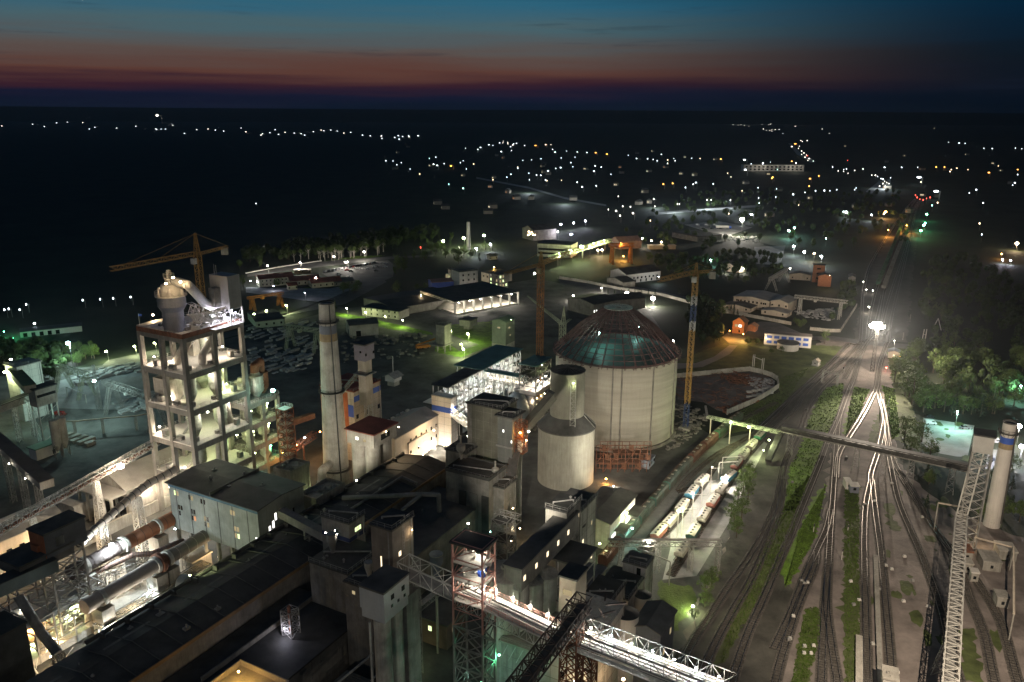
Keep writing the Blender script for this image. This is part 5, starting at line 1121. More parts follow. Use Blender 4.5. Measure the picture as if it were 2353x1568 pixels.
# scaffold in front of it
o = thing('scaffold', 'rusty scaffold lattice at the foot of the big silo', 'scaffold', V3(P('G', 1640, 890), 0)); su, sv = uv(P('G', 1440, 880)); a0 = P('G', 1440, 885); a1 = P('G', 1830, 885)
mb = MB(); d = (a1 - a0); nn = int(d.length / 2.6)
for i in range(nn + 1):
 for s in (0, 4): p = a0 + d * i / nn + XY(s, 0); mb.beam(p, V3(p, 11.5), .2)
for z in (1.8, 3.8, 5.8, 7.8, 9.8, 11.4):
 for s in (0, 4): mb.beam(V3(a0 + XY(s, 0), z), V3(a1 + XY(s, 0), z), .18)
for i in range(nn):
 for k, z in enumerate((0, 3.8, 7.8)):
  if (i + k) % 2: mb.beam(V3(a0 + d * i / nn, z), V3(a0 + d * (i + 1) / nn, z + 3.8), .13)
mb.build('scaffold_tubes', rust, o); mb = MB()
rnd = random.Random(4)
for z in (3.9, 7.9):
 for i in range(nn):
  if rnd.random() < .7: p, q = a0 + d * i / nn, a0 + d * (i + .9) / nn; MB().beam(V3(p + XY(2, 0), z), V3(q + XY(2, 0), z), 3, .1).build('scaffold_board', mat('rust_board', (.15, .08, .05), var=.5), o)
for i in range(9): p = a0 + d * rnd.random() + XY(3, 0, rnd.choice((0, 4, 8))); MB().beam(p, p + Vector((0, 0, 2.4)), 1.8, .3).build('scaffold_board', MATS['rust_board'], o)
lamp(o, P('G', 1520, 935, 2.4), 'orange', 900, .35); o2 = bld('site_hut', 'blue-grey flat-roofed hut right of the rusty scaffold', 'building', ('G', 1850, 800), ('G', 1790, 770), ('G', 1922, 745), 3.6, 0, mat('hut_blue', (.22, .26, .30), var=.15), greyb, size=(7, 3.5), lip=.25); wins(o2, 'v', 3, 1.2, 1, 1, 1, 1.1)

# --- twin-stage silo in front ---
fr = P('G', 1210, 1028); ax = V3(fr, 0) + Vector((.5, 10.4, 0)); dep = (ax.y * math.cos(TH) + H * math.sin(TH))
zr = zat(ax - Vector((0, 10.4, 0)), 'G', 1210, 603); r1 = 10.7; r2 = 6.4; zt = zat(ax - Vector((0, 6.2, 0)), 'G', 1215, 140)
cs = thing('cement_silo', 'pale cement silo with cone shoulder and narrower upper drum', 'silo', ax)
sm = mat('silo_pale', (.40, .38, .31), var=.22, streak=.6, scale=.1)
mb = MB()
for i in range(8): mb.lathe(ax, [(r1, zr * i / 8), (r1, zr * (i + 1) / 8)], 64, cap=(i == 7))
mb.build('silo_wall', sm, cs); MB().lathe(ax, [(r1 + .25, zr - .2), (r1 + .25, zr + .3), (r2 + .2, zr + 4.6)], 64).build('cone_roof', roofd, cs)
MB().lathe(ax, [(r2, zr + 3), (r2, zt)], 48).build('upper_drum', mat('drum_concrete', (.27, .255, .20), var=.15, streak=.4), cs); MB().lathe(ax, [(r2 + .15, zt), (r2 + .15, zt + .2), (.3, zt + 1.3)], 48).build('drum_roof', roofk, cs)
for i in range(20): a = math.pi * 2 * i / 20; e = Vector((math.cos(a), math.sin(a), 0)); MB().beam(ax + e * (r2 + .3) + Vector((0, 0, zt + .38)), ax + e * .4 + Vector((0, 0, zt + 1.38)), .12).build('roof_seam', steeld, cs)
for i in range(7): a = R(-20 + 18 * i); e = Vector((math.cos(a), math.sin(a), 0)); MB().beam(ax + e * (r1 + .2) + Vector((0, 0, zr + .5)), ax + e * (r2 + .2) + Vector((0, 0, zr + 4.8)), .12).build('cone_rail', steelw, cs)
a = R(-78); e = Vector((math.cos(a), math.sin(a), 0)); mb = MB(); mb.mast(ax + e * (r2 + 1.1) + Vector((0, 0, zr + 1)), ax + e * (r2 + 1.1) + Vector((0, 0, zt - 2)), 1.9, 1.9, 2.2, .14, az=0); mb.build('ladder_cage', steelw, cs)
lamp(cs, ax + e * (r2 + 1.2) + Vector((0, 0, zt - 2.6)), 'green', 160, .22)
MB().tube([ax + Vector((-8.5, -4.4, zr + .3)), ax + Vector((-7.2, -6.6, zr * .55)), ax + Vector((-6.4, -7.4, zr * .2))], .16, 8).build('fill_pipe', plast, cs)

# --- tall olive building group ---
T1 = bld('raw_mill_tower', 'tall olive-grey windowless block with dark hipped roof, centre', 'building', ('M', 1050, 385), ('M', 655, 245), ('M', 1300, 330), 42, 0, mat('olive_render', (.13, .122, .092), var=.2, streak=.35), roofk, size=(11, 13), lip=.35)
MB().box(T1.u0 - .2, T1.u0 - .02, T1.v0, T1.v0 + 1.8, 14, 41.4).build('corner_pier', conc_d, T1.o); win(T1, 'u', .93, 30.5, .5, 2.4, 'green')
lamp(T1.o, XY(T1.u0 - 1.2, T1.v0 + 6.2, 20), 'green', 130, .18); MB().box(T1.u0 - 3, T1.u0, T1.v0 + 2, T1.v0 + 6, 23, 23.4).build('canopy', roofk, T1.o)
T2 = bld('elevator_tower', 'grey clad elevator tower with lamplit open steel side, beside the cone silo', 'building', ('M', 1205, 505), ('M', 1010, 455), ('M', 1440, 440), 41, 0, mat('grey_render', (.14, .14, .125), var=.15, streak=.3), roofk, size=(7, 5.5), lip=.8)
win(T2, 'u', .6, 35.2, .5, .9, 'white'); win(T2, 'u', .05, 32, .4, .9, 'white'); win(T2, 'u', .4, 18, .5, .8, 'dim'); MB().box(T2.u0 - .4, T2.u0 - .02, T2.v0 - .4, T2.v1 + .3, 30, 30.6).build('ledge', steel, T2.o)
mb = MB(); q = XY(T2.u0 + 3, T2.v1 + 1.6, 28); mb.mast(q, q + Vector((0, 0, 11)), 3, 3, 2.2, .2)
for z in (28, 33): mb.box(T2.u0 + 1.5, T2.u0 + 4.5, T2.v1 + .1, T2.v1 + 3.1, z, z + .15)
mb.build('balcony_frame', rust, T2.o); MB().cyl(XY(T2.u0 + 2.6, T2.v1 + 1.4, 28.2), XY(T2.u0 + 2.6, T2.v1 + 1.4, 32.5), .8, n=12).build('hoist_drum', plast_y, T2.o)
lamp(T2.o, XY(T2.u0 + .6, T2.v1 + 2.6, 36), 'orange', 420, .35); lamp(T2.o, XY(T2.u0 + 3.4, T2.v1 + 3.4, 32.5), 'warm', 300, .2)
T3 = bld('dedusting_building', 'dark square building with rooftop cyclone pots, centre right', 'building', ('M', 880, 1368), ('M', 300, 1203), ('M', 1020, 1265), 25, 0, conc_d, roofk, size=(11, 16), lip=.3, parapet=.6)
for i in range(3): MB().box(T3.u0 - .3, T3.u0 - .02, T3.v1 - 11 + i * 4.2, T3.v1 - 8.4 + i * 4.2, 4 + i, 19).build('dark_bay', roofk if i != 1 else conc_d, T3.o)  # flat proud panels, the shade of recesses put into their colour
for x, y, s in ((495, 1080, 1.0), (970, 1370, .8)):
 p = P('M', x, y, 25 if s == 1 else 22); MB().lathe(p, [(.5 * s, 0), (.5 * s, 2.0 * s), (1.5 * s, 3.4 * s), (1.5 * s, 5.0 * s), (.3, 5.6 * s), (.25, 8.4 * s)], 18).build('cyclone_pot', conc, T3.o)
T4 = bld('dedusting_annexe', 'taller dark block behind the cyclone-pot building', 'building', ('M', 560, 1000), ('M', 262, 930), ('M', 850, 780), 27, 0, conc_d, roofk, size=(12, 8), lip=.3)
T5 = bld('dedusting_annexe', 'lower dark block with dim walls under the steep covered conveyor', 'building', ('M', 1090, 1480), ('M', 890, 1440), ('M', 1320, 1370), 22, 0, conc_d, roofk, size=(8, 6), lip=.3); win(T5, 'v', .7, 4, 1.4, 1.8, 'warm'); lamp(T5.o, XY(T5.u1 - 1, T5.v1 + 2, 5), 'warm', 250, .2)
o = thing('covered_conveyor', 'steep covered conveyor from the narrow silo drum down to the elevator tower', 'conveyor', V3(P('M', 1600, 500, 38), 0))
a, b = P('M', 1760, 200, 44.5), P('M', 1310, 730, 33); MB().beam(a, b, 2.8, 2.8).build('gallery', mat('conveyor_cladding', (.10, .095, .075), var=.2), o); MB().beam(a + Vector((0, 0, 1.5)), b + Vector((0, 0, 1.5)), 3.3, .15).build('roof', roofk, o)
for f in (.35, .6): q = a.lerp(b, f); MB().beam(q + XY(0, 1.43, .5), q + (b - a).normalized() * 1.5 + XY(0, 1.43, .5), .08, .5).build('window', WL['dim'], o)
lamp(o, b.lerp(a, .12) + XY(0, 1.8, -.6), 'white', 300, .35)
o = thing('steep_conveyor', 'very steep dark covered belt falling from the elevator tower', 'conveyor', V3(P('M', 1250, 1200, 26), 0))
a, b = P('M', 1290, 830, 31), P('N', 900, 420, 12); MB().beam(a, b, 3.4, 2.4).build('gallery', steeld, o)
for i in range(9): q = a.lerp(b, (i + .5) / 9); MB().beam(q + Vector((-1.8, 0, 1.3)), q + Vector((1.8, 0, 1.3)), .18).build('gallery_rib', rust, o)
o = thing('lattice_trestle', 'dark tangled lattice trestle standing under the steep covered belt', 'trestle', V3(P('N', 900, 640, 12), 0)); pm = P('N', 900, 470, 22)
mb = MB(); mb.mast(V3(pm, 0), V3(pm, 22), 6, 5, 3, .3)
mb.truss(P('N', 820, 470, 20), P('N', 1080, 540, 20), 3, 2, 2, .22); mb.build('steel_frame', steel, o)
q = uv(pm)
for z in (8, 15, 21): MB().box(q[0] - 2.6, q[0] + 2.6, q[1] - 2.6, q[1] + 2.6, z, z + .15).build('landing', steeld, o)
lamp(o, P('N', 1010, 370, 16), 'warm', 200, .22); lamp(o, P('N', 990, 745, 6), 'warm', 120, .2); lamp(o, P('N', 750, 640, 10), 'teal', 160, .15)

# --- dark blocks lower centre ---
B = bld('mill_block', 'dark wide mill block with faint round vents, lower centre', 'building', ('Q', 745, 1135), ('Q', 270, 980), ('Q', 1290, 830), 25, 0, conc_d, roofk, size=(14, 12.5), lip=.3)
win(B, 'u', .2, 12, .8, .8, 'dim'); vents(B, 3, steel, 31)
p = P('Q', 545, 850, 25); MB().lathe(p, [(.5, 0), (1.0, 2.6), (1.35, 3.6), (1.35, 5.6)], 18).build('cyclone_pot', steel, B.o)
for dx, dy in ((-1.6, .2), (.6, 1.4), (1.5, -.5)): lamp(B.o, p + Vector((dx, dy, 5.6)), 'white', 12, .16)
B = bld('mill_block', 'dark block with round warm vent beside the white silo head', 'building', ('Q', 1060, 1350), ('Q', 780, 1165), ('Q', 1260, 1200), 27, 0, conc_d, roofk, size=(8, 8), lip=.3); win(B, 'u', .66, 24, .9, .9, 'dim')
p = P('Q', 1045, 1250, 27); MB().lathe(p, [(.3, 0), (.5, 2), (1.1, 4.2), (1.1, 5.4)], 16).build('cyclone_pot', conc_l, B.o)
B = bld('elevator_tower', 'brown-grey elevator tower with one slit window, lower centre', 'building', ('Q', 1345, 540), ('Q', 1092, 448), ('Q', 1650, 365), 45, 0, mat('brown_render', (.17, .145, .12), var=.2, streak=.4), roofk, size=(8, 6), lip=.35)
win(B, 'u', .56, 34.5, .35, 2.8, 'warm'); win(B, 'v', .33, 37, .9, 1.2, 'warm'); MB().box(B.u0 - .15, B.u0 - .02, B.v1 - 1.2, B.v1 - .9, 0, 44).build('downpipe', steel, B.o)
mb = MB(); q = XY(B.u1 + 1.2, B.v1 - 1.0, 0); mb.mast(q, V3(q, 32), 2.0, 2.0, 2.4, .18); mb.build('ladder_tower', steel, B.o)
lamp(B.o, XY(B.u0 + 6.5, B.v1 + .8, 42), 'warm', 90, .12)
B = bld('striped_block', 'dark block with navy stripe and one yellow-lit window', 'building', ('Q', 760, 452), ('Q', 445, 310), ('Q', 975, 372), 31, 0, conc_d, roofk, size=(6.5, 9.5), lip=.25); win(B, 'v', .55, 27.2, 2.4, 1.2, 'green'); band(B, 25.2, 26.4, mat('navy_stripe', (.02, .03, .08)))
SH = bld('silo_head_house', 'white corrugated head house on twin silos, lower centre', 'building', ('R', 1772, 348), ('R', 1540, 278), ('R', 2000, 160), 38, 32.5, mat('white_corrugated', (.42, .43, .42), var=.08, streak=.2), roofd, size=(9, 6.5), lip=.2)
wins(SH, 'v', 2, 34.8, 1, 1, 1.1, 1.2, (), .33, .75); wins(SH, 'v', 3, 33, 1, 1, .7, .7, (), .3, .8); MB().box(SH.u0 + .5, SH.u1, SH.v0, SH.v1 - .4, 30, 32.4).build('hopper_skirt', MATS['white_corrugated'], SH.o)
for k in range(2): MB().lathe(XY(SH.u0 + 2.1 + k * 4.3, SH.v1 - 2.4, 8.2), [(1.9, 0), (1.9, 21.8)], 26).build('silo_cylinder', conc_l, SH.o)
mb = MB(); mb.tube([XY(SH.u0 - .6, SH.v1 - 3.6, 30), XY(SH.u0 - .6, SH.v1 - 3.6, 10), XY(SH.u0 - 4, SH.v1 - 5, 8.5)], .28, 8); mb.build('downpipe', steelw, SH.o)
MB().box(SH.u0 - .5, SH.u1 + 2.5, SH.v0 + 1, SH.v1 + 1.5, 7.5, 8.2).build('silo_plinth', conc_l, SH.o); MB().box(SH.u1 + .1, SH.u1 + 5, SH.v1 - 6, SH.v1 - 1, 0, 31).build('stair_shaft', conc, SH.o)
B = bldx('corrugated_hall', 'low hall with ribbed roof under the twin silos, bottom centre', 'hall', 92, 124, -112, -92.5, 7.3, 0, conc, mat('ribbed_roof', (.12, .115, .10), var=.3), lip=.3); mb = MB()
for k in range(44): c = 92.3 + k * .72; mb.box(c, c + .2, -111.5, -93, 7.3, 7.42)
mb.build('roof_ribs', MATS['ribbed_roof'], B.o); vents(B, 3, conc, 5)
MB().tube([P('R', 1320, 1235, 9), P('R', 1620, 990, 9), P('R', 1700, 900, 9.5), P('R', 1735, 800, 10)], .3, 8).build('roof_pipe', steelw, B.o); MB().tube([P('R', 1650, 1215, 8.4), P('R', 1820, 1050, 8.4), P('R', 1910, 990, 8.2)], .25, 8).build('roof_pipe', steelw, B.o)
lamp(B.o, P('R', 1930, 1070, 4.5), 'green', 350, .22); lamp(B.o, P('R', 2010, 1020, 3), 'green', 350, .2); lamp(B.o, P('R', 1860, 1120, 3), 'green', 260, .2)
qa = uv(P('R', 360, 1020, 16)); B = bldx('amber_yard_roof', 'yellow-lit parapet roof at the bottom edge', 'building', qa[0] - 30, qa[0], qa[1], qa[1] + 14, 14.8, 0, plast_y, plast_y, lip=.3, parapet=1.4); lamp(B.o, XY(qa[0] - 5, qa[1] + 5, 18.5), 'amber', 500, .25); lamp(B.o, XY(qa[0] - 16, qa[1] + 9, 18.5), 'amber', 300, .25); vents(B, 4, steel, 6)
o = thing('welding_platform', 'bluish-lit steel platform in a dark courtyard, bottom left of centre', 'platform', V3(P('R', 870, 720, 6), 0)); pm = P('R', 860, 720, 14)
MB().mast(V3(pm, 13), V3(pm, 20), 3, 3, 1.8, .2).build('steel_frame', steel, o); MB().tube([P('R', 835, 480, 22), P('R', 840, 560, 19), V3(pm, 13.2)], .4, 8).build('pipe', rust, o); lamp(o, P('R', 790, 700, 16), 'violet', 380, .15)
# --- bright conveyor bridge, lower right of centre ---
CT = bld('conveyor_tower', 'red-framed tower with dark canopy glowing pink-white over the lit bridge', 'tower', ('N', 655, 848), ('N', 392, 715), ('N', 762, 748), 50, 49.6, steel, roofk, size=(5.2, 7.2), lip=.5)
mb = MB(); us, vs = (CT.u0, CT.u1), (CT.v0, CT.v1)
for a in us:
 for b in vs: mb.beam(XY(a, b, 30), XY(a, b, 49.6), .35)
for z in range(30, 49, 4):
 for a in us: mb.beam(XY(a, vs[0], z), XY(a, vs[1], z + 4), .16); mb.beam(XY(a, vs[0], z + 4), XY(a, vs[1], z + 4), .2)
 for b in vs: mb.beam(XY(us[0], b, z), XY(us[1], b, z + 4), .16); mb.beam(XY(us[0], b, z + 4), XY(us[1], b, z + 4), .2)
mb.build('upper_frame', mat('salmon_steel', (.42, .22, .18), var=.2), CT.o); mb = MB()
for b in vs: mb.beam(XY(us[0], b, 0), XY(us[0], b, 30), .4); mb.beam(XY(us[1], b, 0), XY(us[1], b, 30), .4)
for z in range(0, 30, 5):
 for a in us: mb.beam(XY(a, vs[0], z), XY(a, vs[1], z + 5), .22); mb.beam(XY(a, vs[1], z), XY(a, vs[0], z + 5), .22); mb.beam(XY(a, vs[0], z + 5), XY(a, vs[1], z + 5), .25)
 for b in vs: mb.beam(XY(us[0], b, z), XY(us[1], b, z + 5), .2); mb.beam(XY(us[1], b, z), XY(us[0], b, z + 5), .2); mb.beam(XY(us[0], b, z + 5), XY(us[1], b, z + 5), .22)
mb.build('lower_frame', steel, CT.o)
for z in (36, 41, 45): MB().box(us[0], us[1], vs[0], vs[1], z, z + .15).build('deck', steelw, CT.o)
mb = MB(); rnd = random.Random(6)
for i in range(34): a = XY(rnd.uniform(*us), rnd.uniform(*vs), rnd.uniform(37, 47)); mb.beam(a, a + XY(rnd.uniform(-1.5, 1.5), rnd.uniform(-1.5, 1.5), rnd.uniform(-1.5, 2)), rnd.uniform(.15, .6))
mb.build('machinery', steelw, CT.o); MB().box(us[1] - 2, us[1] - .6, vs[1] - 3, vs[1] - 1.6, 41.2, 43).build('control_cabinet', bluep, CT.o)
for a, b, z in ((2, 5.5, 44), (3, 2, 40.5), (3, 6, 39.6), (4.5, 4, 47)): lamp(CT.o, XY(us[0] + a, vs[0] + b, z), 'white', 420, .2, drop=.2)
lamp(CT.o, XY(us[1], vs[1] + 1, 22), 'emerald', 500, .25); lamp(CT.o, XY(us[1] + 1, vs[0] + 3, 12), 'teal', 700, .3)
br = thing('conveyor_bridge', 'white-lit pipe and conveyor bridge between the red-framed tower and the crossing truss', 'bridge', V3(XY(135, -70), 0))
ua = (CT.u0 + CT.u1) / 2 + 1; va, vb = CT.v0 + .5, -56.5
def bz(v): return 36.4 + (v - va) / (vb - va) * -3.6
mb = MB(); mb.truss(XY(ua, va, bz(va) - 2.6), XY(ua, vb, bz(vb) - 2.6), 5.2, 2.4, 1.7, .16); mb.build('lattice_girder', steelw, br)
MB().beam(XY(ua, va, bz(va)), XY(ua, vb, bz(vb)), 5.4, .2).build('deck', plast, br)
for k, (du_, r_) in enumerate(((-1.9, .35), (-1.1, .25), (-.4, .45), (.6, .3))): MB().cyl(XY(ua + du_, va, bz(va) + .5), XY(ua + du_, vb, bz(vb) + .5), r_, n=10).build('pipe', (steelw, plast, steelw, steel)[k], br)
for s in (-2.7, 2.7): MB().rail([XY(ua + s, va, bz(va) + .1), XY(ua + s, vb, bz(vb) + .1)], 1.2, .08, 1.6).build('railing', mat('salmon_steel', (0, 0, 0)), br)
n = 6
for k in range(n):
 v = va + (vb - va) * (k + .6) / n; p = XY(ua + 2.4, v, bz(v)); MB().beam(p, p + Vector((0, 0, 3.2)), .14).build('lamp_post', steelw, br); lamp(br, p + Vector((0, 0, 2.0)) - XY(.3, 0), 'white', 650, .3, drop=.15)
br2 = thing('conveyor_bridge', 'brightest white-lit truss bridge running off the bottom edge', 'bridge', V3(XY(130, -45), 0))
va2, vb2 = -54.5, -24; bz2 = lambda v: 32.5 - (v - va2) * .06
mb = MB(); mb.truss(XY(131, va2, bz2(va2)), XY(131, vb2, bz2(vb2)), 5.6, 2.7, 2.6, .2); mb.build('lattice_girder', steel, br2)
MB().beam(XY(131, va2, bz2(va2) - .1), XY(131, vb2, bz2(vb2) - .1), 6.0, .2).build('deck', plast, br2); mb = MB()
for s in (-2, -1, 0, 1, 2): mb.beam(XY(131 + s, va2, bz2(va2) + .4), XY(131 + s, vb2, bz2(vb2) + .4), .45, .3)
mb.build('belt_cover', plast, br2); MB().beam(XY(127.2, va2, bz2(va2) - .5), XY(127.2, vb2, bz2(vb2) - .5), 1.4, .15).build('side_walkway', steelw, br2); MB().rail([XY(126.6, va2, bz2(va2) - .4), XY(126.6, vb2, bz2(vb2) - .4)], 1.1, .07, 1.5).build('railing', steelw, br2)
for k in range(7): v = va2 + (vb2 - va2) * (k + .3) / 7; lamp(br2, XY(131.6, v, bz2(v) + 2.3), 'cool' if k % 2 else 'white', 750, .22, drop=.2)
for v in (va2 + 1, vb2 - 8): MB().mast(XY(131, v, 0), XY(131, v, bz2(v) - .3), 3.4, 3.0, 3, .26).build('support_mast', rust, br2)
o = thing('lattice_bridge', 'unlit pale lattice bridge from the slit-window tower to the red-framed tower', 'bridge', V3(XY(136, -84), 0))
MB().truss(XY(ua + 1, -98, 35.5), XY(ua, CT.v0 - .2, 34.5), 4.2, 3.4, 3.0, .2).build('lattice_girder', steelw, o); MB().beam(XY(ua + 1, -98, 35.6), XY(ua, CT.v0 - .2, 34.6), 3.6, .2).build('deck', steel, o)
dg = thing('crossing_truss', 'dark rusty lattice conveyor crossing over the white bridge diagonally', 'conveyor', V3(XY(116, -55.5), 0))
MB().truss(XY(84, -57, 34.2), XY(133, -55.5, 38.2), 3.4, 2.8, 2.2, .24).build('lattice_girder', mat('dark_rust', (.07, .05, .04), var=.4), dg); MB().beam(XY(84, -57, 34.6), XY(133, -55.5, 38.6), 2.2, .4).build('belt', steeld, dg)
MB().mast(XY(128, -55.8, 0), XY(128, -55.8, 37), 4, 3.4, 3, .26).build('support_mast', rust, dg)
mb = MB(); rnd = random.Random(12)
for i in range(30): a = XY(rnd.uniform(128, 139), rnd.uniform(-60, -51), rnd.uniform(30, 40)); mb.beam(a, a + XY(rnd.uniform(-4, 4), rnd.uniform(-4, 4), rnd.uniform(-3, 2)), rnd.uniform(.15, .4))
mb.build('transfer_chutes', MATS['dark_rust'], dg)
# buildings around the bridge
B = bld('transfer_house', 'tan box with one pale window between the roofs, above the lit bridge', 'building', ('N', 1742, 1190), ('N', 1580, 1128), ('N', 1850, 1062), 40, 31, mat('tan_cladding', (.34, .29, .21), var=.12), roofk, size=(5.5, 4), lip=.3); win(B, 'u', .5, 35.5, 2.2, 1.3, 'dim'); mb = MB()
for a in (B.u0 + .4, B.u1 - .4):
 for b in (B.v0 + .4, B.v1 - .4): mb.beam(XY(a, b, 0), XY(a, b, 31), .4)
for z in range(0, 28, 5): mb.beam(XY(B.u0 + .4, B.v1 - .4, z), XY(B.u1 - .4, B.v1 - .4, z + 5), .2); mb.beam(XY(B.u0 + .4, B.v0 + .4, z), XY(B.u0 + .4, B.v1 - .4, z + 5), .2)
mb.build('legs', steel, B.o)
gl = bld('bunker_gallery', 'long dark gallery with row of warm windows leading to the corner silos', 'gallery', ('N', 1108, 1072), ('N', 1020, 955), ('N', 1740, 420), 35, 29, conc_d, roofd, size=(32, 4.6), lip=.25)
wins(gl, 'v', 5, 31.2, 1, 1, 1.0, 1.3, range(5), .05, .8);
for k in range(5): MB().box(gl.u0 + 1 + k * 6.5, gl.u0 + 1.8 + k * 6.5, gl.v0 + 1, gl.v1 - 1, 0, 28.9).build('gallery_pier', conc, gl.o)
B = bld('head_house', 'dark-roofed head house with two warm windows at the end of the gallery', 'building', ('N', 1632, 412), ('N', 1418, 365), ('N', 1756, 285), 37, 0, conc, roofk, size=(9, 6), lip=.25); wins(B, 'v', 2, 32, 1, 1, 1, 1.6, (0, 1), .3, .8); vents(B, 2, steel, 2)
B = bld('silo_annexe', 'pale side wall with scattered small lit windows behind the head house', 'building', ('N', 1762, 430), ('N', 1600, 130), ('N', 1942, 228), 31, 0, mat('pale_render', (.40, .38, .34), var=.12, streak=.4), roofd, size=(13, 8), lip=.25)
for t, z, l in ((.3, 20, 'warm'), (.5, 17, 'warm'), (.75, 23, 'dim'), (.8, 12, 'warm'), (.2, 10, 'warm')): win(B, 'v', t, z, .8, 1.2, l)
o = thing('small_silo', 'short pale silo with dark domed cap under the head house wall', 'silo', V3(P('N', 1720, 550, 26), 0)); p = P('N', 1718, 550, 25); MB().lathe(V3(p, 0), [(3, 0), (3, 25)], 30).build('silo_wall', conc_l, o); MB().lathe(V3(p, 25), [(3.2, 0), (3.2, .4), (.3, 1.2)], 30).build('silo_cap', roofk, o)
for k, (x, y, r_, z, lb) in enumerate(((945, 1085, 5.2, 31, 'wide dusty silo with domed lid under the gallery, beside the red-framed tower'), (1210, 1165, 3.3, 27, 'slim pale silo directly above the lit bridge, left of two'), (1370, 1100, 3.3, 27, 'slim pale silo directly above the lit bridge, right of two'))):
 p = P('N', x, y, z); o = thing('small_silo', lb, 'silo', V3(p, 0)); MB().lathe(V3(p, 0), [(r_, 0), (r_, z - .6)], 36).build('silo_wall', conc_l, o); MB().lathe(V3(p, z - .6), [(r_ + .2, 0), (r_ + .2, .3), (r_ * .3, 1.4), (r_ * .3, 2)], 36).build('silo_cap', conc, o)
B = bld('canopy_roof', 'broad grey canopy over open steel racks, right of the gallery', 'canopy', ('N', 1790, 1035), ('N', 1375, 800), ('N', 1905, 835), 28, 27.4, steel, roofd, size=(10, 12.5), lip=.3); mb = MB()
for a in (B.u0 + .3, B.u1 - .3):
 for k in range(5): b = B.v0 + .3 + (B.v1 - B.v0 - .6) * k / 4; mb.beam(XY(a, b, 0), XY(a, b, 27.4), .28)
for z in (12, 16, 20, 24):
 mb.beam(XY(B.u0 + .3, B.v0, z), XY(B.u0 + .3, B.v1, z), .25); mb.beam(XY(B.u0, B.v1 - .3, z), XY(B.u1, B.v1 - .3, z), .25)
mb.build('steel_rack', steelw, B.o); lamp(B.o, XY(B.u0 - .6, B.v0 - .5, 27), 'warm', 120, .25); MB().box(B.u0 + 1, B.u1 - 1, B.v0 + 1, B.v1 - 1, 11, 11.3).build('deck', conc, B.o)
B = bld('flat_annexe', 'bare grey flat roof between slim silos and tan box', 'building', ('N', 1650, 1480), ('N', 1300, 1330), ('N', 1760, 1330), 20, 0, conc, conc, size=(12, 9), lip=.2)
B = bld('flat_annexe', 'grey sloping-looking roof right of the tan box', 'building', ('N', 1880, 1300), ('N', 1830, 1180), ('N', 2040, 1055), 14, 0, conc, greyb, size=(12, 5), lip=.3)
B = bld('tan_hall', 'large bare tan roof below the lit bridge', 'hall', ('H', 1300, 1105), ('H', 1120, 1010), ('H', 1480, 905), 17, 0, conc, mat('tan_roof', (.26, .235, .19), var=.2), size=(19, 11), lip=.5); mb = MB()
for k in range(6): mb.beam(XY(B.u0, B.v0 + k * 2, 12), XY(B.u0, B.v0 + k * 2 + 2, 16.5), .15)
mb.build('eaves_truss', steelw, B.o)
B = bld('brick_store', 'brown store with one green-lit window left of the red-framed tower', 'building', ('H', 555, 875), ('H', 340, 790), ('H', 650, 720), 8, 0, mat('brown_brick', (.15, .105, .08), var=.2), roofd, size=(10, 9), lip=.7); win(B, 'u', .58, 4.2, 1.0, 1.4, 'green'); win(B, 'v', .3, 4, .8, 1.3, 'dim')
o = thing('pipe_trestle', 'slanting pale pipe conveyor between twin silos and brick store', 'conveyor', V3(P('H', 400, 720, 14), 0)); a, b = P('H', 215, 870, 17), P('H', 640, 530, 17); MB().truss(a, b, 1.4, 1.2, 1.5, .14).build('lattice_girder', steel, o); MB().beam(a + Vector((0, 0, 1.3)), b + Vector((0, 0, 1.3)), 1.6, .12).build('cover', conc, o); MB().beam(V3(a.lerp(b, .6), 0), a.lerp(b, .6), .5).build('prop', conc, o)
o = thing('vent_stack', 'bluish slim vent pipe below the unlit lattice bridge', 'pipe', V3(P('H', 480, 590, 10), 0)); p = P('H', 482, 590, 10); MB().lathe(V3(p, 0), [(.9, 0), (.9, 16), (1.8, 17.5), (1.8, 20)], 16).build('pipe', greyb, o); MB().lathe(V3(p, 20), [(1.9, 0), (1.9, .25)], 16).build('cap', conc_l, o)
B = bld('packing_plant', 'pale ribbed wall lit by a warm lamp under the brightest bridge', 'building', ('H', 1640, 1120), ('H', 1620, 1100), ('H', 2080, 1200), 22, 0, mat('ribbed_cream', (.42, .38, .33), var=.1), conc_l, size=(22, 12), lip=.2); lamp(B.o, P('H', 1915, 1300, 12), 'warm', 900, .35); wins(B, 'u', 3, 14, 2, -5, 1.2, 1.6)
lamp(B.o, XY(B.u0 - 2, B.v1 - 2, 16), 'warm', 500, .25)
B = bld('small_block', 'pale rooftop hut with dark doorway near the brown wagon', 'building', ('I', 515, 690), ('I', 350, 605), ('I', 552, 625), 20, 0, mat('pale_render', (0, 0, 0)), roofd, size=(6, 6.5), lip=.2); win(B, 'u', .3, 16.8, 1.1, 2.2)
B = bld('mill_wing', 'dark flat roof with pale curved side wall under the rooftop hut', 'building', ('I', 378, 935), ('I', 225, 800), ('I', 520, 750), 17, 0, conc_l, roofk, size=(13, 9), lip=.25); vents(B, 2, steel, 3)
B = bld('mill_wing', 'dark roof with small chimney vent and side lamp, beside the crossing truss', 'building', ('I', 208, 1010), ('I', 95, 895), ('I', 370, 845), 21, 0, conc_l, roofk, size=(13, 7), lip=.25); vents(B, 3, steel, 9); lamp(B.o, XY(B.u0 + 8, B.v1 + .6, 16), 'warm', 60, .15)
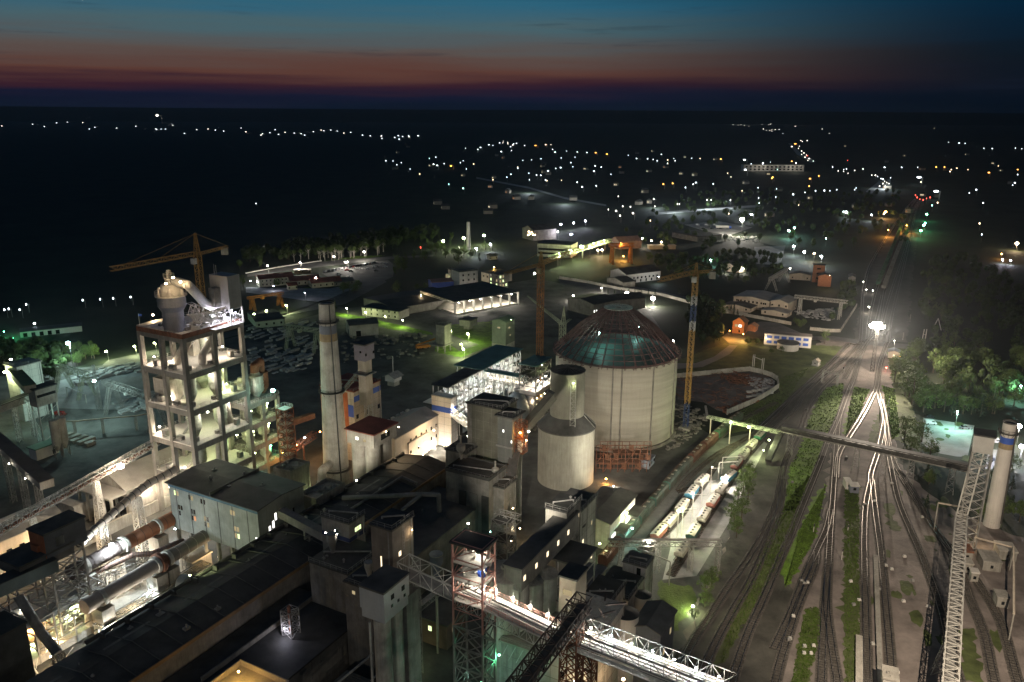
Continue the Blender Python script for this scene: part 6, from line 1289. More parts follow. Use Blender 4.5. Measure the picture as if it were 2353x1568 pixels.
for k, (x, y, z, r_, lb) in enumerate(((365, 1040, 19, 3.0, 'pale round silo left of the grey gabled house'), (490, 900, 15, 2.2, 'small pale round silo above the grey gabled house'))):
 p = P('I', x, y, z); o = thing('small_silo', lb, 'silo', V3(p, 0)); MB().lathe(V3(p, 0), [(r_, 0), (r_, z)], 30).build('silo_wall', plast, o); MB().lathe(V3(p, z), [(r_ + .15, 0), (.2, .8)], 30).build('silo_cap', roofk, o)
B = bld('grey_house', 'grey gabled block with warm window spots beside the green-lit verge', 'building', ('I', 628, 1195), ('I', 430, 1110), ('I', 748, 1015), 17, 0, mat('slate_render', (.13, .14, .15), var=.15, streak=.3), roofd, size=(11, 7), lip=.5, gable=1.4); win(B, 'v', .3, 9, 1.3, 1.6, 'dim'); win(B, 'v', .72, 12, 1, 1.5, 'dim'); win(B, 'v', .15, 4, 1.3, 1.8, 'warm'); win(B, 'u', .5, 10, 1.1, 1.8, None); lamp(B.o, XY(B.u0 - .8, B.v1 - 3.3, 10), 'emerald', 30, .15)
# loading shed by the train
B = bld('loading_shed', 'broad grey-roofed loading shed beside the teal train, with lamplit doors', 'shed', ('I', 242, 355), ('I', 118, 300), ('I', 455, 145), 10, 0, conc_l, roofd, size=(23, 12), lip=.6, gable=1.2)
for t, l in ((.15, 1), (.4, 1), (.7, 1)): win(B, 'v', t, .3, 3.2, 4.2, 'white')
MB().box(B.u0 + 2, B.u0 + 8, B.v1 + .65, B.v1 + 4.5, 6.2, 6.5).build('canopy', roofd, B.o); MB().box(B.u0 + 12, B.u0 + 20, B.v1 + .65, B.v1 + 4.8, 7.2, 7.5).build('canopy', roofd, B.o)
for x, y, z, c in ((312, 345, 6, 'white'), (368, 278, 8.5, 'green'), (430, 240, 6.5, 'white')): lamp(B.o, P('I', x, y, z), c, 1300, .35)
lamp(B.o, XY(B.u0 + 7, B.v1 + 5, 6), 'teal', 1200, .3, drop=.3); lamp(B.o, P('I', 112, 362, 7), 'white', 1000, .35)
o = thing('cable_winch', 'white-lit tangle of cable reels and pipes beside the loading shed', 'machinery', V3(P('I', 130, 410), 0)); mb = MB(); rnd = random.Random(2); c = P('I', 130, 410, 2)
for i in range(34): a = c + Vector((rnd.uniform(-3, 3), rnd.uniform(-3, 3), rnd.uniform(-1, 5))); mb.beam(a, a + Vector((rnd.uniform(-2, 2), rnd.uniform(-2, 2), rnd.uniform(-1, 1))), rnd.uniform(.1, .3))
mb.build('pipework', steelw, o); MB().cyl(c + Vector((-1, 0, 0)), c + Vector((1, 0, 0)), 1.4, n=18).build('reel', steelw, o)
# pipe bridge across the sidings
o = thing('pipe_bridge', 'straight pipe bridge crossing above the cement wagons', 'bridge', V3(P('I', 640, 520, 9), 0)); a, b = P('I', 225, 520, 9), P('I', 1085, 522, 9); MB().truss(a, b, 2.4, 1.4, 2, .18).build('lattice_girder', steel, o); MB().cyl(a + Vector((0, 0, 1.7)), b + Vector((0, 0, 1.7)), .35, n=10).build('pipe', steel, o)
for f in (.12, .45, .74, .98): q = a.lerp(b, f); MB().mast(V3(q, 0), q, 1.4, 1.2, 2, .16).build('trestle', steel, o)
a, b = P('I', 440, 545, 9), P('I', 700, 650, 8); MB().cyl(a, b, .25, n=8).build('branch_pipe', steel, o); MB().beam(b, V3(b, 0), .3).build('prop', steel, o)
lamp(o, P('I', 162, 515, 7), 'green', 900, .3); lamp(o, P('I', 535, 500, 10.5), 'white', 1500, .5, drop=.2)
# yard masts between the wagon rows
for i, (x, y, yt) in enumerate(((748, 490, 455), (783, 465, 360), (862, 348, 250), (932, 240, 140), (1000, 135, 35))):
 p = P('I', x, y); z = 10.5; o = thing('yard_lamp', ['brightest lamp post between the two wagon rows', 'lamp post by the pipe bridge end of the wagon yard', 'lamp post second from the pipe bridge', 'lamp post third from the pipe bridge', 'lamp post beside the bright blue wagon'][i], 'lamp post', p, 'posts between the wagon rows')
 MB().beam(p, p + Vector((0, 0, z)), .22).build('post', plast, o); MB().beam(p + Vector((0, 0, z - .2)), p + Vector((4.6, .4, z - .2)), .14).build('arm', plast, o); lamp(o, p + Vector((0, 0, z + .3)), 'white' if i else 'green', 15000 if i == 0 else 14000, .5 if i == 0 else .16, drop=.4);
o = thing('yard_gantry', 'white portal frame over the farther wagons', 'gantry', P('J', 560, 1240)); mb = MB()
for x, y in ((550, 1330), (578, 1290)): p = P('J', x, y); mb.beam(p, p + Vector((0, 0, 7)), .22); mb.beam(p + Vector((0, 0, 7)), p + Vector((7.5, 1, 7)), .2)
mb.build('frame', plast, o); lamp(o, P('J', 610, 1300, 6), 'white', 5000, .2)
# long pipe bridge over the tracks and its lit left arm
o = thing('long_conveyor', 'dark conveyor bridge spanning all the railway tracks', 'bridge', V3(P('J', 1500, 1050, 9.5), 0)); a, b = P('J', 1040, 955, 10), P('K', 925, 490, 10.5)
MB().truss(a, b, 2.8, 2.2, 2.4, .22).build('lattice_girder', steeld, o); MB().beam(a + Vector((0, 0, 2.3)), b + Vector((0, 0, 2.3)), 3.0, .2).build('roof', roofk, o); MB().beam(a + Vector((0, 0, .9)), b + Vector((0, 0, .9)), 2.3, 1.6).build('gallery', steeld, o)
MB().cyl(a + XY(-2.2, 0, .2), b + XY(-2.2, 0, .2), .22, n=8).build('pipe', conc, o)
for c_, x, y in (('J', 1190, 1040), ('J', 1640, 1210), ('J', 1820, 1290), ('K', 790, 700), ('K', 645, 520)):
 q = P(c_, x, y); t = ((q - a).xy.dot((b - a).xy)) / (b - a).xy.length_squared; q = a.lerp(b, max(.02, min(.98, t))); MB().mast(V3(q, 0), V3(q, q.z), 2.6, 1.6, 2.4, .2).build('trestle', steel, o)
q = P('J', 935, 1190, 1); MB().beam(a, q, 2.4, 1.8).build('inclined_gallery', steeld, o)
o = thing('pipe_bridge', 'thin yellow-green lit pipe bridge with two lamps left of the long conveyor', 'bridge', V3(P('J', 760, 925, 9), 0)); a2 = P('J', 470, 860, 9.5); a3 = P('J', 1030, 980, 9.5); MB().truss(a2, a3, 1.5, 1.1, 2, .15).build('lattice_girder', crang, o)
for f in (.05, .33, .6, .95): q = a2.lerp(a3, f); MB().beam(V3(q, 0), q, .4).build('prop', plast_y, o)
for x, y in ((648, 892), (785, 930)): lamp(o, P('J', x, y, 11.8), 'green', 3500, .45)
a4 = P('J', 455, 770, 5); MB().beam(a2, a4, .9, .7).build('inclined_gallery', steelw, o); lamp(o, P('J', 943, 1030, 8), 'green', 1100, .35); lamp(o, P('J', 900, 1110, 4), 'green', 700, .25)
# right-hand conveyor gallery and tower
RG = thing('inclined_gallery', 'pale lattice conveyor gallery running down the right side of the tracks', 'conveyor', V3(P('K', 860, 1150, 20), 0)); a, b = P('K', 825, 1700, 10.5), P('K', 888, 750, 10)
MB().truss(a, b, 3.2, 2.8, 2.4, .24).build('lattice_girder', steelw, RG); MB().beam(a + Vector((0, 0, .2)), b + Vector((0, 0, .2)), 2.2, .2).build('deck', steel, RG)
for f, w_ in ((.9, 0),): q = a.lerp(b, f); MB().mast(V3(q, 0), q, 3.2, 2.2, 3, .26).build('trestle', steel, RG)
for q in (P('Z', 2153, 1548), P('Z', 2190, 1400)): t = (q - a).xy.dot((b - a).xy) / (b - a).xy.length_squared; g_ = a.lerp(b, t); MB().mast(q, g_, 2.6, 2.6, 2.4, .24).build('trestle', steel, RG)
hd = uv(P('K', 955, 350, 36)); RT = bldx('conveyor_head_tower', 'grey box on a lattice tower beside the right car park', 'tower', hd[0], hd[0] + 6, hd[1], hd[1] + 5.5, 39, 33, mat('pale_cladding', (.36, .35, .32), var=.1), roofk, lip=.4); mb = MB()
for a_ in (RT.u0, RT.u1):
 for b_ in (RT.v0, RT.v1): mb.beam(XY(a_, b_, 0), XY(a_, b_, 33), .4)
for z in range(0, 33, 3):
 for a_ in (RT.u0, RT.u1): mb.beam(XY(a_, RT.v0, z), XY(a_, RT.v1, z + 3), .2); mb.beam(XY(a_, RT.v1, z), XY(a_, RT.v0, z + 3), .2)
 for b_ in (RT.v0, RT.v1): mb.beam(XY(RT.u0, b_, z), XY(RT.u1, b_, z + 3), .2); mb.beam(XY(RT.u0, b_, z + 3), XY(RT.u1, b_, z + 3), .2)
mb.build('steel_frame', steel, RT.o); MB().truss(b, XY((RT.u0 + RT.u1) / 2, RT.v0 + 2, 32), 3.0, 2.8, 2.2, .22).build('upper_gallery', steelw, RT.o)
# things bottom right
o = thing('rail_platform', 'long pale loading strip between rails, ending in a white cabin', 'platform', V3(P('K', 470, 1200), 0)); mb = MB(); a, b = P('K', 485, 1700), P('K', 455, 930); mb.beam(a + Vector((0, 0, .5)), b + Vector((0, 0, .5)), 1.3, .6); mb.build('slab', conc, o); a, b = P('K', 372, 1700), P('K', 372, 1340); MB().beam(a + Vector((0, 0, .5)), b + Vector((0, 0, .5)), 1.7, .6).build('side_slab', conc_l, o)
B = bld('track_cabin', 'white flat-roofed cabin standing on the rails at the bottom edge', 'cabin', ('K', 575, 1560), ('K', 510, 1560), ('K', 570, 1470), 4.5, 0, plast, conc_l, size=(5, 3.4), az=R(22), lip=.2); vents(B, 3, steel, 7, .5)
B = bld('signal_box', 'small grey relay hut between the tracks by the white hut', 'hut', ('K', 375, 568), ('K', 340, 562), ('K', 376, 530), 3.2, 0, greyb, plast, size=(3, 3), az=R(8), lip=.2); win(B, 'u', .5, 1.2, 1, 1)
B = bld('signal_box', 'white hut beside the grey relay hut between the tracks', 'hut', ('K', 340, 552), ('K', 320, 548), ('K', 346, 490), 3.0, 0, plast, plast, size=(4.5, 2.2), az=R(8), lip=.1); win(B, 'u', .5, 1.2, .8, .8)
for k, (x, y, x2, y2, lb) in enumerate(((955, 905, 5, 3, 'low brown shed beside the right chimney foot'), (955, 965, 3.5, 2.5, 'small pale hut below the brown shed, right edge'), (1100, 960, 7, 5, 'wide grey shed in the right-hand yard'), (985, 1010, 2.5, 2, 'tiny pale kiosk in the right-hand yard'), (1180, 905, 6, 5, 'pale shed cut by the right edge'), (1140, 1140, 4, 3, 'grey frame hut near the right edge'))):
 B = bld('yard_shed', lb, 'shed', ('K', x, y), ('K', x - 40, y), ('K', x, y - 40), 3.4, 0, conc, (rust, conc_l, conc, plast, conc_l, conc)[k], size=(x2, y2), az=R(15), lip=.2); win(B, 'u', .5, 1, .8, 1)
for k, (x0, y0, x1, y1, z, lb) in enumerate(((960, 830, 1150, 880, 7, 'thin pale overhead pipe crossing by the right chimney foot'), (775, 655, 920, 680, 10, 'short pale beam left of the lattice tower, right side'), (1160, 880, 1160, 1220, 8, 'upright pipe trestle at the right edge'))):
 a, b = P('K', x0, y0, z), P('K', x1, y1, z); o = thing('pipe_trestle', lb, 'pipes', V3(a.lerp(b, .5), 0)); MB().cyl(a, b, .3, n=8).build('pipe', plast_y, o)
 for f in (0, 1): q = a.lerp(b, f); MB().beam(V3(q, 0), q, .35).build('prop', conc, o)
# ---------------- trees ----------------
def tree(kind, seed):
 rnd = random.Random(seed); o = thing('tree', '', 'tree', (0, 0, 0)); o['org'] = [0, 0, 0]
 h = {'round': 9, 'tall': 12, 'conifer': 10, 'bare': 11, 'poplar': 13}[kind]
 t = MB(); t.cyl((0, 0, 0), (0, 0, h * .45), .28, .18, 8); t.cyl((0, 0, h * .45), (.2, .1, h * .85), .18, .05, 6)
 if kind != 'conifer':
  for i in range(7): a = rnd.uniform(0, 6.28); z = h * rnd.uniform(.25, .6); t.cyl((0, 0, z), (math.cos(a) * h * .22, math.sin(a) * h * .22, z + h * .2), .09, .03, 5)
 t.build('trunk', woodp if kind == 'bare' else woodm, o)
 c = MB(); cl = []
 if kind == 'conifer':
  for i in range(60): z = h * (.12 + .86 * i / 60); r = (1 - i / 60) * h * .2 + .15; a = rnd.uniform(0, 6.28); cl.append((Vector((math.cos(a) * r * .6, math.sin(a) * r * .6, z)), r * .6))
  per, sz = 12, .55
 else:
  R_ = {'round': .40, 'tall': .26, 'bare': .17, 'poplar': .12}[kind] * h; zc = {'round': .60, 'tall': .60, 'bare': .8, 'poplar': .55}[kind] * h; rz = {'round': .36, 'tall': .40, 'bare': .16, 'poplar': .42}[kind] * h
  for i in range(34):
   d = Vector((rnd.gauss(0, 1), rnd.gauss(0, 1), rnd.gauss(0, 1))).normalized() * (rnd.random() ** .4); cl.append((Vector((d.x * R_, d.y * R_, zc + d.z * rz)), R_ * rnd.uniform(.20, .42)))
  per, sz = 46, .5
 for p, r in cl:
  for k in range(per):
   d = Vector((rnd.gauss(0, 1), rnd.gauss(0, 1), rnd.gauss(0, .8))); d = d.normalized() * r * (rnd.random() ** .33); q = p + d
   n = (d.normalized() + Vector((rnd.gauss(0, .5), rnd.gauss(0, .5), rnd.gauss(.4, .4)))).normalized(); a = n.orthogonal().normalized(); b = n.cross(a); an = rnd.uniform(0, 3.14); a, b = a * math.cos(an) + b * math.sin(an), b * math.cos(an) - a * math.sin(an); s = sz * rnd.uniform(.5, 1.1)
   c.face(q - a * s * .5, q + b * s * .35, q + a * s * .55, q - b * s * .35)
 c.build('crown', {'conifer': leafd}.get(kind, leafm), o); return o
TP = {}; TI = [0]
def put_tree(kind, p, h, label, group=None, var=None):
 k = (kind, var if var is not None else TI[0] % 2); TI[0] += 1
 base = {'round': 9, 'tall': 12, 'conifer': 10, 'bare': 11, 'poplar': 13}[kind]
 loc = (p[0], p[1], 0)
 if k not in TP: o = TP[k] = tree(kind, len(TP) + 3); o.location = loc; o.scale = (h / base,) * 3; o['label'] = label; o.rotation_euler.z = random.uniform(0, 6)
 else: o = copy_tree(TP[k], loc, random.uniform(0, 6.28), h / base, label)
 if group: o['group'] = group
 elif 'group' in o: del o['group']
 return o
GR = 'trees of the dark belt right of the tracks'
def scat(c, poly_, n, kinds, hr, label, group, seed=1):
 rnd = random.Random(seed); pts = [P(c, *q).xy for q in poly_]; xs = [p.x for p in pts]; ys = [p.y for p in pts]; k = 0; tr_ = 0
 while k < n and tr_ < 20000:
  tr_ += 1; x, y = rnd.uniform(min(xs), max(xs)), rnd.uniform(min(ys), max(ys)); ins = False; j = len(pts) - 1
  for i in range(len(pts)):
   if (pts[i].y > y) != (pts[j].y > y) and x < (pts[j].x - pts[i].x) * (y - pts[i].y) / (pts[j].y - pts[i].y) + pts[i].x: ins = not ins
   j = i
  if ins: put_tree(rnd.choice(kinds), (x, y), rnd.uniform(*hr), label, group); k += 1
# the big lit tree and its neighbours by the tracks
for x, y, h, lb in ((1490, 1540, 17, 'large round tree catching the floodlight right of the tracks'), (1665, 1570, 12.5, 'pale green tree just right of the largest floodlit tree'), (1575, 1600, 13, 'dark lower part tree in front of the largest floodlit tree')): put_tree('round', P('D', x, y), h, lb)
for x, y, h, lb in ((600, 345, 11.5, 'round tree with yellowish side standing left of the pale car park'), (690, 345, 9.5, 'dark round tree touching the pale car park corner'), (630, 425, 9.5, 'low bright bush tree under the conveyor left of the car park'), (730, 432, 9, 'round green tree under the conveyor below the car park')): put_tree('round', P('K', x, y), h, lb)
scat('K', [(740, 120), (1000, 120), (1150, 60), (1130, 250), (1050, 245), (850, 215), (720, 200)], 22, ['round', 'round', 'conifer'], (7, 11), 'dark leafy tree in the belt beyond the right car park', 'trees beyond the right car park', 2)
scat('D', [(1480, 1200), (1560, 1120), (1900, 1200), (2352, 1200), (2352, 1560), (1760, 1560), (1560, 1330)], 26, ['round', 'tall', 'round'], (9, 14), 'dark leafy tree in the woodland right of the railway', GR, 3)
scat('D', [(1560, 480), (1900, 500), (2200, 900), (2300, 1150), (1640, 1100), (1540, 850)], 28, ['round', 'tall', 'poplar'], (7, 12), 'dim green tree in the woodland beside the far tracks', 'trees beside the far tracks', 4)
scat('D', [(1345, 1330), (1420, 1180), (1560, 1180), (1620, 1600), (1480, 1640), (1370, 1560)], 12, ['round', 'tall'], (11, 15), 'tall leafy tree at the track edge beside the floodlit trees', 'tall trees at the track edge', 71)
scat('K', [(980, 450), (1200, 450), (1220, 800), (1090, 830), (1010, 780), (960, 620)], 13, ['round', 'conifer'], (6, 9), 'dark tree around the right-hand chimney', 'trees around the right-hand chimney', 5)
scat('K', [(620, 500), (760, 520), (740, 720), (660, 640)], 7, ['round', 'conifer'], (4, 6), 'dark shrub tree under the long conveyor at right', 'trees under the long conveyor', 6)
for i, (x, y, h) in enumerate(((1280, 70, 8), (1300, 30, 8), (1250, 150, 8.5), (1210, 235, 8.5), (1240, 330, 8), (1180, 395, 7), (1200, 470, 6.5), (1290, 180, 7), (1160, 330, 6), (1215, 400, 5))): put_tree('tall' if i % 2 else 'round', P('I', x, y), h, 'leafy tree in the row between the lit wagons and the outer tracks', 'trees beside the wagon yard')
for x, y, h, lb in ((960, 900, 6, 'dark bush at the corner of the green-lit verge'), (1010, 830, 6.5, 'dark bush beside the track path below the wagon yard'), (960, 1000, 5, 'small bush below the green-lit verge corner'), (880, 1090, 4, 'low shrub at the fence of the green-lit verge')): put_tree('round', P('I', x, y), h, lb)
for x, y, h, lb in ((945, 250, 4.2, 'small dark bush by the blue-striped block'), ): put_tree('round', P('J', x, y), h, lb)
put_tree('round', P('J', 780, 300), 5.5, 'yellow amber-lit bush in front of the orange brick house'); put_tree('round', P('J', 850, 298), 4, 'smaller ochre-lit bush right of the amber one')
for k, x in enumerate((960, 1035)): put_tree('round', P('J', x, (368, 362)[k]), 4.2, ('dark bush left of the round white tank', 'dark bush touching the round white tank')[k])
put_tree('tall', P('J', 1370, 290), 9.5, 'weeping willow-like tree beside the blue-striped office block')
scat('D', [(420, 860), (700, 930), (640, 980), (540, 900), (400, 860)], 12, ['round'], (3, 5), 'low bush along the wall below the cream houses', 'bushes below the cream houses', 8)
scat('D', [(880, 880), (1040, 800), (1060, 640), (960, 620), (920, 820), (860, 940)], 14, ['round', 'tall'], (5, 8), 'leafy tree between scrap yard and the tracks', 'trees between scrap yard and tracks', 9)
scat('C', [(1700, 740), (1900, 820), (1880, 1060), (1700, 1100), (1660, 860)], 8, ['conifer', 'round'], (8, 11), 'dark tree left of the orange brick house', 'trees left of the orange house', 10)
scat('C', [(1480, 640), (2080, 860), (2060, 880), (1480, 700)], 10, ['conifer'], (5, 7), 'small dark conifer along the pale boundary wall', 'conifers along the boundary wall', 11)
for x in range(1010, 1420, 52): put_tree('conifer', P('C', x, 700), 5, 'small conifer beside the two bright wall lamps', 'conifers beside the bright wall lamps')
scat('B', [(430, 470), (1150, 390), (1150, 340), (430, 440)], 30, ['bare'], (11, 15), 'tall pale-trunked pine behind the car park road', 'pines behind the car park road', 12)
scat('B', [(40, 520), (430, 460), (430, 420), (40, 450)], 8, ['round', 'tall'], (9, 13), 'dark tree behind the road left of the pines', 'trees left of the pines', 13)
scat('B', [(1160, 540), (1260, 580), (1290, 480), (1180, 430)], 7, ['tall'], (11, 14), 'tall dark tree clump right of the car park', 'clump right of the car park', 14)
scat('B', [(800, 700), (940, 690), (950, 630), (800, 640)], 6, ['round'], (7, 9), 'dark round tree standing by the pale plaza', 'trees by the pale plaza', 15)
put_tree('conifer', P('B', 745, 810), 8, 'solitary dark spruce behind the chimney top'); put_tree('tall', P('B', 40, 640), 10, 'dark tree left of the long red-roofed house'); put_tree('round', P('B', 300, 640), 7.5, 'dark tree in front of the long red-roofed house')
scat('B', [(1300, 440), (1600, 470), (1960, 450), (2000, 330), (1560, 260), (1300, 400)], 22, ['round', 'tall', 'conifer'], (8, 12), 'tree in the lamplit park beyond the works', 'trees of the lamplit park', 16)
scat('B', [(1200, 800), (1500, 820), (1500, 660), (1200, 650)], 8, ['round'], (6, 9), 'dim tree between the low sheds and the bright open shed', 'trees near the bright open shed', 17)
scat('A', [(480, 1120), (560, 1140), (800, 1070), (820, 1000), (640, 990), (500, 1040)], 12, ['round'], (6, 8.5), 'teal-lit round tree at the far edge of the left works yard', 'teal-lit trees of the left yard', 18)
scat('A', [(0, 1130), (440, 1250), (440, 1050), (0, 950)], 10, ['round', 'conifer'], (7, 10), 'dark tree behind the left conveyor buildings', 'trees behind the left conveyor', 19)
scat('C', [(1250, 400), (1640, 440), (1900, 380), (1900, 560), (1640, 620), (1400, 500)], 12, ['round', 'conifer'], (7, 10), 'dark tree among the depot sheds', 'trees among the depot sheds', 20)
scat('D', [(0, 500), (300, 520), (500, 580), (500, 620), (0, 640)], 8, ['round', 'conifer'], (6, 9), 'dark tree above the cream two-storey houses', 'trees above the cream houses', 21)
scat('C', [(1450, 60), (1640, 130), (1600, 200), (1480, 170)], 6, ['round'], (7, 10), 'dim tree beside the vehicle depot', 'trees beside the vehicle depot', 22)
scat('C', [(2100, 150), (2240, 120), (2240, 190), (2120, 190)], 5, ['tall'], (7, 9), 'grey-green tree right of the depot floodlight', 'trees right of the depot floodlight', 23)
scat('D', [(1080, 160), (1300, 170), (1290, 240), (1100, 240)], 6, ['round'], (6, 8), 'orange-lit tree beside the far tracks', 'orange-lit trees beside the far tracks', 24)
def wood(label, n, c, pp, seed, h=(6, 12), m=mat('dark_foliage', (.04, .065, .018), var=.5, scale=.3, bump=0)):
 rn = random.Random(seed); pts = [P(c, *q).xy for q in pp]; xs = [p.x for p in pts]; ys = [p.y for p in pts]; mb = MB(); k = 0
 while k < n:
  x, y = rn.uniform(min(xs), max(xs)), rn.uniform(min(ys), max(ys))
  if not inside(pts, x, y): continue
  k += 1; H_ = rn.uniform(*h); r = H_ * rn.uniform(.25, .4); mb.cyl((x, y, 0), (x, y, H_ * .6), .2, .1, 5)
  for i in range(150):
   d = Vector((rn.gauss(0, 1), rn.gauss(0, 1), rn.gauss(0, 1))).normalized(); q = Vector((x, y, H_ * .6)) + Vector((d.x * r, d.y * r, d.z * H_ * .38)) * (rn.random() ** .25); a = d.orthogonal().normalized(); b = d.cross(a); s_ = rn.uniform(.5, 1.1)
   mb.face(q - a * s_, q + b * s_ * .7, q + a * s_, q - b * s_ * .7)
 tag(mb.build('woodland', m), label, 'woodland', kind='stuff')
def inside(pts, x, y):
 ins = False; j = len(pts) - 1
 for i in range(len(pts)):
  if (pts[i].y > y) != (pts[j].y > y) and x < (pts[j].x - pts[i].x) * (y - pts[i].y) / (pts[j].y - pts[i].y) + pts[i].x: ins = not ins
  j = i
 return ins
wood('dark mass of woods filling the land right of the railway', 230, 'D', [(1500, 1190), (1560, 1090), (1560, 480), (1900, 400), (2700, 900), (2700, 1600), (1900, 1560), (1600, 1350)], 61)
wood('dark wood behind the avenue and pines', 170, 'B', [(0, 500), (430, 430), (1150, 380), (1560, 270), (1500, 200), (700, 300), (0, 400)], 62, (8, 14))
wood('dark thickets among the depots beyond the crane jib', 120, 'C', [(1250, 400), (1640, 440), (2000, 380), (2352, 420), (2352, 600), (1900, 560), (1640, 620), (1400, 500)], 63, (6, 10))
wood('dark thicket left of the orange house and behind the silo', 70, 'C', [(1640, 740), (1900, 820), (1880, 1060), (1700, 1100), (1600, 860)], 64, (7, 11), leafd)
wood('dark scrub behind the left works yard', 90, 'A', [(0, 1130), (440, 1250), (560, 1140), (480, 1000), (0, 950)], 65, (5, 9)); wood('scrub between the scrap yard and the tracks', 30, 'D', [(880, 880), (1040, 800), (1060, 640), (960, 620), (920, 820), (860, 940)], 66, (4, 7))
wood('scattered dark trees of the distant town', 260, 'L', [(900, 470), (1100, 330), (1900, 330), (1940, 520), (1500, 560), (1050, 560)], 67, (7, 12))
# grass tufts on the lit verges
def tufts(n, polys, seed, s_=(.35, .9)):
 rnd = random.Random(seed); mb = MB()
 for c, pp in polys:
  pts = [P(c, *q).xy for q in pp]; xs = [p.x for p in pts]; ys = [p.y for p in pts]; k = 0; g = 0
  while k < n and g < n * 20:
   g += 1; x, y = rnd.uniform(min(xs), max(xs)), rnd.uniform(min(ys), max(ys)); ins = False; j = len(pts) - 1
   for i in range(len(pts)):
    if (pts[i].y > y) != (pts[j].y > y) and x < (pts[j].x - pts[i].x) * (y - pts[i].y) / (pts[j].y - pts[i].y) + pts[i].x: ins = not ins
    j = i
   if not ins: continue
   k += 1; s = rnd.uniform(*s_); a = rnd.uniform(0, 3.14); d = Vector((math.cos(a), math.sin(a), 0)) * s * .6
   for q in (0, 1):
    d2 = d if q == 0 else Vector((-d.y, d.x, 0)); c0 = Vector((x, y, .02)); mb.face(c0 - d2, c0 + d2, c0 + d2 * .7 + Vector((rnd.uniform(-.2, .2), rnd.uniform(-.2, .2), s * rnd.uniform(.5, 1))), c0 - d2 * .6 + Vector((0, 0, s * rnd.uniform(.4, .9))))
 return mb
VG = [('J', [(1360, 640), (1515, 590), (1495, 780), (1410, 960), (1310, 1250), (1180, 1568), (1045, 1568), (1100, 1250), (1200, 1050), (1250, 860)]), ('J', [(1600, 620), (1715, 640), (1640, 830), (1530, 1000), (1560, 760)]), ('J', [(1815, 610), (1905, 640), (1930, 830), (1945, 980), (1885, 1030)]),
  ('J', [(1240, 480), (1010, 560), (1020, 660), (640, 850), (850, 930), (1080, 720)]), ('K', [(300, 560), (372, 560), (374, 900), (380, 1250), (350, 1568), (300, 1568), (298, 850)]), ('K', [(205, 560), (150, 830), (80, 960), (0, 1090), (70, 790)]), ('I', [(1635, 130), (1760, 0), (1640, 400), (1440, 830), (1250, 1150), (1050, 1500), (1180, 1020), (1330, 720), (1500, 340)]), ('K', [(100, 1190), (170, 1190), (178, 1330), (90, 1620), (20, 1620)])]
g = tufts(1900, VG, 5, (.12, .42)).build('grass', mat('grass_blades', (.075, .12, .02), var=.5, scale=.4, bump=0)); tag(g, 'green weeds and grass growing in strips between the railway tracks', 'grass', kind='stuff')
# rubble in the walled yard, stacked blocks
mb = MB(); rnd = random.Random(31)
def chunk(mb, x, y, s, z=0):
 r_ = rnd.uniform(.5, 1); a = rnd.uniform(0, 3.14); e = Vector((math.cos(a), math.sin(a), 0)) * s; f = Vector((-e.y, e.x, 0)) * r_; c0 = Vector((x, y, z)); h = s * rnd.uniform(.3, .9)
 mb.prism([c0 - e - f, c0 + e - f, c0 + e + f, c0 - e + f], [c0 - e * .8 - f * .9 + Vector((0, 0, h)), c0 + e - f + Vector((0, 0, h * .8)), c0 + e * .9 + f * .8 + Vector((0, 0, h)), c0 - e + f + Vector((0, 0, h * 1.1))])
WY = [('J', [(230, 560), (560, 520), (800, 505), (900, 530), (985, 570), (990, 640), (800, 740), (620, 820), (540, 800), (440, 740), (240, 720)])]
pts = [P('J', *q).xy for q in WY[0][1]]
def inside(pts, x, y):
 ins = False; j = len(pts) - 1
 for i in range(len(pts)):
  if (pts[i].y > y) != (pts[j].y > y) and x < (pts[j].x - pts[i].x) * (y - pts[i].y) / (pts[j].y - pts[i].y) + pts[i].x: ins = not ins
  j = i
 return ins
def rubble(label, mats_, c, pp, n, s_, seed, kinds='block', lift=0):
 global rnd; rnd = random.Random(seed); pts = [P(c, *q).xy for q in pp]; mb = MB(); k = 0
 xs = [p.x for p in pts]; ys = [p.y for p in pts]
 for _ in range(n * 20):
  x, y = rnd.uniform(min(xs), max(xs)), rnd.uniform(min(ys), max(ys))
  if inside(pts, x, y):
   if kinds == 'block': chunk(mb, x, y, rnd.uniform(*s_), lift * rnd.random())
   elif kinds == 'bar': a = rnd.uniform(0, 3.14); l_ = rnd.uniform(2, 5); mb.beam((x, y, rnd.uniform(.1, 1)), (x + l_ * math.cos(a), y + l_ * math.sin(a), rnd.uniform(.1, 1.6)), .2)
   else:
    a = XY(0, 0) ; u_, v_ = uv((x, y)); L_ = rnd.uniform(2.5, 6); mb.box(u_, u_ + L_, v_, v_ + rnd.uniform(.8, 2.4), 0, rnd.uniform(.3, 1.5))
   k += 1
   if k >= n: break
 o = mb.build('rubble', mats_); return tag(o, label, 'rubble', kind='stuff')
rubble('broken concrete and scrap inside the round-cornered wall', stone, 'J', [(760, 540), (980, 570), (985, 640), (900, 660), (780, 600)], 130, (.3, 1.1), 1)
rubble('rusty bars and scrap steel inside the round-cornered wall', rust, 'J', WY[0][1], 160, (.3, 1), 2, 'bar'); rubble('dark scrap heap inside the round-cornered wall', rust, 'J', [(560, 545), (780, 530), (820, 600), (700, 610)], 160, (.3, .9), 3, 'block', .8)
rubble('brown scrap along the near wall of the walled yard', rust, 'J', [(520, 780), (620, 830), (860, 730), (840, 700), (620, 770)], 120, (.3, .9), 4); rubble('construction debris at the foot of the big silo', conc_d, 'J', [(200, 740), (450, 800), (470, 900), (300, 1050), (140, 1130), (200, 900)], 200, (.3, 1.1), 5)
gpoly('walled_yard_floor', mat('yard_floor', (.16, .135, .12), var=.4, scale=.15), .055, *WY[0][1], c='J')
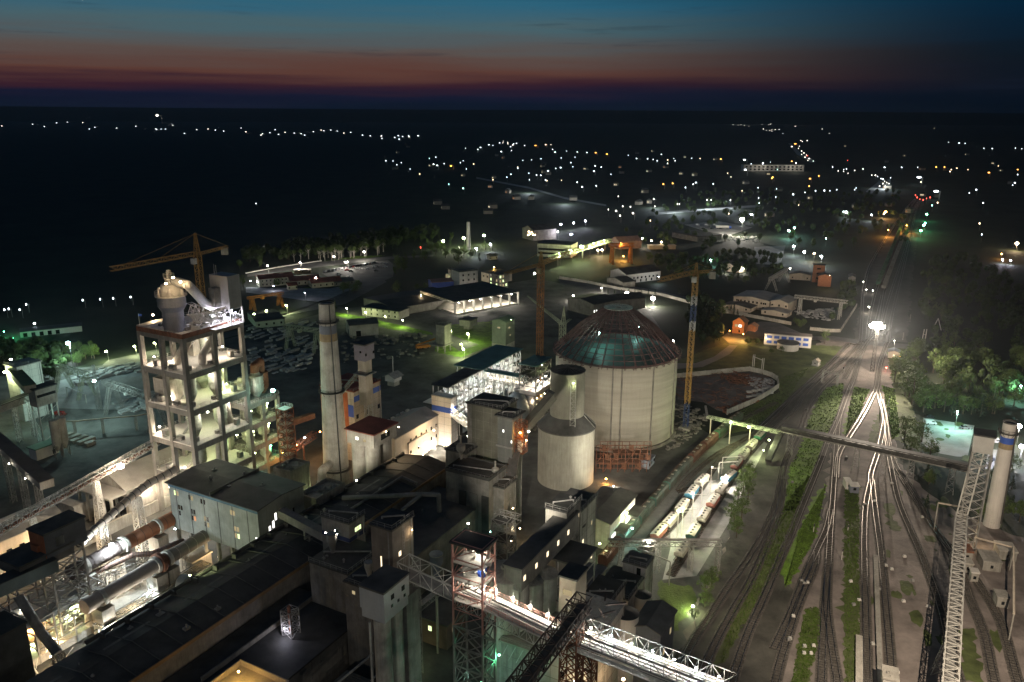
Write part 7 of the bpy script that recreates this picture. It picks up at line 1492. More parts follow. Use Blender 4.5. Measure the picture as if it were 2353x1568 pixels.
rubble('stacked precast concrete slabs in the teal-lit yard', stone, 'A', [(500, 1230), (830, 1130), (1120, 1080), (1140, 1160), (900, 1180), (560, 1290)], 150, (.5, 1.5), 6, 'slab'); rubble('dark concrete slabs near the gantry crane leg', stone, 'A', [(850, 1400), (1160, 1330), (1180, 1430), (900, 1490)], 90, (.5, 1.5), 7, 'slab')
rubble('dim concrete elements stored right of the preheater tower', stone, 'A', [(1850, 1050), (2352, 930), (2352, 1140), (2100, 1180), (1860, 1130)], 70, (.5, 1.5), 8, 'slab'); rubble('dim concrete elements stored behind the chimney', stone, 'B', [(60, 960), (640, 900), (640, 1150), (0, 1250)], 100, (.5, 1.5), 9, 'slab')
rubble('scrap heap behind the white gantry of the scrap yard', stone, 'D', [(600, 830), (900, 800), (880, 900), (660, 870)], 150, (.4, 1.5), 10); rubble('scrap beams lying in the dark depot', stone, 'C', [(1880, 240), (2150, 250), (2200, 300), (1900, 290)], 80, (.5, 1.5), 11)
rubble('dim debris between the cream plant and the far road', conc_d, 'B', [(780, 1000), (1450, 1000), (1480, 1180), (800, 1220)], 120, (.4, 1.6), 12)
for i in range(10):
 p = P('J', 790 + (i % 5) * 40, 705 - (i // 5) * 38 - (i % 5) * 8); o = solo('concrete_block', 'long grey concrete block in the neat rows of the walled yard', 'block', MB().prism([p + Vector((-1.5, -.6, .06)), p + Vector((1.5, -.6, .06)), p + Vector((1.5, .6, .06)), p + Vector((-1.5, .6, .06))], [p + Vector((-1.4, -.55, 1.2)), p + Vector((1.4, -.55, 1.2)), p + Vector((1.4, .55, 1.2)), p + Vector((-1.4, .55, 1.2))]), stone, p, 'block rows in the walled yard')
def wallrun(name, label, c, pts, h, t=.35, m=conc_l, step=None):
 q = [P(c, *p) for p in pts]; o = thing(name, label, 'wall' if name != 'fence' else 'fence', q[0]); mb = MB()
 for a, b in zip(q[:-1], q[1:]): mb.beam(a + Vector((0, 0, h / 2)), b + Vector((0, 0, h / 2)), t, h)
 mb.build('panels', m, o); mb = MB()
 for a, b in zip(q[:-1], q[1:]):
  n = max(1, int((b - a).length / 4))
  for i in range(n + 1): p = a.lerp(b, i / n); mb.beam(p, p + Vector((0, 0, h + .15)), t + .14)
 mb.build('posts', m, o); return o
wallrun('boundary_wall', 'curved pale wall around the scrap-filled yard beside the big silo', 'J', [(225, 555), (560, 520), (790, 500), (880, 520), (960, 545), (1005, 575), (1015, 630), (960, 670), (840, 740), (620, 835)], 2.6)
wallrun('boundary_wall', 'pale wall below the cream houses, left of the yard gate', 'D', [(0, 830), (140, 850), (300, 880), (560, 930)], 2.2); wallrun('boundary_wall', 'short white wall segments beside the scrap yard and the road', 'D', [(710, 970), (850, 985), (940, 985), (1065, 790)], 2.2)
wallrun('boundary_wall', 'long dim pale wall behind the two bright wall lamps', 'C', [(640, 575), (860, 610), (1100, 660), (1420, 705), (1620, 760), (2080, 860)], 2.2)
wallrun('boundary_wall', 'white-topped roadside wall behind the red-roofed house', 'B', [(60, 535), (250, 500), (430, 470), (640, 440)], .9, .3, plast)

# ---------------- buildings of the neighbourhood ----------------
def house(label, c, n, l, r, z, wall=plast_y, roof=roofd, size=None, gable=1.8, az=None, nw=4, rows=1, lit=(), cat='house', lc='warm', name='house', zb=0, faces='uv'):
 B = bld(name, label, cat, (c,) + n, (c,) + l, (c,) + r, z, zb, wall, roof, az=az, gable=gable, size=size, lip=.5); k = len(lit)
 if 'u' in faces: wins(B, 'u', max(2, nw // 2 + 1), 1.2, rows, 3.0, 1.0, 1.3, (), .15, .85)
 if 'v' in faces: wins(B, 'v', nw, 1.2, rows, 3.0, 1.0, 1.3, lit, .1, .9, lc)
 return B
E0 = R(60)
h1 = house('long two-storey cream house with dark red hip roof by the left road', 'B', (160, 575), (80, 560), (400, 535), 7, plast_y, roofr, None, 2.4, R(62), 8, 2)
lamp(h1.o, P('B', 95, 590, 4), 'cool', 900, .4); lamp(h1.o, P('B', 145, 597, 4), 'cool', 600, .35); lamp(h1.o, P('B', 272, 632, 4), 'violet', 500, .3)
house('small pink-lit square hut with red roof between the two long houses', 'B', (385, 625), (345, 615), (440, 615), 4, plast_y, roofr, (7, 6), 1.8, R(62), 2, 1)
h2 = house('second long cream house with red roof, lamp at its gable', 'B', (565, 605), (530, 590), (700, 575), 4.5, plast_y, roofr, (24, 11), 2.6, R(62), 5, 1); lamp(h2.o, P('B', 597, 568, 7), 'white', 3000, .7)
house('dark-roofed long house between the red-roofed ones and the car park', 'B', (400, 590), (380, 570), (600, 560), 4.5, plast_y, roofr, (24, 11), 2.4, R(62), 5, 1)
house('grey hip-roofed house next to the car park', 'B', (740, 600), (650, 590), (820, 590), 3.6, conc_d, roofd, (16, 10), 2.2, R(62), 3, 1)
house('ochre-lit low kiosk on the road behind the red roofs', 'B', (430, 510), (410, 500), (515, 498), 3.2, ochre, conc_l, (14, 6), 0, R(75), 3, 1, cat='kiosk', name='kiosk')
sh = bld('workshop', 'green-lit low workshop by the left road, below the orange equipment yard', 'building', ('A', 1965, 770), ('A', 1870, 700), ('A', 2080, 650), 5, 0, mat('mint_wall', (.35, .4, .3), var=.1), roofk, az=R(62), gable=1.2, lip=.5); wins(sh, 'v', 4, 1.6, 1, 3, 1.2, 1.4)
for x, y in ((1952, 714), (2048, 688), (2197, 648)): lamp(sh.o, P('A', x, y, 5.5), 'green', 1700, .5)
B = house('dim green-lit two-storey office behind the grey depot road', 'B', (950, 790), (865, 770), (1110, 770), 6, conc_l, roofk, (30, 13), .0, R(115), 6, 2, name='office_building', cat='building')
B = bld('depot_shed', 'dark wide-roofed depot sheds in front of the bright open shed', 'shed', ('B', 1200, 800), ('B', 960, 720), ('B', 1500, 640), 6, 0, conc_d, roofk, az=R(50), gable=1.5)
B = bld('warehouse', 'blue-white warehouse behind the chimney with two teal-lit doors', 'building', ('B', 855, 930), ('B', 740, 860), ('B', 950, 880), 8, 0, conc_l, roofd, az=R(70), gable=1.8, size=(18, 16)); win(B, 'v', .3, .2, 3, 3.5); win(B, 'u', .4, .2, 3, 3.5)
# bright open shed
B = bld('open_shed', 'long dark roof on steel frames over a brightly lit bulk store', 'shed', ('B', 1665, 748), ('B', 1510, 650), ('B', 1990, 625), 10, 9.6, steel, roofk, az=R(52), gable=0); mb = MB()
for a in range(8):
 u = B.u0 + (B.u1 - B.u0) * a / 7
 for v in (B.v0, B.v1): mb.mast(XY(u, v, 0, B.az), XY(u, v, 9.5, B.az), 1.0, 1.0, 2, .2)
 mb.truss(XY(u, B.v0, 8, B.az), XY(u, B.v1, 8, B.az), .4, 1.4, 2, .15)
mb.build('steel_frame', steelw, B.o); MB().box(B.u0 + 1, B.u1 - 1, B.v0, B.v1, 0, 1.0, B.az).build('bulk_store_floor', dust, B.o)
MB().lathe(XY(B.u0 + 9, (B.v0 + B.v1) / 2, 0, B.az), [(9, .9), (5, 3.2), (.5, 5)], 20).build('material_heap', dust, B.o)
for k in range(6): lamp(B.o, XY(B.u0 + (B.u1 - B.u0) * (k + .5) / 6, B.v1 - 2, 8, B.az), 'white', 3000, .4)
lamp(B.o, XY(B.u0 - 4, B.v0 + 6, 8, B.az), 'warm', 3000, .35)
q = bld('works_office', 'pale grey multi-storey works block with dark windows beside the blue-walled shed', 'building', ('B', 1700, 520), ('B', 1590, 490), ('B', 1785, 465), 16, 0, plast, roofd, az=R(60), size=(16, 14)); wins(q, 'v', 3, 4, 3, 4, 1.3, 1.5, (1,), .2, .8, 'dim'); lamp(q.o, P('B', 1700, 575, 5), 'white', 3500, .5)
q2 = bld('works_silo_block', 'smaller pale tower with pipes left of the multi-storey works block', 'building', ('B', 1650, 510), ('B', 1580, 490), ('B', 1690, 500), 12, 0, conc_l, roofd, az=R(60), size=(9, 9)); MB().lathe(XY(q2.u0 - 3, q2.v1 - 3, 0, q2.az), [(2, 0), (2, 9)], 14).build('silo_cylinder', conc_l, q2.o); lamp(q2.o, P('B', 1635, 615, 2), 'green', 500, .4); lamp(q2.o, P('B', 1670, 618, 2), 'green', 500, .4)
q = bld('blue_wall_shed', 'shed with vivid blue wall and rusty pink roof', 'shed', ('B', 1490, 600), ('B', 1400, 575), ('B', 1570, 580), 7, 0, bluep, mat('pink_roof', (.32, .18, .14), var=.2), az=R(70), size=(18, 12), gable=1.5); lamp(q.o, P('B', 1497, 595, 4.5), 'warm', 2500, .6)
q = bld('works_office', 'cream low block with three windows right of the works tower', 'building', ('B', 1960, 540), ('B', 1850, 510), ('B', 2060, 520), 8, 0, plast_y, roofk, az=R(50), size=(20, 16)); wins(q, 'u', 3, 4, 1, 1, 1.4, 1.4, (0,), .2, .8, 'dim'); lamp(q.o, P('B', 1965, 487, 10), 'amber', 900, .5)
q = bld('lit_stair_block', 'dark narrow block with a column of greenish lit windows', 'building', ('B', 2000, 540), ('B', 1980, 530), ('B', 2060, 520), 12, 0, conc_d, roofk, az=R(50), size=(10, 12)); wins(q, 'v', 3, 1.5, 3, 3.5, 1.5, 2, range(9), .2, .8, 'green'); wins(q, 'u', 2, 2, 3, 3.5, 1.5, 2, range(4), .2, .8, 'green')
q = bld('factory_block', 'wide dim factory front with pale horizontal window bands', 'building', ('C', 470, 300), ('C', 315, 280), ('C', 635, 310), 13, 0, conc_l, roofk, az=R(110), size=(34, 24));
for z in (2.5, 6.5): MB().box(q.u0 + 1, q.u1 - 1, q.v1 + .01, q.v1 + .1, z, z + 2, q.az).build('window_band', glassd, q.o); MB().box(q.u0 - .1, q.u0 - .01, q.v0 + 1, q.v1 - 1, z, z + 2, q.az).build('window_band', glassd, q.o)
q = bld('factory_hall', 'dark factory roof with sharp gable and orange specks behind the window-band block', 'building', ('C', 440, 200), ('C', 330, 180), ('C', 560, 200), 12, 0, conc_d, roofk, az=R(60), size=(30, 24), gable=4)
for k, (x, y) in enumerate(((398, 240), (410, 232), (425, 218), (436, 236), (450, 238))): lamp(q.o, P('C', x, y, 9), 'warm', 0, .55)
house('small lamplit house among park trees', 'B', (1935, 400), (1890, 395), (1950, 390), 4, plast_y, roofd, (8, 7), 2, R(60), 2, 1)
# grey sheds behind big silo
q = bld('warehouse', 'grey box warehouse with two tiny lit windows left of the silo crown', 'building', ('C', 905, 770), ('C', 755, 760), ('C', 1000, 730), 9, 0, conc_d, roofk, size=(24, 26), az=R(50), gable=2); wins(q, 'v', 3, 3, 1, 1, .8, 1.6, (0, 1), .02, .2, 'white')
q = bld('arched_hangar', 'dark rounded hangar roof left of the brightest wall lamps', 'building', ('C', 1010, 740), ('C', 900, 700), ('C', 1160, 710), 8, 0, conc_d, roofk, size=(30, 16), az=R(70), gable=2.5)
q = bld('white_works_hall', 'white hall with a row of dark windows and dark gabled roof, beyond the silo', 'hall', ('C', 1155, 540), ('C', 980, 500), ('C', 1348, 480), 8, 0, plast, roofk, size=(36, 22), az=R(60), gable=3.5); wins(q, 'v', 8, 3.2, 1, 3, 1.6, 1.6); wins(q, 'v', 6, .4, 1, 3, 1.4, 2.2); lamp(q.o, P('C', 1400, 560, 6), 'cool', 1600, .25)
q = bld('small_gable_house', 'small dim gabled annex below the white hall', 'house', ('C', 1130, 600), ('C', 1000, 580), ('C', 1170, 600), 5, 0, conc, roofk, size=(12, 22), az=R(60), gable=2)
q = bld('round_hangar', 'pinkish rounded hangar behind the orange gantry', 'building', ('C', 1100, 290), ('C', 1010, 270), ('C', 1210, 290), 8, 0, mat('pinkish_sheet', (.3, .2, .18), var=.2), MATS['pinkish_sheet'], size=(26, 20), az=R(70), gable=4)
q = bld('low_hut', 'floodlit low hut behind the orange gantry crane', 'hut', ('C', 1330, 320), ('C', 1240, 310), ('C', 1440, 310), 4, 0, plast_y, plast_y, size=(28, 8), az=R(85)); lamp(q.o, P('C', 1347, 283, 6), 'warm', 2600, .9); lamp(q.o, P('C', 1422, 293, 6), 'warm', 2600, .9)
q = bld('depot_building', 'wide dark-roofed low depot building by the truck park', 'building', ('C', 1700, 250), ('C', 1490, 225), ('C', 1810, 215), 6, 0, conc, roofk, size=(36, 42), az=R(60))
q = bld('cream_house', 'pale house with two bright corner lamps in the dark depot', 'house', ('C', 1990, 480), ('C', 1910, 465), ('C', 2050, 460), 6, 0, plast_y, roofd, size=(14, 13), az=R(60), gable=2); wins(q, 'u', 3, 3, 1, 1, 1.2, 1.4); lamp(q.o, P('C', 1917, 500, 4), 'white', 1200, .6); lamp(q.o, P('C', 2052, 495, 4), 'white', 1500, .7)
q = house('cream two-storey house with long row of windows, left of its twin', 'D', (395, 745), (172, 685), (430, 690), 7.5, plast_y, roofp, None, 1.6, R(37), 2, 2); wins(q, 'u', 8, 4.2, 1, 3, 1.1, 1.4)
q2 = house('cream taller gabled house right of the long-windowed one', 'D', (540, 760), (400, 745), (585, 720), 8, plast_y, roofp, None, 1.8, R(37), 2, 1); wins(q2, 'u', 3, 4.5, 1, 3, 1.1, 1.4)
q3 = house('low cream lean-to house in front of the taller gabled one', 'D', (530, 840), (358, 800), (548, 815), 3.2, plast_y, roofp, None, 1.2, R(37), 1, 1); house('grey-roofed low house left of the cream two-storey pair', 'D', (250, 800), (95, 745), (290, 770), 3.4, plast_y, roofd, None, 1.4, R(37), 2, 1)
q = bld('brick_tower', 'orange brick tower block behind the scrap yard', 'building', ('D', 825, 470), ('D', 768, 462), ('D', 836, 462), 15, 0, brick, roofd, size=(6, 9), az=R(20)); wins(q, 'u', 1, 3, 3, 4, 3, 1.2); q = bld('brick_tower', 'orange brick gabled wing right of the brick tower', 'building', ('D', 875, 555), ('D', 810, 540), ('D', 885, 530), 9, 0, brick, roofd, size=(9, 10), az=R(20), gable=1.5); lamp(q.o, XY(q.u0 - 14, q.v1 - 2, 12, q.az), 'warm', 2200, .2)
q = house('cream low house left of the brick tower', 'D', (715, 545), (585, 520), (720, 520), 5, plast_y, roofd, (9, 17), 1.4, R(20), 2, 1)
q = bld('small_shed', 'white gabled shed beside the dark far tracks', 'shed', ('D', 1060, 560), ('D', 1050, 550), ('D', 1100, 520), 4, 0, plast, roofd, size=(12, 5), az=R(20), gable=1.2)
# orange brick signal house
q = bld('brick_house', 'orange-lit brick signal house with glowing blue-white window', 'house', ('J', 755, 125), ('J', 680, 118), ('J', 800, 110), 8.2, 0, brick, mat('tile_roof', (.30, .16, .09), var=.2), size=(7.5, 7.5), az=R(32), gable=2.8, lip=.6); wins(q, 'u', 2, 4.6, 1, 1, 1.8, 1.6, (0, 1), .35, .68, 'white'); win(q, 'u', .4, 1.2, 1, 1.3); win(q, 'v', .5, 1.2, 1, 1.3); MB().box(q.u0 - .4, q.u1 + .2, q.v0 - .2, q.v1 + .4, 3.9, 4.2, q.az).build('string_course', brick, q.o)
lamp(q.o, P('J', 640, 190, 6), 'orange', 7000, .25, drop=.3); lamp(q.o, P('J', 745, 215, 5), 'amber', 4500, .25, drop=.3)
q = bld('brick_house', 'small orange brick annexe right of the signal house', 'house', ('J', 840, 158), ('J', 795, 150), ('J', 868, 135), 3.6, 0, brick, MATS['tile_roof'], size=(6, 5.5), az=R(32), gable=1.6)
q = bld('office_block', 'two-storey white office block with bright blue window panels', 'building', ('J', 1272, 235), ('J', 1020, 195), ('J', 1285, 210), 7.4, 0, plast, mat('office_roof', (.20, .17, .15), var=.2), az=R(18), size=(6, 27), lip=.3)
for r_ in range(2):
 for k in range(6): t = .06 + k * .155; MB().box(q.u0 - .09, q.u0 - .01, q.v1 - (q.v1 - q.v0) * t - 3.0, q.v1 - (q.v1 - q.v0) * t, 1.2 + r_ * 3.1, 2.9 + r_ * 3.1, q.az).build('blue_panel', bluep, q.o); win(q, 'u', t + .03, 1.5 + r_ * 3.1, .9, 1.2, 'warm' if (k, r_) in ((3, 0), (1, 1)) else None)
lamp(q.o, XY(q.u0 - 3, q.v0 + 1, 5, q.az), 'warm', 700, .2)
q = thing('water_tank', 'round white water tank with grey lid beside dark bushes', 'tank', P('J', 1085, 330)); MB().lathe(P('J', 1085, 330), [(6.2, 0), (6.2, 4.0)], 32).build('tank_wall', plast, q); MB().lathe(P('J', 1085, 330) + Vector((0, 0, 4)), [(6.5, 0), (6.5, .3), (.3, 1.0)], 32).build('tank_lid', roofd, q); MB().beam(P('J', 1130, 345) + Vector((0, 0, 1.2)), P('J', 1140, 343) + Vector((0, 0, 1.2)), 1, 1).build('window', glassd, q)
q = bld('signal_hut', 'little gabled hut alone on the grass beside the tracks', 'hut', ('J', 1320, 425), ('J', 1285, 415), ('J', 1348, 405), 3.0, 0, plast, plast_y, size=(3.6, 3.2), az=R(40), gable=1.2, lip=.3); win(q, 'u', .5, 1, .7, .9); MB().box(q.u0 - .4, q.u1 + .4, q.v0 - .4, q.v1 + .4, 0, .3, q.az).build('hut_base', conc_l, q.o)
q = bld('gate_hut', 'small hut at the right end of the level crossing', 'hut', ('D', 1400, 1140), ('D', 1370, 1125), ('D', 1440, 1120), 4, 0, plast, greyb, size=(6, 6), az=R(25), gable=1); win(q, 'u', .5, 1, 1, 1.2, 'warm'); lamp(q.o, P('D', 1400, 1175, 3), 'orange', 500, .2)
q = bld('long_factory', 'distant dim white long building with many windows near the lit avenue', 'building', ('L', 1558, 228), ('L', 1440, 222), ('L', 1560, 224), 16, 0, plast, roofd, size=(22, 150), az=R(0)); wins(q, 'u', 14, 3, 2, 6, 5, 3.4, (), .05, .95); lamp(q.o, XY(q.u0 - 25, q.v0 + 40, 22, q.az), 'white', 9000, .9); lamp(q.o, XY(q.u0 - 25, q.v1 - 30, 22, q.az), 'white', 9000, .9)
TWR = bld('precast_tower', 'grey-green gabled tower with pale lower part behind the lit gallery', 'building', ('B', 2055, 905), ('B', 1955, 935), ('B', 2190, 865), 20, 0, mat('olive_sheet', (.17, .19, .15), var=.2), mat('green_sheet', (.12, .15, .12), var=.2), size=(11, 9), gable=1.6); band(TWR, 0, 6, conc_l, 'base_course'); win(TWR, 'v', .4, 15, 1.8, 1.0, 'dim'); win(TWR, 'v', .5, 10.5, 1.2, .7, 'dim'); win(TWR, 'u', .5, 15.5, 1.8, .8, 'dim'); lamp(TWR.o, XY(TWR.u0 - 8, TWR.v1 + 8, 24), 'green', 2500, .15)
q = bld('precast_tower', 'narrow dim block on legs left of the grey-green tower', 'building', ('B', 1585, 930), ('B', 1505, 915), ('B', 1615, 905), 17, 5, conc, roofd, size=(7, 6)); mb = MB()
for a in (q.u0 + .5, q.u1 - .5):
 for b in (q.v0 + .5, q.v1 - .5): mb.beam(XY(a, b, 0), XY(a, b, 5), .6)
mb.build('legs', conc, q.o); MB().box(q.u0 - 3, q.u1 + 1, q.v0 - 3, q.v1 + 1, 4.4, 4.9).build('platform', conc, q.o)
q = bld('gable_shed', 'small mint-lit hut left of the grey-green tower', 'shed', ('B', 1780, 895), ('B', 1705, 880), ('B', 1825, 870), 7, 2.5, conc, roofd, size=(9, 8)); MB().box(q.u0 + 2, q.u1 - 2, q.v0 + 2, q.v1 - 2, 0, 2.4).build('legs', conc, q.o)
q = bld('guard_hut', 'small pale hut with pyramid roof in the dark yard behind the packing house', 'hut', ('B', 1200, 1330), ('B', 1150, 1315), ('B', 1250, 1310), 5.6, 2.6, plast, steel, size=(6, 6), gable=1.6, lip=.9); MB().box(q.u0 + .8, q.u1 - .8, q.v0 + .8, q.v1 - .8, 0, 2.5).build('hut_base', conc_l, q.o); MB().beam(XY(q.u1 + 1, q.v0, 0), XY(q.u1 + 1, q.v0, 14), .3).build('mast', plast, q.o)
a, b = P('C', 575, 425, 8), P('C', 1030, 290, 8); o = thing('lit_strip', 'green-white lit strip, added as a raised gallery, leading to the orange gantry crane', 'conveyor', V3(a.lerp(b, .5), 0)); MB().beam(a, b, 5, .5).build('deck', plast, o); MB().truss(a, b, 5.4, 3, 4, .35).build('lattice_girder', crang, o)  # gallery added to carry the bright strip along the crane jib
for f in (.1, .5, .9): qv = a.lerp(b, f); MB().beam(V3(qv, 0), qv, .9).build('prop', steel, o)
for k in range(5): lamp(o, a.lerp(b, .12 + k * .19) + Vector((0, 0, 3.2)), 'green', 2600, .5, drop=.2)
# gantry cranes
def gantry(label, m, c, a, b, z, w=2.2, h=2.4, la=None, t=.22, over=.12):
 A_, B_ = P(c, *a, z), P(c, *b, z); o = thing('gantry_crane', label, 'crane', V3(A_.lerp(B_, .5), 0)); MB().truss(A_, B_, w, h, 2.2, t).build('lattice_girder', m, o); d = (B_ - A_).normalized(); s = Vector((d.y, -d.x, 0))
 for f in (over, 1 - over):
  q = A_.lerp(B_, f)
  for k in (-1, 1): MB().mast(V3(q + s * 4.5 * k, 0), q + s * .9 * k, 1.2, 1.6, 1.8, t * .8).build('leg', m, o)
 q = A_.lerp(B_, .4); MB().beam(q + Vector((0, 0, -1.4)), q + Vector((0, 0, -.1)), 1.8, 2).build('trolley', m, o); return o
gantry('grey lattice gantry crane left of the tower, end caught by white light', steel, 'V', (1380, 360), (2130, 620), 13, 2.6, 2.6, t=.18)
gantry('pale lattice gantry crane farther back in the teal yard', crang, 'V', (760, 150), (1160, 270), 11)
gantry('orange sodium-lit gantry crane beyond the green-lit crane jib', craor, 'C', (1020, 330), (1210, 325), 16, 3, 3, t=.5); gantry('white gantry crane spanning the scrap yard', steelw, 'D', (590, 720), (998, 765), 11, 2.5, 2.0)
gantry('dim brown gantry crane in the dark storage yard behind the chimney', crang, 'B', (360, 955), (640, 990), 12); gantry('thin dark gantry above the orange equipment yard', craor, 'A', (1900, 600), (2180, 560), 9, 1.6, 1.4)
gantry('slanting dim gantry beside the brick tower', steelw, 'D', (400, 590), (530, 510), 9)
for k, (a, b, lb) in enumerate((((265, 1160), (335, 1195), 'white double pole frame standing on the grass left of the little hut'),)):
 A_, B_ = P('D', a[0], 1250), P('D', b[0], 1280); o = thing('pole_frame', lb, 'frame', A_); mb = MB();
 for q in (A_, B_): mb.beam(q, q + Vector((0, 0, 7)), .3); mb.beam(q + Vector((1, .3, 0)), q + Vector((1, .3, 7)), .3)
 mb.beam(A_ + Vector((0, 0, 6)), B_ + Vector((0, 0, 6)), .25); mb.build('poles', plast, o)
A_, B_ = P('D', 800, 1370), P('D', 915, 1400); o = thing('signal_portal', 'white portal frame straddling two tracks, throwing a long shadow', 'gantry', A_.lerp(B_, .5)); mb = MB(); mb.mast(A_, A_ + Vector((0, 0, 6.4)), .7, .7, 1, .14); mb.mast(B_, B_ + Vector((0, 0, 6.4)), .7, .7, 1, .14); mb.truss(A_ + Vector((0, 0, 6)), B_ + Vector((0, 0, 6)), .8, .7, 1.2, .14); mb.build('lattice_frame', plast, o)
for i, (x, y, h, lb) in enumerate((('1680', 970, 8, 'slanting white pole pair on the dark slope right of the tracks'), ('1565', 1065, 8.5, 'twin white concrete posts at the woodland edge, left of the slanting poles'))):
 p = P('D', int(x), y); o = thing('utility_pole', lb, 'pole', p); mb = MB()
 if i == 0: mb.beam(p + Vector((-3, 0, 0)), p + Vector((0, 0, h)), .35); mb.beam(p + Vector((3, 0, 0)), p + Vector((0, 0, h)), .35)
 else: mb.beam(p, p + Vector((.5, 0, h)), .5); mb.beam(p + Vector((2, 0, 0)), p + Vector((2, 0, h)), .5); mb.beam(p + Vector((.4, 0, h * .6)), p + Vector((2, 0, h * .6)), .2)
 mb.build('posts', plast, o)
for i, (c, x, y, h) in enumerate((('K', 140, 805, 3.2), ('K', 283, 945, 4), ('K', 315, 795, 2.2), ('K', 520, 220, 5), ('K', 825, 1170, 3), ('D', 1155, 860, 5), ('D', 1475, 905, 6), ('D', 1420, 1045, 6), ('D', 960, 1300, 3.5), ('D', 1310, 1550, 5))):
 p = P(c, x, y); o = thing('track_signal', 'slim trackside signal post between the rails', 'signal', p, 'trackside signal posts'); MB().beam(p, p + Vector((0, 0, h)), .18).build('post', plast, o); MB().beam(p + Vector((0, -.2, h - .9)), p + Vector((0, -.2, h)), .4, .25).build('signal_head', steeld, o)
# v-yard silos and booth
for k, (x, y, lb) in enumerate(((740, 1330, 'ribbed pale silo in the left yard, left of the pair'), (835, 1290, 'ribbed pale silo in the left yard, right of the pair'))):
 p = P('V', x + 40, y); o = thing('small_silo', lb, 'silo', p); mb = MB()
 mb.lathe(p, [(.4, 3), (1.7, 6), (1.7, 16.5)], 20);
 for z in range(6, 16, 1): mb.lathe(p, [(1.76, z), (1.76, z + .2)], 20)
 mb.build('silo_shell', conc_l, o); mb = MB()
 for a in (0, 1.57, 3.14, 4.71): mb.beam(p + Vector((1.7 * math.cos(a), 1.7 * math.sin(a), 0)), p + Vector((1.7 * math.cos(a), 1.7 * math.sin(a), 6.5)), .25)
 mb.build('legs', steel, o); MB().rail([p + Vector((1.7, 1.7, 16.5)), p + Vector((-1.7, 1.7, 16.5)), p + Vector((-1.7, -1.7, 16.5)), p + Vector((1.7, -1.7, 16.5))], 1.2, .1, 1, True).build('railing', steel, o)
q = bld('white_booth', 'white boxy booth with green-tinted roof beside the ribbed silos', 'building', ('V', 468, 1215), ('V', 370, 1190), ('V', 620, 1130), 5, 0, plast, mat('mint_roof', (.12, .2, .14), var=.2), size=(9, 5)); win(q, 'v', .8, .5, 1.2, 1.8)
q = bld('conveyor_head_house', 'boxy conveyor head house with strip window on tall legs, left yard', 'building', ('V', 455, 430), ('V', 340, 410), ('V', 655, 375), 24, 16, conc, roofk, size=(9, 5)); mb = MB()
for a in (q.u0 + .4, q.u1 - .4):
 for b in (q.v0 + .4, q.v1 - .4): mb.beam(XY(a, b, 0), XY(a, b, 16), .45)
for z in (0, 5, 10): mb.beam(XY(q.u0 + .4, q.v1 - .4, z), XY(q.u1 - .4, q.v1 - .4, z + 5), .2); mb.beam(XY(q.u0 + .4, q.v0 + .4, z + 5), XY(q.u0 + .4, q.v1 - .4, z), .2)
mb.build('legs', steelw, q.o); MB().box(q.u0 + .5, q.u1 - .5, q.v1 + .01, q.v1 + .08, 20, 21.2).build('window_strip', glassd, q.o); win(q, 'v', .45, 20.2, 1.4, .8, 'white'); lamp(q.o, P('V', 465, 610, 14), 'teal', 2500, .5)
o = thing('covered_conveyor', 'olive-roofed sloping conveyor climbing to the left yard head house', 'conveyor', V3(P('V', 250, 280, 24), 0)); a, b = P('V', 150, 150, 22), P('V', 400, 420, 24); MB().beam(a, b, 4.5, 3).build('gallery', conc, o); MB().beam(a + Vector((0, 0, 1.56)), b + Vector((0, 0, 1.56)), 5, .12).build('roof', mat('olive_roof', (.14, .16, .05), var=.2), o)
q = bld('crusher_house', 'tall pale building lit yellow-green at the left edge', 'building', ('V', 215, 130), ('V', 0, 110), ('V', 390, 0), 26, 0, plast, roofp, size=(11, 9)); lamp(q.o, XY(q.u0 - 2.6, q.v1 - 5, 23.5), 'green', 4200, .6)
o = thing('covered_conveyor', 'dark roofed conveyor with pale lattice side entering from the left edge', 'conveyor', V3(P('V', 150, 620, 18), 0)); a, b = P('V', -250, 760, 17), P('V', 440, 500, 18); MB().truss(a - XY(0, -1.6, 1.5), b - XY(0, -1.6, 1.5), .3, 3, 3, .25).build('lattice_girder', steelw, o); MB().beam(a, b, 3.0, 2.8).build('gallery', conc_l, o); MB().beam(a + Vector((0, 0, 1.5)), b + Vector((0, 0, 1.5)), 4.4, .15).build('roof', roofk, o)
for f in (.6, .9): qv = a.lerp(b, f); MB().mast(V3(qv, 0), qv - Vector((0, 0, 1.5)), 1.6, 1.6, 2, .2).build('trestle', steelw, o)
lamp(o, P('V', 200, 620, 16), 'white', 300, .3)
o = thing('covered_conveyor', 'wide brown-grey roofed conveyor descending at the left edge toward the long lattice conveyor', 'conveyor', V3(P('V', 250, 1350, 20), 0)); a, b = P('V', -80, 1060, 22), P('V', 620, 1680, 20); MB().beam(a, b, 4.2, 2.6).build('gallery', conc_d, o); MB().beam(a + Vector((0, 0, 1.4)), b + Vector((0, 0, 1.4)), 4.6, .15).build('roof', mat('brown_roof', (.14, .115, .095), var=.2), o)
for f in (.2, .5, .8): qv = a.lerp(b, f); MB().mast(V3(qv, 0), qv - Vector((0, 0, 1.3)), 1.6, 1.6, 2, .2).build('trestle', steel, o); lamp(o, qv + Vector((-2.3, -2, -.6)), 'white', 120, .2)
p = P('V', 1310, 690); o = thing('lamp_mast', 'lattice lamp mast with bright head in the teal-lit left yard', 'lamp post', p); MB().mast(p, p + Vector((0, 0, 22)), 1.8, .9, 1.6, .16).build('mast', steel, o); lamp(o, P('V', 1240, 315, 21), 'aqua', 13000, .7, drop=.6)
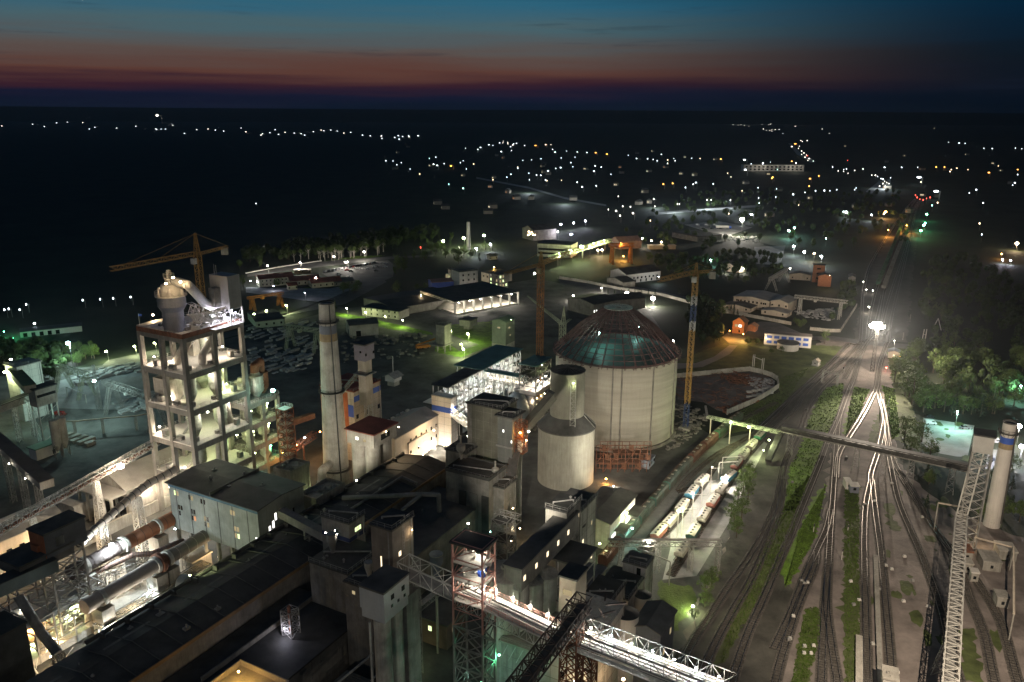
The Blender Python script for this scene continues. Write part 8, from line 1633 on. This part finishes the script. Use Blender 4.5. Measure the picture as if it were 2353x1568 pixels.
p = P('V', 1140, 620); q_ = P('V', 890, 520); o = thing('pipe_portal', 'low pale pipe frame on the teal-lit ground', 'frame', p); mb = MB(); mb.beam(p, p + Vector((0, 0, 5)), .35); mb.beam(q_, q_ + Vector((0, 0, 5)), .35); mb.beam(p + Vector((0, 0, 5)), q_ + Vector((0, 0, 5)), .35); mb.build('pipes', steelw, o)
q = [P('V', 720, 850, 7), P('V', 970, 845, 7), P('V', 1340, 810, 7), P('V', 1780, 775, 7), P('V', 2020, 730, 7)]; o = thing('overhead_pipe', 'long overhead pipe line on posts through the left yard', 'pipes', V3(q[0], 0)); MB().tube(q, .3, 8).build('pipe', plast_y, o); mb = MB()
for p in q[1:]: mb.mast(V3(p, 0), p, .8, .8, 2, .12)
mb.build('posts', conc_l, o)
q = bld('green_garage', 'low row of garages lit vivid green at the far left edge', 'garage', ('A', 150, 850), ('A', 0, 860), ('A', 360, 790), 4, 0, plast, roofk, size=(34, 9), az=R(62));
for k in range(5): win(q, 'v', .08 + k * .13, .1, 2.2, 2.6)
lamp(q.o, P('A', 265, 787, 5), 'cool', 3800, .6); lamp(q.o, P('A', 30, 850, 5), 'emerald', 6500, .3); lamp(q.o, P('A', 100, 900, 4), 'emerald', 2500, .2)
for i in range(8):
 p = P('V', 900 + (i % 4) * 95, 1050 + (i // 4) * 55 + (i % 4) * 18); solo('slab_stack', 'low stack of pale concrete slabs on the dark grass of the left yard', 'slabs', MB().prism([p + XY(-2, -1.2, 0), p + XY(2, -1.2, 0), p + XY(2, 1.2, 0), p + XY(-2, 1.2, 0)][::1], [p + XY(-2, -1.2, 1.5), p + XY(2, -1.2, 1.5), p + XY(2, 1.2, 1.5), p + XY(-2, 1.2, 1.5)]), conc, p, 'slab stacks of the left yard')

# ---------------- cars ----------------
def car(m, van=False):
 o = thing('parked_car' if not van else 'parked_van', '', 'car' if not van else 'van', (0, 0, 0)); o['org'] = [0, 0, 0]
 def sec(x, pr): return [Vector((x, y, z)) for y, z in pr]
 low = [(-2.1, .35), (2.1, .35), (2.15, .75), (1.1, .95), (-1.9, 1.0), (-2.15, .8)] if not van else [(-2.4, .35), (2.4, .35), (2.45, .9), (1.7, 1.2), (1.3, 1.95), (-2.4, 2.0)]
 MB().prism(sec(-.85, low), sec(.85, low)).build('body', m, o)
 if not van: MB().prism(sec(-.72, [(1.0, .93), (.45, 1.42), (-1.1, 1.45), (-1.75, .97)]), sec(.72, [(1.0, .93), (.45, 1.42), (-1.1, 1.45), (-1.75, .97)])).build('windows', glassd, o); MB().prism(sec(-.7, [(.4, 1.44), (.3, 1.48), (-1.0, 1.5), (-1.05, 1.46)]), sec(.7, [(.4, 1.44), (.3, 1.48), (-1.0, 1.5), (-1.05, 1.46)])).build('roof', m, o)
 else: MB().prism(sec(-.87, [(1.6, 1.22), (1.25, 1.8), (.2, 1.8), (.2, 1.25)]), sec(.87, [(1.6, 1.22), (1.25, 1.8), (.2, 1.8), (.2, 1.25)])).build('windows', glassd, o)
 for y in (-1.3, 1.35):
  for x in (-.78, .78): MB().cyl((x - .1, y, .33), (x + .1, y, .33), .33, n=12).build('wheel', tyre, o)
 return o
CP = {}
def put_car(m, p, az, label, group=None, van=False):
 k = (m.name, van)
 if k not in CP: o = CP[k] = car(m, van); o.location = p + Vector((0, 0, .05)); o.rotation_euler.z = -az; o['label'] = label
 else: o = copy_tree(CP[k], p + Vector((0, 0, .05)), -az, 1, label)
 if group: o['group'] = group
 elif 'group' in o: del o['group']
rnd = random.Random(77); A_, B_ = P('B', 665, 525), P('B', 1060, 455); n = 34
for i in range(n):
 p = A_.lerp(B_, i / (n - 1)) + Vector((0, rnd.uniform(-.8, .8), 0)); put_car(rnd.choice((carw, carw, cars_, cark, cark, carr)), p, R(rnd.choice((-5, 0, 175))) + R(20), 'car parked nose-in along the far edge of the big car park', 'row along the far edge of the big car park')
for i, (x, y, m, lb) in enumerate(((775, 545, carw, 'pale car standing second nearest in the big car park'), (850, 568, carw, 'bright white car nearest to the viewer in the big car park'), (868, 522, cark, 'dark car left of the pair in the car park'), (835, 513, carr, 'reddish car near the far row'), (905, 500, carw, 'white car leading the middle pair'), (935, 503, carw, 'white car behind it in the middle pair'), (992, 503, carw, 'single white car in the middle of the car park'), (1050, 487, carw, 'pale car at the start of the right group'), (1072, 487, cark, 'dark car in the right group'), (1060, 517, cark, 'lone dark car right of centre in the car park'), (1110, 460, cars_, 'silver car at the top right of the car park'), (1130, 488, carw, 'white car at the right edge of the car park'), (1135, 462, cars_, 'silver car parked last at top right'))):
 put_car(m, P('B', x, y), R(70 + 15 * (i % 3)), lb)
put_car(carw, P('K', 735, 255), R(98), 'white van in the corner of the pale car park at right', van=True); put_car(cars_, P('K', 910, 278), R(95), 'silver car alone in the middle of the pale right car park'); put_car(carw, P('K', 1062, 350), R(100), 'white van between the head tower and the right chimney', van=True); put_car(cars_, P('K', 1062, 443), R(95), 'grey car by the white lines left of the right chimney'); put_car(cark, P('K', 730, 222), R(98), 'dark car half under trees at the far corner of the pale car park'); put_car(carr, P('V', 800, 770), R(95), 'red vehicle in the left works yard', van=True)
for i in range(9):
 put_car((carw, cars_, cark)[i % 3], P('C', 1700 + i * 22, 165 + (i % 3) * 14), R(80), 'vehicle parked in the floodlit distant depot', 'vehicles in the floodlit distant depot', van=i % 3 == 0)
o = thing('articulated_truck', 'long blue and white truck in the floodlit distant depot', 'truck', P('C', 1895, 185)); p = P('C', 1895, 190); mb = MB(); mb.beam(p + Vector((-9, 0, 2.6)), p + Vector((7, 0, 2.6)), 2.6, 2.8); mb.build('trailer', plast, o); MB().beam(p + Vector((7.6, 0, 1.9)), p + Vector((10, 0, 1.9)), 2.5, 2.8).build('cab', bluep, o); mb = MB()
for x in (-7, -5.6, 5, 8.8):
 for y in (-1.1, 1.1): mb.cyl(p + Vector((x, y - .15, .5)), p + Vector((x, y + .15, .5)), .5, n=10)
mb.build('wheels', tyre, o)
o = thing('mobile_crane', 'dim orange truck crane in the dark yard behind the lit gallery', 'crane', P('B', 1420, 1110)); p = P('B', 1420, 1110); MB().beam(p + Vector((-4, -2, 1.4)), p + Vector((4, 2, 1.4)), 2.5, 1.6).build('truck_body', craor, o); MB().beam(p + Vector((-4, -2, 2.6)), p + Vector((7, 4, 5)), .7).build('boom', craor, o); mb = MB()
for t in (-3, 0, 3): mb.cyl(p + Vector((t, t * .5 - 1.4, .5)), p + Vector((t, t * .5 + 1.4, .5)), .5, n=10)
mb.build('wheels', tyre, o)

rnd = random.Random(41)
for i in range(34):
 c = P('Z', rnd.uniform(1800, 2180), rnd.uniform(900, 1560)); solo('point_machine', 'small low switch box lying beside the rails', 'switch box', MB().prism([c + Vector(v) for v in ((-.5, -.4, .05), (.5, -.4, .05), (.5, .4, .05), (-.5, .4, .05))], [c + Vector(v) for v in ((-.4, -.3, .7), (.4, -.3, .7), (.4, .3, .7), (-.4, .3, .7))]), (steelw, plast, steel)[i % 3], c, 'switch boxes along the tracks')
# ---------------- floodlights and street lamps ----------------
def street_lamp(c, x, y, h, col, power, r, label, group=None, pole=steel, name='street_lamp', mast=False):
 q = P(c, x, y, h); o = thing(name, label, 'lamp post', V3(q, 0), group); p = V3(q, 0) + Vector((.6, .3, 0))
 if mast: MB().mast(p, V3(p, h + .8), 1.9, 1.1, 1.9, .18).build('mast', pole, o); MB().beam(V3(p, h + 1) + Vector((-2, 0, 0)), V3(p, h + 1) + Vector((2, 0, 0)), .3, .3).build('lamp_bar', pole, o)
 else: MB().beam(p, V3(p, h + .3), .13).build('post', pole, o); MB().beam(V3(p, h + .3), q + Vector((0, 0, .35)), .12).build('arm', pole, o)
 lamp(o, q, col, power * (1 if col in ('emerald', 'red') else 2.1), r * 1.25, drop=.25); return o
fl = street_lamp('D', 1225, 935, 26, 'white', 0, 2.2, 'very bright floodlight mast standing in the middle of the tracks', name='floodlight_mast', mast=True, pole=steeld)
fp = P('D', 1225, 935, 26)
for k in range(9): a = k * .698; lamp(fl, fp + Vector((2.5 * math.cos(a), 1.8 * math.sin(a), -.2 + .5 * (k % 2))), 'white', 0, 1.7)  # oversized heads merge into a blob standing in for lens glare
MB().lathe(fp + Vector((0, 0, 1)), [(4.2, 0), (4.2, .3)], 16).build('lamp_crown', steeld, fl)
light(fl, fp + Vector((0, -2.5, -1.5)), 'cream', 26000, .8); light(fl, fp + Vector((0, -5.2, 0)), 'cream', 300000, .8, 66, tuple(fp + Vector((-45, -150, -26)))); light(fl, fp + Vector((-2, -5.4, 1)), 'cream', 520000, .8, 44, (60, 0, 75)); light(fl, fp + Vector((5, -1, 0)), 'cream', 160000, .8, 90, tuple(fp + Vector((90, -50, -20)))); light(fl, fp + Vector((0, 5.2, 0)), 'cream', 150000, .8, 80, tuple(fp + Vector((10, 90, -26))))
# unseen masts: track one follows a cast shadow, the rear pair is added fill
for (x, y, z, aim, pw, cone, col, lb) in ((94, 106, 76, (118, 215, 0), 470000, 78, 'cream', 'tall floodlight mast right of the viewpoint, over the track fan'), (-60, 30, 55, (-40, 190, 0), 32000, 110, 'white', 'unseen fill light on a mast added behind the viewpoint toward the kiln halls'), (30, 40, 60, (30, 230, 10), 22000, 100, 'white', 'unseen fill light on a mast added behind the viewpoint toward the bridges')):
 o = thing('floodlight_mast', lb, 'lamp post', (x, y, 0)); MB().mast(Vector((x, y, 0)), Vector((x, y, z - 1)), 4, 1.5, 4, .25).build('mast', steel, o); MB().beam((x - 1.5, y, z), (x + 1.5, y, z), .8, .8).build('lamp_bar', steel, o)
 p = Vector((x, y, z)); d = (Vector(aim) - p).normalized(); light(o, p + d * 1.2, col, pw, .5, cone, aim)
def flood(parent, pos, aim, col, pw, cone):
 MB().beam(Vector(pos) - Vector((0, 0, 1.5)), pos, .25).build('floodlight_bracket', steel, parent); lamp(parent, pos, col, pw, .22, .3, cone, aim)
flood(SB.o, XY(SB.u0 + 6, SB.v1 + .8, 27), tuple(XY(SB.u0 + 14, SB.v1 + 30, 0)), 'warm', 5000, 120)
flood(CT.o, XY(CT.u1 - .5, CT.v0 + 1, 52), tuple(ax.lerp(SC, .5) + Vector((0, -10, 20))), 'white', 170000, 44)
ls = [o for o in COL.objects if o.name.startswith('loading_shed')][0]; flood(ls, Vector(ls['org']) + Vector((3, 6, 13.5)), tuple(SC + Vector((2, -20, 20))), 'white', 26000, 90)
flood(hall.o, XY(120, -159, 21), tuple(XY(166, -175, 22)), 'green', 5000, 90); flood(hall.o, XY(185, -158, 20.5), tuple(cb + Vector((0, 0, 35))), 'white', 16000, 90); flood(WH.o, XY(236, -179, 17), tuple(cb + Vector((0, 0, 22))), 'warm', 8000, 80)
flood(k1, ka.lerp(kb, .3) + XY(0, -6, 6), tuple(XY(162, -185, 18)), 'white', 7000, 60); flood(k1, ka.lerp(kb, .2) + XY(2, -10, 10), tuple(ka.lerp(kb, .6) + XY(0, -12, -14)), 'warm', 14000, 110)
light(chr_, cr + Vector((-12, -14, 4)), 'warm', 500, .3)
SLD = [('A', 2053, 345, 9, 'white', 2600, .5, 'street lamp nearest the left end of the lit avenue'), ('A', 2305, 318, 9, 'white', 2800, .5, 'street lamp on the avenue right above the red-roofed house'),
 ('B', 225, 475, 8, 'white', 2200, .55, 'street lamp just behind the long red-roofed house'), ('B', 475, 450, 8, 'white', 2600, .55, 'street lamp above the ochre kiosk'), ('B', 735, 405, 9, 'white', 3200, .6, 'street lamp in front of the pine trunks, left end of the car park'), ('B', 822, 445, 7, 'white', 1800, .45, 'left lamp of the close pair in the car park row'), ('B', 838, 445, 7, 'white', 1800, .45, 'right lamp of the close pair in the car park row'),
 ('B', 968, 368, 9, 'white', 3600, .7, 'bright street lamp above the middle of the car park'), ('B', 1575, 285, 10, 'green', 6000, 1.1, 'large yellow-white lamp left of the thin chimney'), ('B', 1733, 262, 10, 'green', 6000, 1.1, 'large yellow-white lamp just left of the thin chimney top'), ('B', 1888, 242, 10, 'green', 6000, 1.1, 'large yellow-white lamp right of the thin chimney'), ('B', 1828, 342, 8, 'cool', 2600, .7, 'bluish lamp below the thin chimney lamps'), ('B', 1940, 310, 8, 'violet', 2400, .7, 'violet-white lamp in front of the park building'), ('B', 1700, 335, 6, 'white', 2500, .2, 'small white park lamp by the chimney foot'),
 ('B', 368, 778, 6, 'green', 1700, .5, 'yellow-green roadside lamp above the plaza corner'), ('B', 217, 822, 6, 'green', 1500, .5, 'yellow-green roadside lamp at the workshop right end'), ('B', 122, 848, 6, 'green', 1500, .5, 'yellow-green roadside lamp at the workshop left end'), ('B', 832, 802, 5, 'green', 1100, .42, 'greenish lamp right of the chimney top'), ('B', 978, 832, 5, 'green', 1300, .45, 'greenish lamp second right of the chimney top'), ('B', 1262, 892, 5, 'green', 1000, .35, 'greenish lamp by the red light streaks'), ('B', 1127, 863, 5, 'green', 400, .28, 'tiny greenish lamp left of the red light streaks'),
 ('B', 1763, 998, 6, 'green', 2000, .5, 'yellow-green lamp left of the grey-green tower'), ('B', 1730, 1115, 6, 'green', 1900, .5, 'yellow-green lamp nearest the lit gallery'), ('B', 1713, 1077, 6, 'green', 900, .35, 'smaller lamp just above the one nearest the lit gallery'), ('B', 1633, 970, 6, 'green', 500, .3, 'small lamp on the forked pole left of the tower'), ('B', 510, 682, 7, 'violet', 500, .15, 'faint lamp pole on the plaza corner'), ('B', 1197, 688, 4, 'white', 300, .35, 'single white spark among the dark depot sheds'),
 ('A', 522, 938, 16, 'aqua', 11000, .9, 'brilliant teal-white yard lamp on the left'), ('A', 815, 1003, 6, 'green', 2000, .5, 'yellow-green lamp right of the teal-lit trees'), ('A', 1032, 963, 6, 'green', 2000, .5, 'yellow-green lamp above the left road'), ('A', 1185, 937, 6, 'green', 1200, .4, 'lamp seen through the tower top bay'), ('A', 82, 1062, 22, 'white', 600, .4, 'white lamp on the crusher house corner'), ('A', 1750, 420, 6, 'white', 1500, .5, 'lamp right of the elevator box top'), ('A', 540, 1048, 3, 'cool', 500, .3, 'small lamp under the teal-lit trees'),
 ('C', 552, 175, 9, 'violet', 2600, .8, 'violet-white lamp, first of the park row'), ('C', 650, 157, 9, 'violet', 2600, .85, 'violet-white lamp, second of the park row'), ('C', 748, 145, 9, 'violet', 2600, .8, 'violet-white lamp, third of the park row'), ('C', 838, 130, 9, 'violet', 3000, .8, 'violet-white lamp at the far end of the park row'), ('C', 627, 213, 9, 'violet', 2600, .65, 'violet lamp below the park row, left'), ('C', 730, 233, 9, 'violet', 3200, .9, 'violet lamp below the park row, right'), ('C', 108, 308, 8, 'violet', 2000, .7, 'violet lamp left of the window-band factory'),
 ('C', 810, 330, 14, 'green', 9000, 1.6, 'dazzling green-white lamp on the far crane jib line'), ('C', 640, 398, 10, 'green', 3500, .7, 'green-white lamp low on the dazzling strip'), ('C', 735, 362, 10, 'green', 3500, .7, 'green-white lamp left of the dazzling one'), ('C', 870, 325, 10, 'green', 3500, .8, 'green-white lamp right of the dazzling one'), ('C', 940, 300, 10, 'green', 3500, .8, 'green-white lamp at the right end of the strip'),
 ('C', 1157, 685, 6, 'white', 7000, 1.2, 'left one of two bright lamps on the wall behind the silo'), ('C', 1357, 725, 6, 'white', 8000, 1.3, 'right one of two bright lamps on the wall behind the silo'), ('C', 960, 645, 5, 'white', 2500, .3, 'small white work lamp in the dark yard behind the silo'), ('C', 745, 705, 4, 'white', 2200, .5, 'white work lamp over rubble behind the luffing crane'),
 ('C', 2042, 118, 20, 'white', 40000, 2.1, 'brilliant depot floodlight in the distance'), ('C', 1275, 265, 9, 'white', 2500, .5, 'white lamp left of the two warm hut lamps'), ('C', 933, 355, 6, 'warm', 2000, .8, 'warm lamp under the green-lit strip, left'), ('C', 965, 352, 6, 'warm', 2000, .8, 'warm lamp under the green-lit strip, right'), ('C', 1110, 300, 19, 'orange', 9000, .4, 'orange lamp over the orange gantry'), ('C', 1130, 400, 4, 'orange', 3000, .35, 'orange lamp at the orange gantry foot'), ('C', 1060, 330, 12, 'orange', 9000, .3, 'orange lamp beside the left gantry leg'),
 ('C', 1800, 430, 6, 'teal', 1800, .6, 'teal-green lamp among the depot trees'), ('C', 2110, 80, 9, 'cool', 1500, .6, 'small cool lamp right above the depot floodlight'), ('C', 1513, 1050, 5, 'white', 500, .3, 'tiny lamp at the right rim of the open silo'),
 ('D', 583, 325, 9, 'cool', 4500, .9, 'cool lamp on the pale quarry yard, left of three'), ('D', 665, 368, 9, 'cool', 4500, .9, 'cool lamp on the pale quarry yard, middle of three'), ('D', 795, 402, 9, 'cool', 3500, .9, 'cool lamp on the pale quarry yard, right of three'), ('D', 740, 380, 8, 'warm', 2500, .7, 'warm lamp at the foot of the white quarry mast'), ('D', 545, 205, 9, 'teal', 4000, 1.0, 'teal-white lamp of the close pair above the quarry'), ('D', 588, 183, 9, 'teal', 3000, .8, 'second teal-white lamp of the pair above the quarry'), ('D', 555, 495, 6, 'white', 900, .5, 'white lamp above the cream low house'), ('D', 830, 265, 8, 'teal', 300, .4, 'faint teal lamp left of the far trains'),
 ('D', 1605, 78, 9, 'emerald', 3500, 1.0, 'green lamp beside the far tracks, farthest'), ('D', 1593, 147, 9, 'emerald', 2500, .8, 'green lamp beside the far tracks, second farthest'), ('D', 1582, 163, 9, 'emerald', 3500, 1.1, 'green lamp beside the far tracks, third'), ('D', 1560, 205, 9, 'emerald', 3500, 1.0, 'green lamp beside the far tracks, nearest'), ('D', 1290, 60, 9, 'orange', 4500, 1.2, 'orange lamp left of the far tracks'), ('D', 1310, 200, 8, 'orange', 6500, .4, 'orange lamp glowing on the far tracks'), ('D', 1450, 165, 9, 'orange', 9000, .4, 'orange lamp over the wagons of the far tracks'),
 ('D', 2298, 302, 8, 'warm', 5000, 1.3, 'large warm lamp by the house at the right edge'), ('D', 2180, 383, 5, 'orange', 1500, .5, 'orange porch lamp at the right edge house'), ('D', 2187, 427, 4, 'violet', 1200, .6, 'violet lamp below the right edge house, left'), ('D', 2250, 435, 4, 'violet', 1200, .6, 'violet lamp below the right edge house, right'), ('D', 988, 62, 8, 'cool', 3000, 1.0, 'cool lamp in the dark above the far trains'), ('D', 1180, 85, 8, 'cool', 2500, .8, 'cool lamp left of the orange lamp by the far tracks'), ('D', 1275, 75, 6, 'warm', 2000, .7, 'warm house lamp left of the far tracks'),
 ('D', 1160, 790, 5, 'white', 800, .3, 'white signal lamp just above the great floodlight'), ('D', 1355, 1050, 7, 'white', 1500, .12, 'twin-arm lamp post by the right crossing gate'), ('D', 1140, 658, 3, 'white', 80, .25, 'small white marker lamp near the train ends, left'), ('D', 1190, 665, 3, 'white', 80, .25, 'small white marker lamp near the train ends, right'), ('D', 1295, 1258, 2, 'red', 60, .3, 'red signal lamp right of the mast foot'), ('D', 1118, 598, 4, 'white', 80, .25, 'small white lamp left of the parked trains'),
 ('K', 1185, 265, 9, 'white', 7000, .9, 'white lamp at the right edge above the chimney car park'), ('K', 1200, 368, 9, 'violet', 6000, .8, 'violet-white lamp at the right edge beside the chimney'), ('K', 1195, 60, 9, 'teal', 5000, .3, 'teal lamp at the right edge beyond the trees'), ('K', 870, 190, 9, 'teal', 4500, .15, 'teal lamp hidden at the far side of the pale car park'), ('I', 870, 990, 2.0, 'green', 900, .3, 'green-white strip lamp at the verge fence')]
for (c, x, y, h, col, pw, r, lb) in SLD: street_lamp(c, x, y, h, col, pw, r, lb)
# distant town
bm = {}
def far_lamp(c, x, y, col, r, h=9, label=None, group=None):
 q = P(c, x, y, h); d = q.xy.length; rr = r * max(1, d / 1400)
 k = (col, r, h)
 if k not in bm:
  mb = MB(); mb.mi(0).beam((0.3, .2, 0), (0.3, .2, 1), .06); mb.mi(1).ball((0, 0, 1), .12, 8, 5); me = bpy.data.meshes.new('street_lamp'); me.from_pydata(mb.v, [], mb.f); me.materials.append(steel); me.materials.append(EMF[col]); me.polygons.foreach_set('material_index', mb.m); bm[k] = me
 o = bpy.data.objects.new('street_lamp', bm[k]); COL.objects.link(o); o.location = V3(q, 0); o.scale = (rr / .12, rr / .12, h)
 tag(o, label or 'tiny %s lamp point among the dark fields and houses of the distant town' % ({'cool': 'cool white', 'white': 'white', 'warm': 'warm', 'orange': 'orange', 'teal': 'greenish white', 'red': 'red', 'violet': 'bluish white'}[col]), 'street lamp', group or 'distant %s town lamps' % {'cool': 'cool white', 'white': 'white', 'warm': 'warm', 'orange': 'orange', 'teal': 'greenish white', 'red': 'red', 'violet': 'bluish white'}[col])
EMF = {k: emat('far_glow_' + k, c, 6.0) for k, c in LC.items()}
FAR = dict(
 cool=[(27, 122), (28, 132), (88, 123), (125, 122), (160, 123), (90, 135), (42, 213), (68, 214), (98, 220), (82, 228), (130, 243), (330, 168), (385, 165), (375, 172), (415, 155), (430, 158), (454, 148), (505, 152), (515, 150), (494, 162), (497, 176), (460, 180), (545, 158), (538, 212), (570, 210), (604, 206), (646, 172), (655, 182), (697, 178), (735, 181), (677, 203), (712, 220), (657, 241), (675, 238), (719, 235), (727, 200), (770, 183), (800, 232), (822, 236), (796, 251), (560, 258), (588, 265), (495, 262), (480, 273), (562, 282), (603, 266), (520, 240), (630, 250), (312, 220), (334, 243), (228, 230), (215, 226), (253, 224), (322, 213), (223, 200), (1010, 208), (1040, 190), (990, 206), (950, 205), (1025, 213), (1090, 213), (1085, 205), (1150, 204), (1062, 222), (735, 291), (804, 304), (753, 308), (620, 283), (857, 262), (920, 193), (1228, 297), (1165, 292), (1155, 298), (1127, 310), (1390, 311), (1457, 315), (1454, 345), (1392, 348), (1394, 366), (1517, 335), (1560, 328), (1598, 322), (1650, 322), (1630, 321), (1740, 318), (1745, 312), (1675, 318), (1385, 230), (1407, 225), (1435, 218), (1660, 236), (1700, 245), (1710, 243), (1848, 237), (1910, 237), (1968, 237), (1870, 275), (1823, 270), (1835, 278), (1842, 280), (2180, 318), (2155, 330), (2205, 366), (2330, 263), (2312, 302), (2320, 293), (2200, 480), (2080, 146), (2118, 149), (2140, 150), (2238, 169), (2208, 168), (2322, 167), (2345, 170), (1365, 225), (1700, 398), (1800, 408), (1368, 408)],
 white=[(1300, 82), (1318, 84), (1328, 83), (1340, 86), (1356, 88), (1404, 82), (1428, 82), (1435, 80), (1410, 98), (1420, 103), (1432, 103), (1440, 100), (1452, 100), (1466, 100), (1440, 106), (1525, 88), (1480, 115), (1545, 140), (1568, 140), (1550, 143), (1622, 98), (1648, 114), (466, 148), (484, 146), (502, 156), (467, 142), (484, 152), (1205, 355), (1220, 355), (1290, 356), (1098, 370), (1105, 370), (1012, 352), (1016, 378), (928, 380), (900, 378), (848, 390), (876, 395), (890, 412), (937, 403), (884, 342), (1540, 160), (1548, 178), (1556, 185), (1565, 192), (1575, 205), (1548, 190), (1560, 200), (1570, 212), (1536, 168), (1590, 214), (1512, 162), (1802, 265), (1815, 266), (1848, 288), (1856, 292), (1864, 296), (1842, 296), (1830, 305), (1850, 306), (1700, 252), (1716, 258), (1740, 248), (1770, 243), (1680, 250)],
 warm=[(640, 155), (621, 155), (1063, 210), (1063, 224), (1180, 205), (360, 225), (430, 282), (165, 261), (625, 285), (1280, 258), (1292, 272), (678, 284), (520, 235), (1332, 322), (1537, 374), (1845, 405), (2192, 440), (1000, 430), (560, 470), (1284, 405), (2040, 365), (2090, 245), (2110, 240), (2085, 252), (2150, 245), (2260, 232), (1980, 290), (2028, 96)],
 orange=[(584, 158, 2), (802, 184, 1.6), (843, 189, 1.8), (278, 232, 2), (1255, 207, 1.5), (1047, 298, 1.3), (1081, 295, 1.3), (1578, 278, 1.6), (1443, 273, 1.6), (1440, 277, 1), (1575, 305, 1), (2226, 256, 1.6), (2035, 236, 1.2), (2065, 236, 1), (1525, 152, 2.4), (1610, 268, 1), (1512, 215, 1.4), (2330, 245, 1)],
 teal=[(270, 298), (322, 313), (2020, 375), (200, 205), (1460, 245)],
 red=[(1960, 338), (1966, 346), (1976, 352), (1988, 355), (2000, 350), (2013, 346), (1714, 212), (1568, 195), (168, 527)])
for col, lst in FAR.items():
 for t in lst: far_lamp('L', t[0], t[1], col, .85 * (t[2] if len(t) > 2 else random.choice((.35, .45, .6, .8, 1.25))))
for x, y, r in ((1341, 210, 2.6), (1344, 246, 2.4), (1973, 273, 4.2), (2035, 324, 4.6)): far_lamp('L', x, y, 'cool', r * .8, 14, {1341: 'bright cool lamp above its twin left of the long dim white building', 1344: 'bright cool lamp below its twin left of the long dim white building', 1973: 'large cool white glow above the red signal lights', 2035: 'largest distant white floodlight beside the red signal lights'}[x], 'bright distant floodlights')
for i, (x, y) in enumerate(((4, 371), (75, 366), (130, 362), (155, 360), (190, 361), (218, 375), (268, 377), (312, 372), (361, 340), (358, 379), (370, 380), (380, 380), (397, 369), (360, 382), (424, 393), (452, 382), (478, 380), (495, 383), (514, 386), (554, 377), (565, 388), (603, 394), (620, 391), (632, 382), (655, 390), (676, 392), (692, 394), (720, 388), (738, 383), (744, 385), (760, 383), (775, 386), (790, 392), (806, 390), (833, 398), (851, 400), (876, 401), (907, 405), (915, 400), (925, 402), (940, 403), (960, 400), (102, 373), (205, 380), (600, 398), (640, 396), (700, 398))):
 far_lamp('Z', x, y * .781, 'cool' if i % 4 else 'white', .8 if i != 8 else 2.0, 10 if i != 8 else 95, 'solitary brightest lamp on the far left horizon' if i == 8 else 'tiny lamp of the village on the far left horizon', 'brightest horizon lamp' if i == 8 else 'lamps of the far left village')
for i, (x, y) in enumerate(((588, 468), (10, 712), (60, 700), (190, 690), (230, 688), (260, 686), (300, 683), (20, 710), (45, 712))): far_lamp('Z', x, y, 'cool', .45, 6, 'lonely small lamp in the dark fields at left', 'lonely lamps in the dark fields')
rnd = random.Random(99)
for i in range(60):
 x, y = rnd.uniform(880, 2330), rnd.uniform(335, 500)
 if y > 330 + (x - 880) * .02 and not (1180 < x < 1300 and y > 450): pass
 q = P('Z', x, y, 0); az_ = R(rnd.uniform(0, 90)); d = q.xy.length
 if d < 700: continue
 w_ = rnd.uniform(9, 13); hgt_ = rnd.uniform(4, 6); u_, v_ = uv(q, az_); mb = MB(); mb.mi(0).box(u_, u_ + w_, v_, v_ + 8, 0, hgt_, az_); mb.mi(1)
 a, b = u_ - .5, u_ + w_ + .5
 for sv in (v_ - .5, v_ + 8.5): mb.face(XY(a, sv, hgt_ - .2, az_), XY(b, sv, hgt_ - .2, az_), XY(b, v_ + 4, hgt_ + 3, az_), XY(a, v_ + 4, hgt_ + 3, az_))
 for u in (u_, u_ + w_): mb.face(XY(u, v_, hgt_, az_), XY(u, v_ + 8, hgt_, az_), XY(u, v_ + 4, hgt_ + 3, az_))
 o = solo('town_house', 'dim gabled house of the distant town', 'house', mb, [plast_y, roofd], q, 'dim houses of the distant town'); o['org'] = list(q)
 for k in range(i % 3): MB().box(u_ - .12, u_ - .02, v_ + 1.5 + k * 3, v_ + 3 + k * 3, 1.5, 3, az_).build('window', WL['warm' if i % 4 else 'orange'], o)
for x, y in ((1200, 362), (1290, 362), (1100, 376), (1850, 295), (560, 308), (690, 345), (1020, 358)): light(None, P('L', x, y, 11), 'cool', 26000, .4)
# thin night air over the works: scatters the lamps' light into soft halos
hm = bpy.data.materials.new('haze'); hm.use_nodes = True; t = hm.node_tree; t.nodes.clear()
pv_ = nd(t, 'ShaderNodeVolumePrincipled', ins={'Density': .000026, 'Anisotropy': .86}); pv_.inputs['Color'].default_value = (.62, .68, .74, 1); ho = nd(t, 'ShaderNodeOutputMaterial'); t.links.new(pv_.outputs[0], ho.inputs['Volume'])
mb = MB(); mb.prism([Vector(p) for p in ((-16500, -2500, -2), (16500, -2500, -2), (16500, 15000, -2), (-16500, 15000, -2))], [Vector(p) for p in ((-16500, -2500, 260), (16500, -2500, 260), (16500, 15000, 260), (-16500, 15000, 260))])
tag(mb.build('haze', hm), 'thin dusty night air over the works and town', 'haze', kind='stuff')
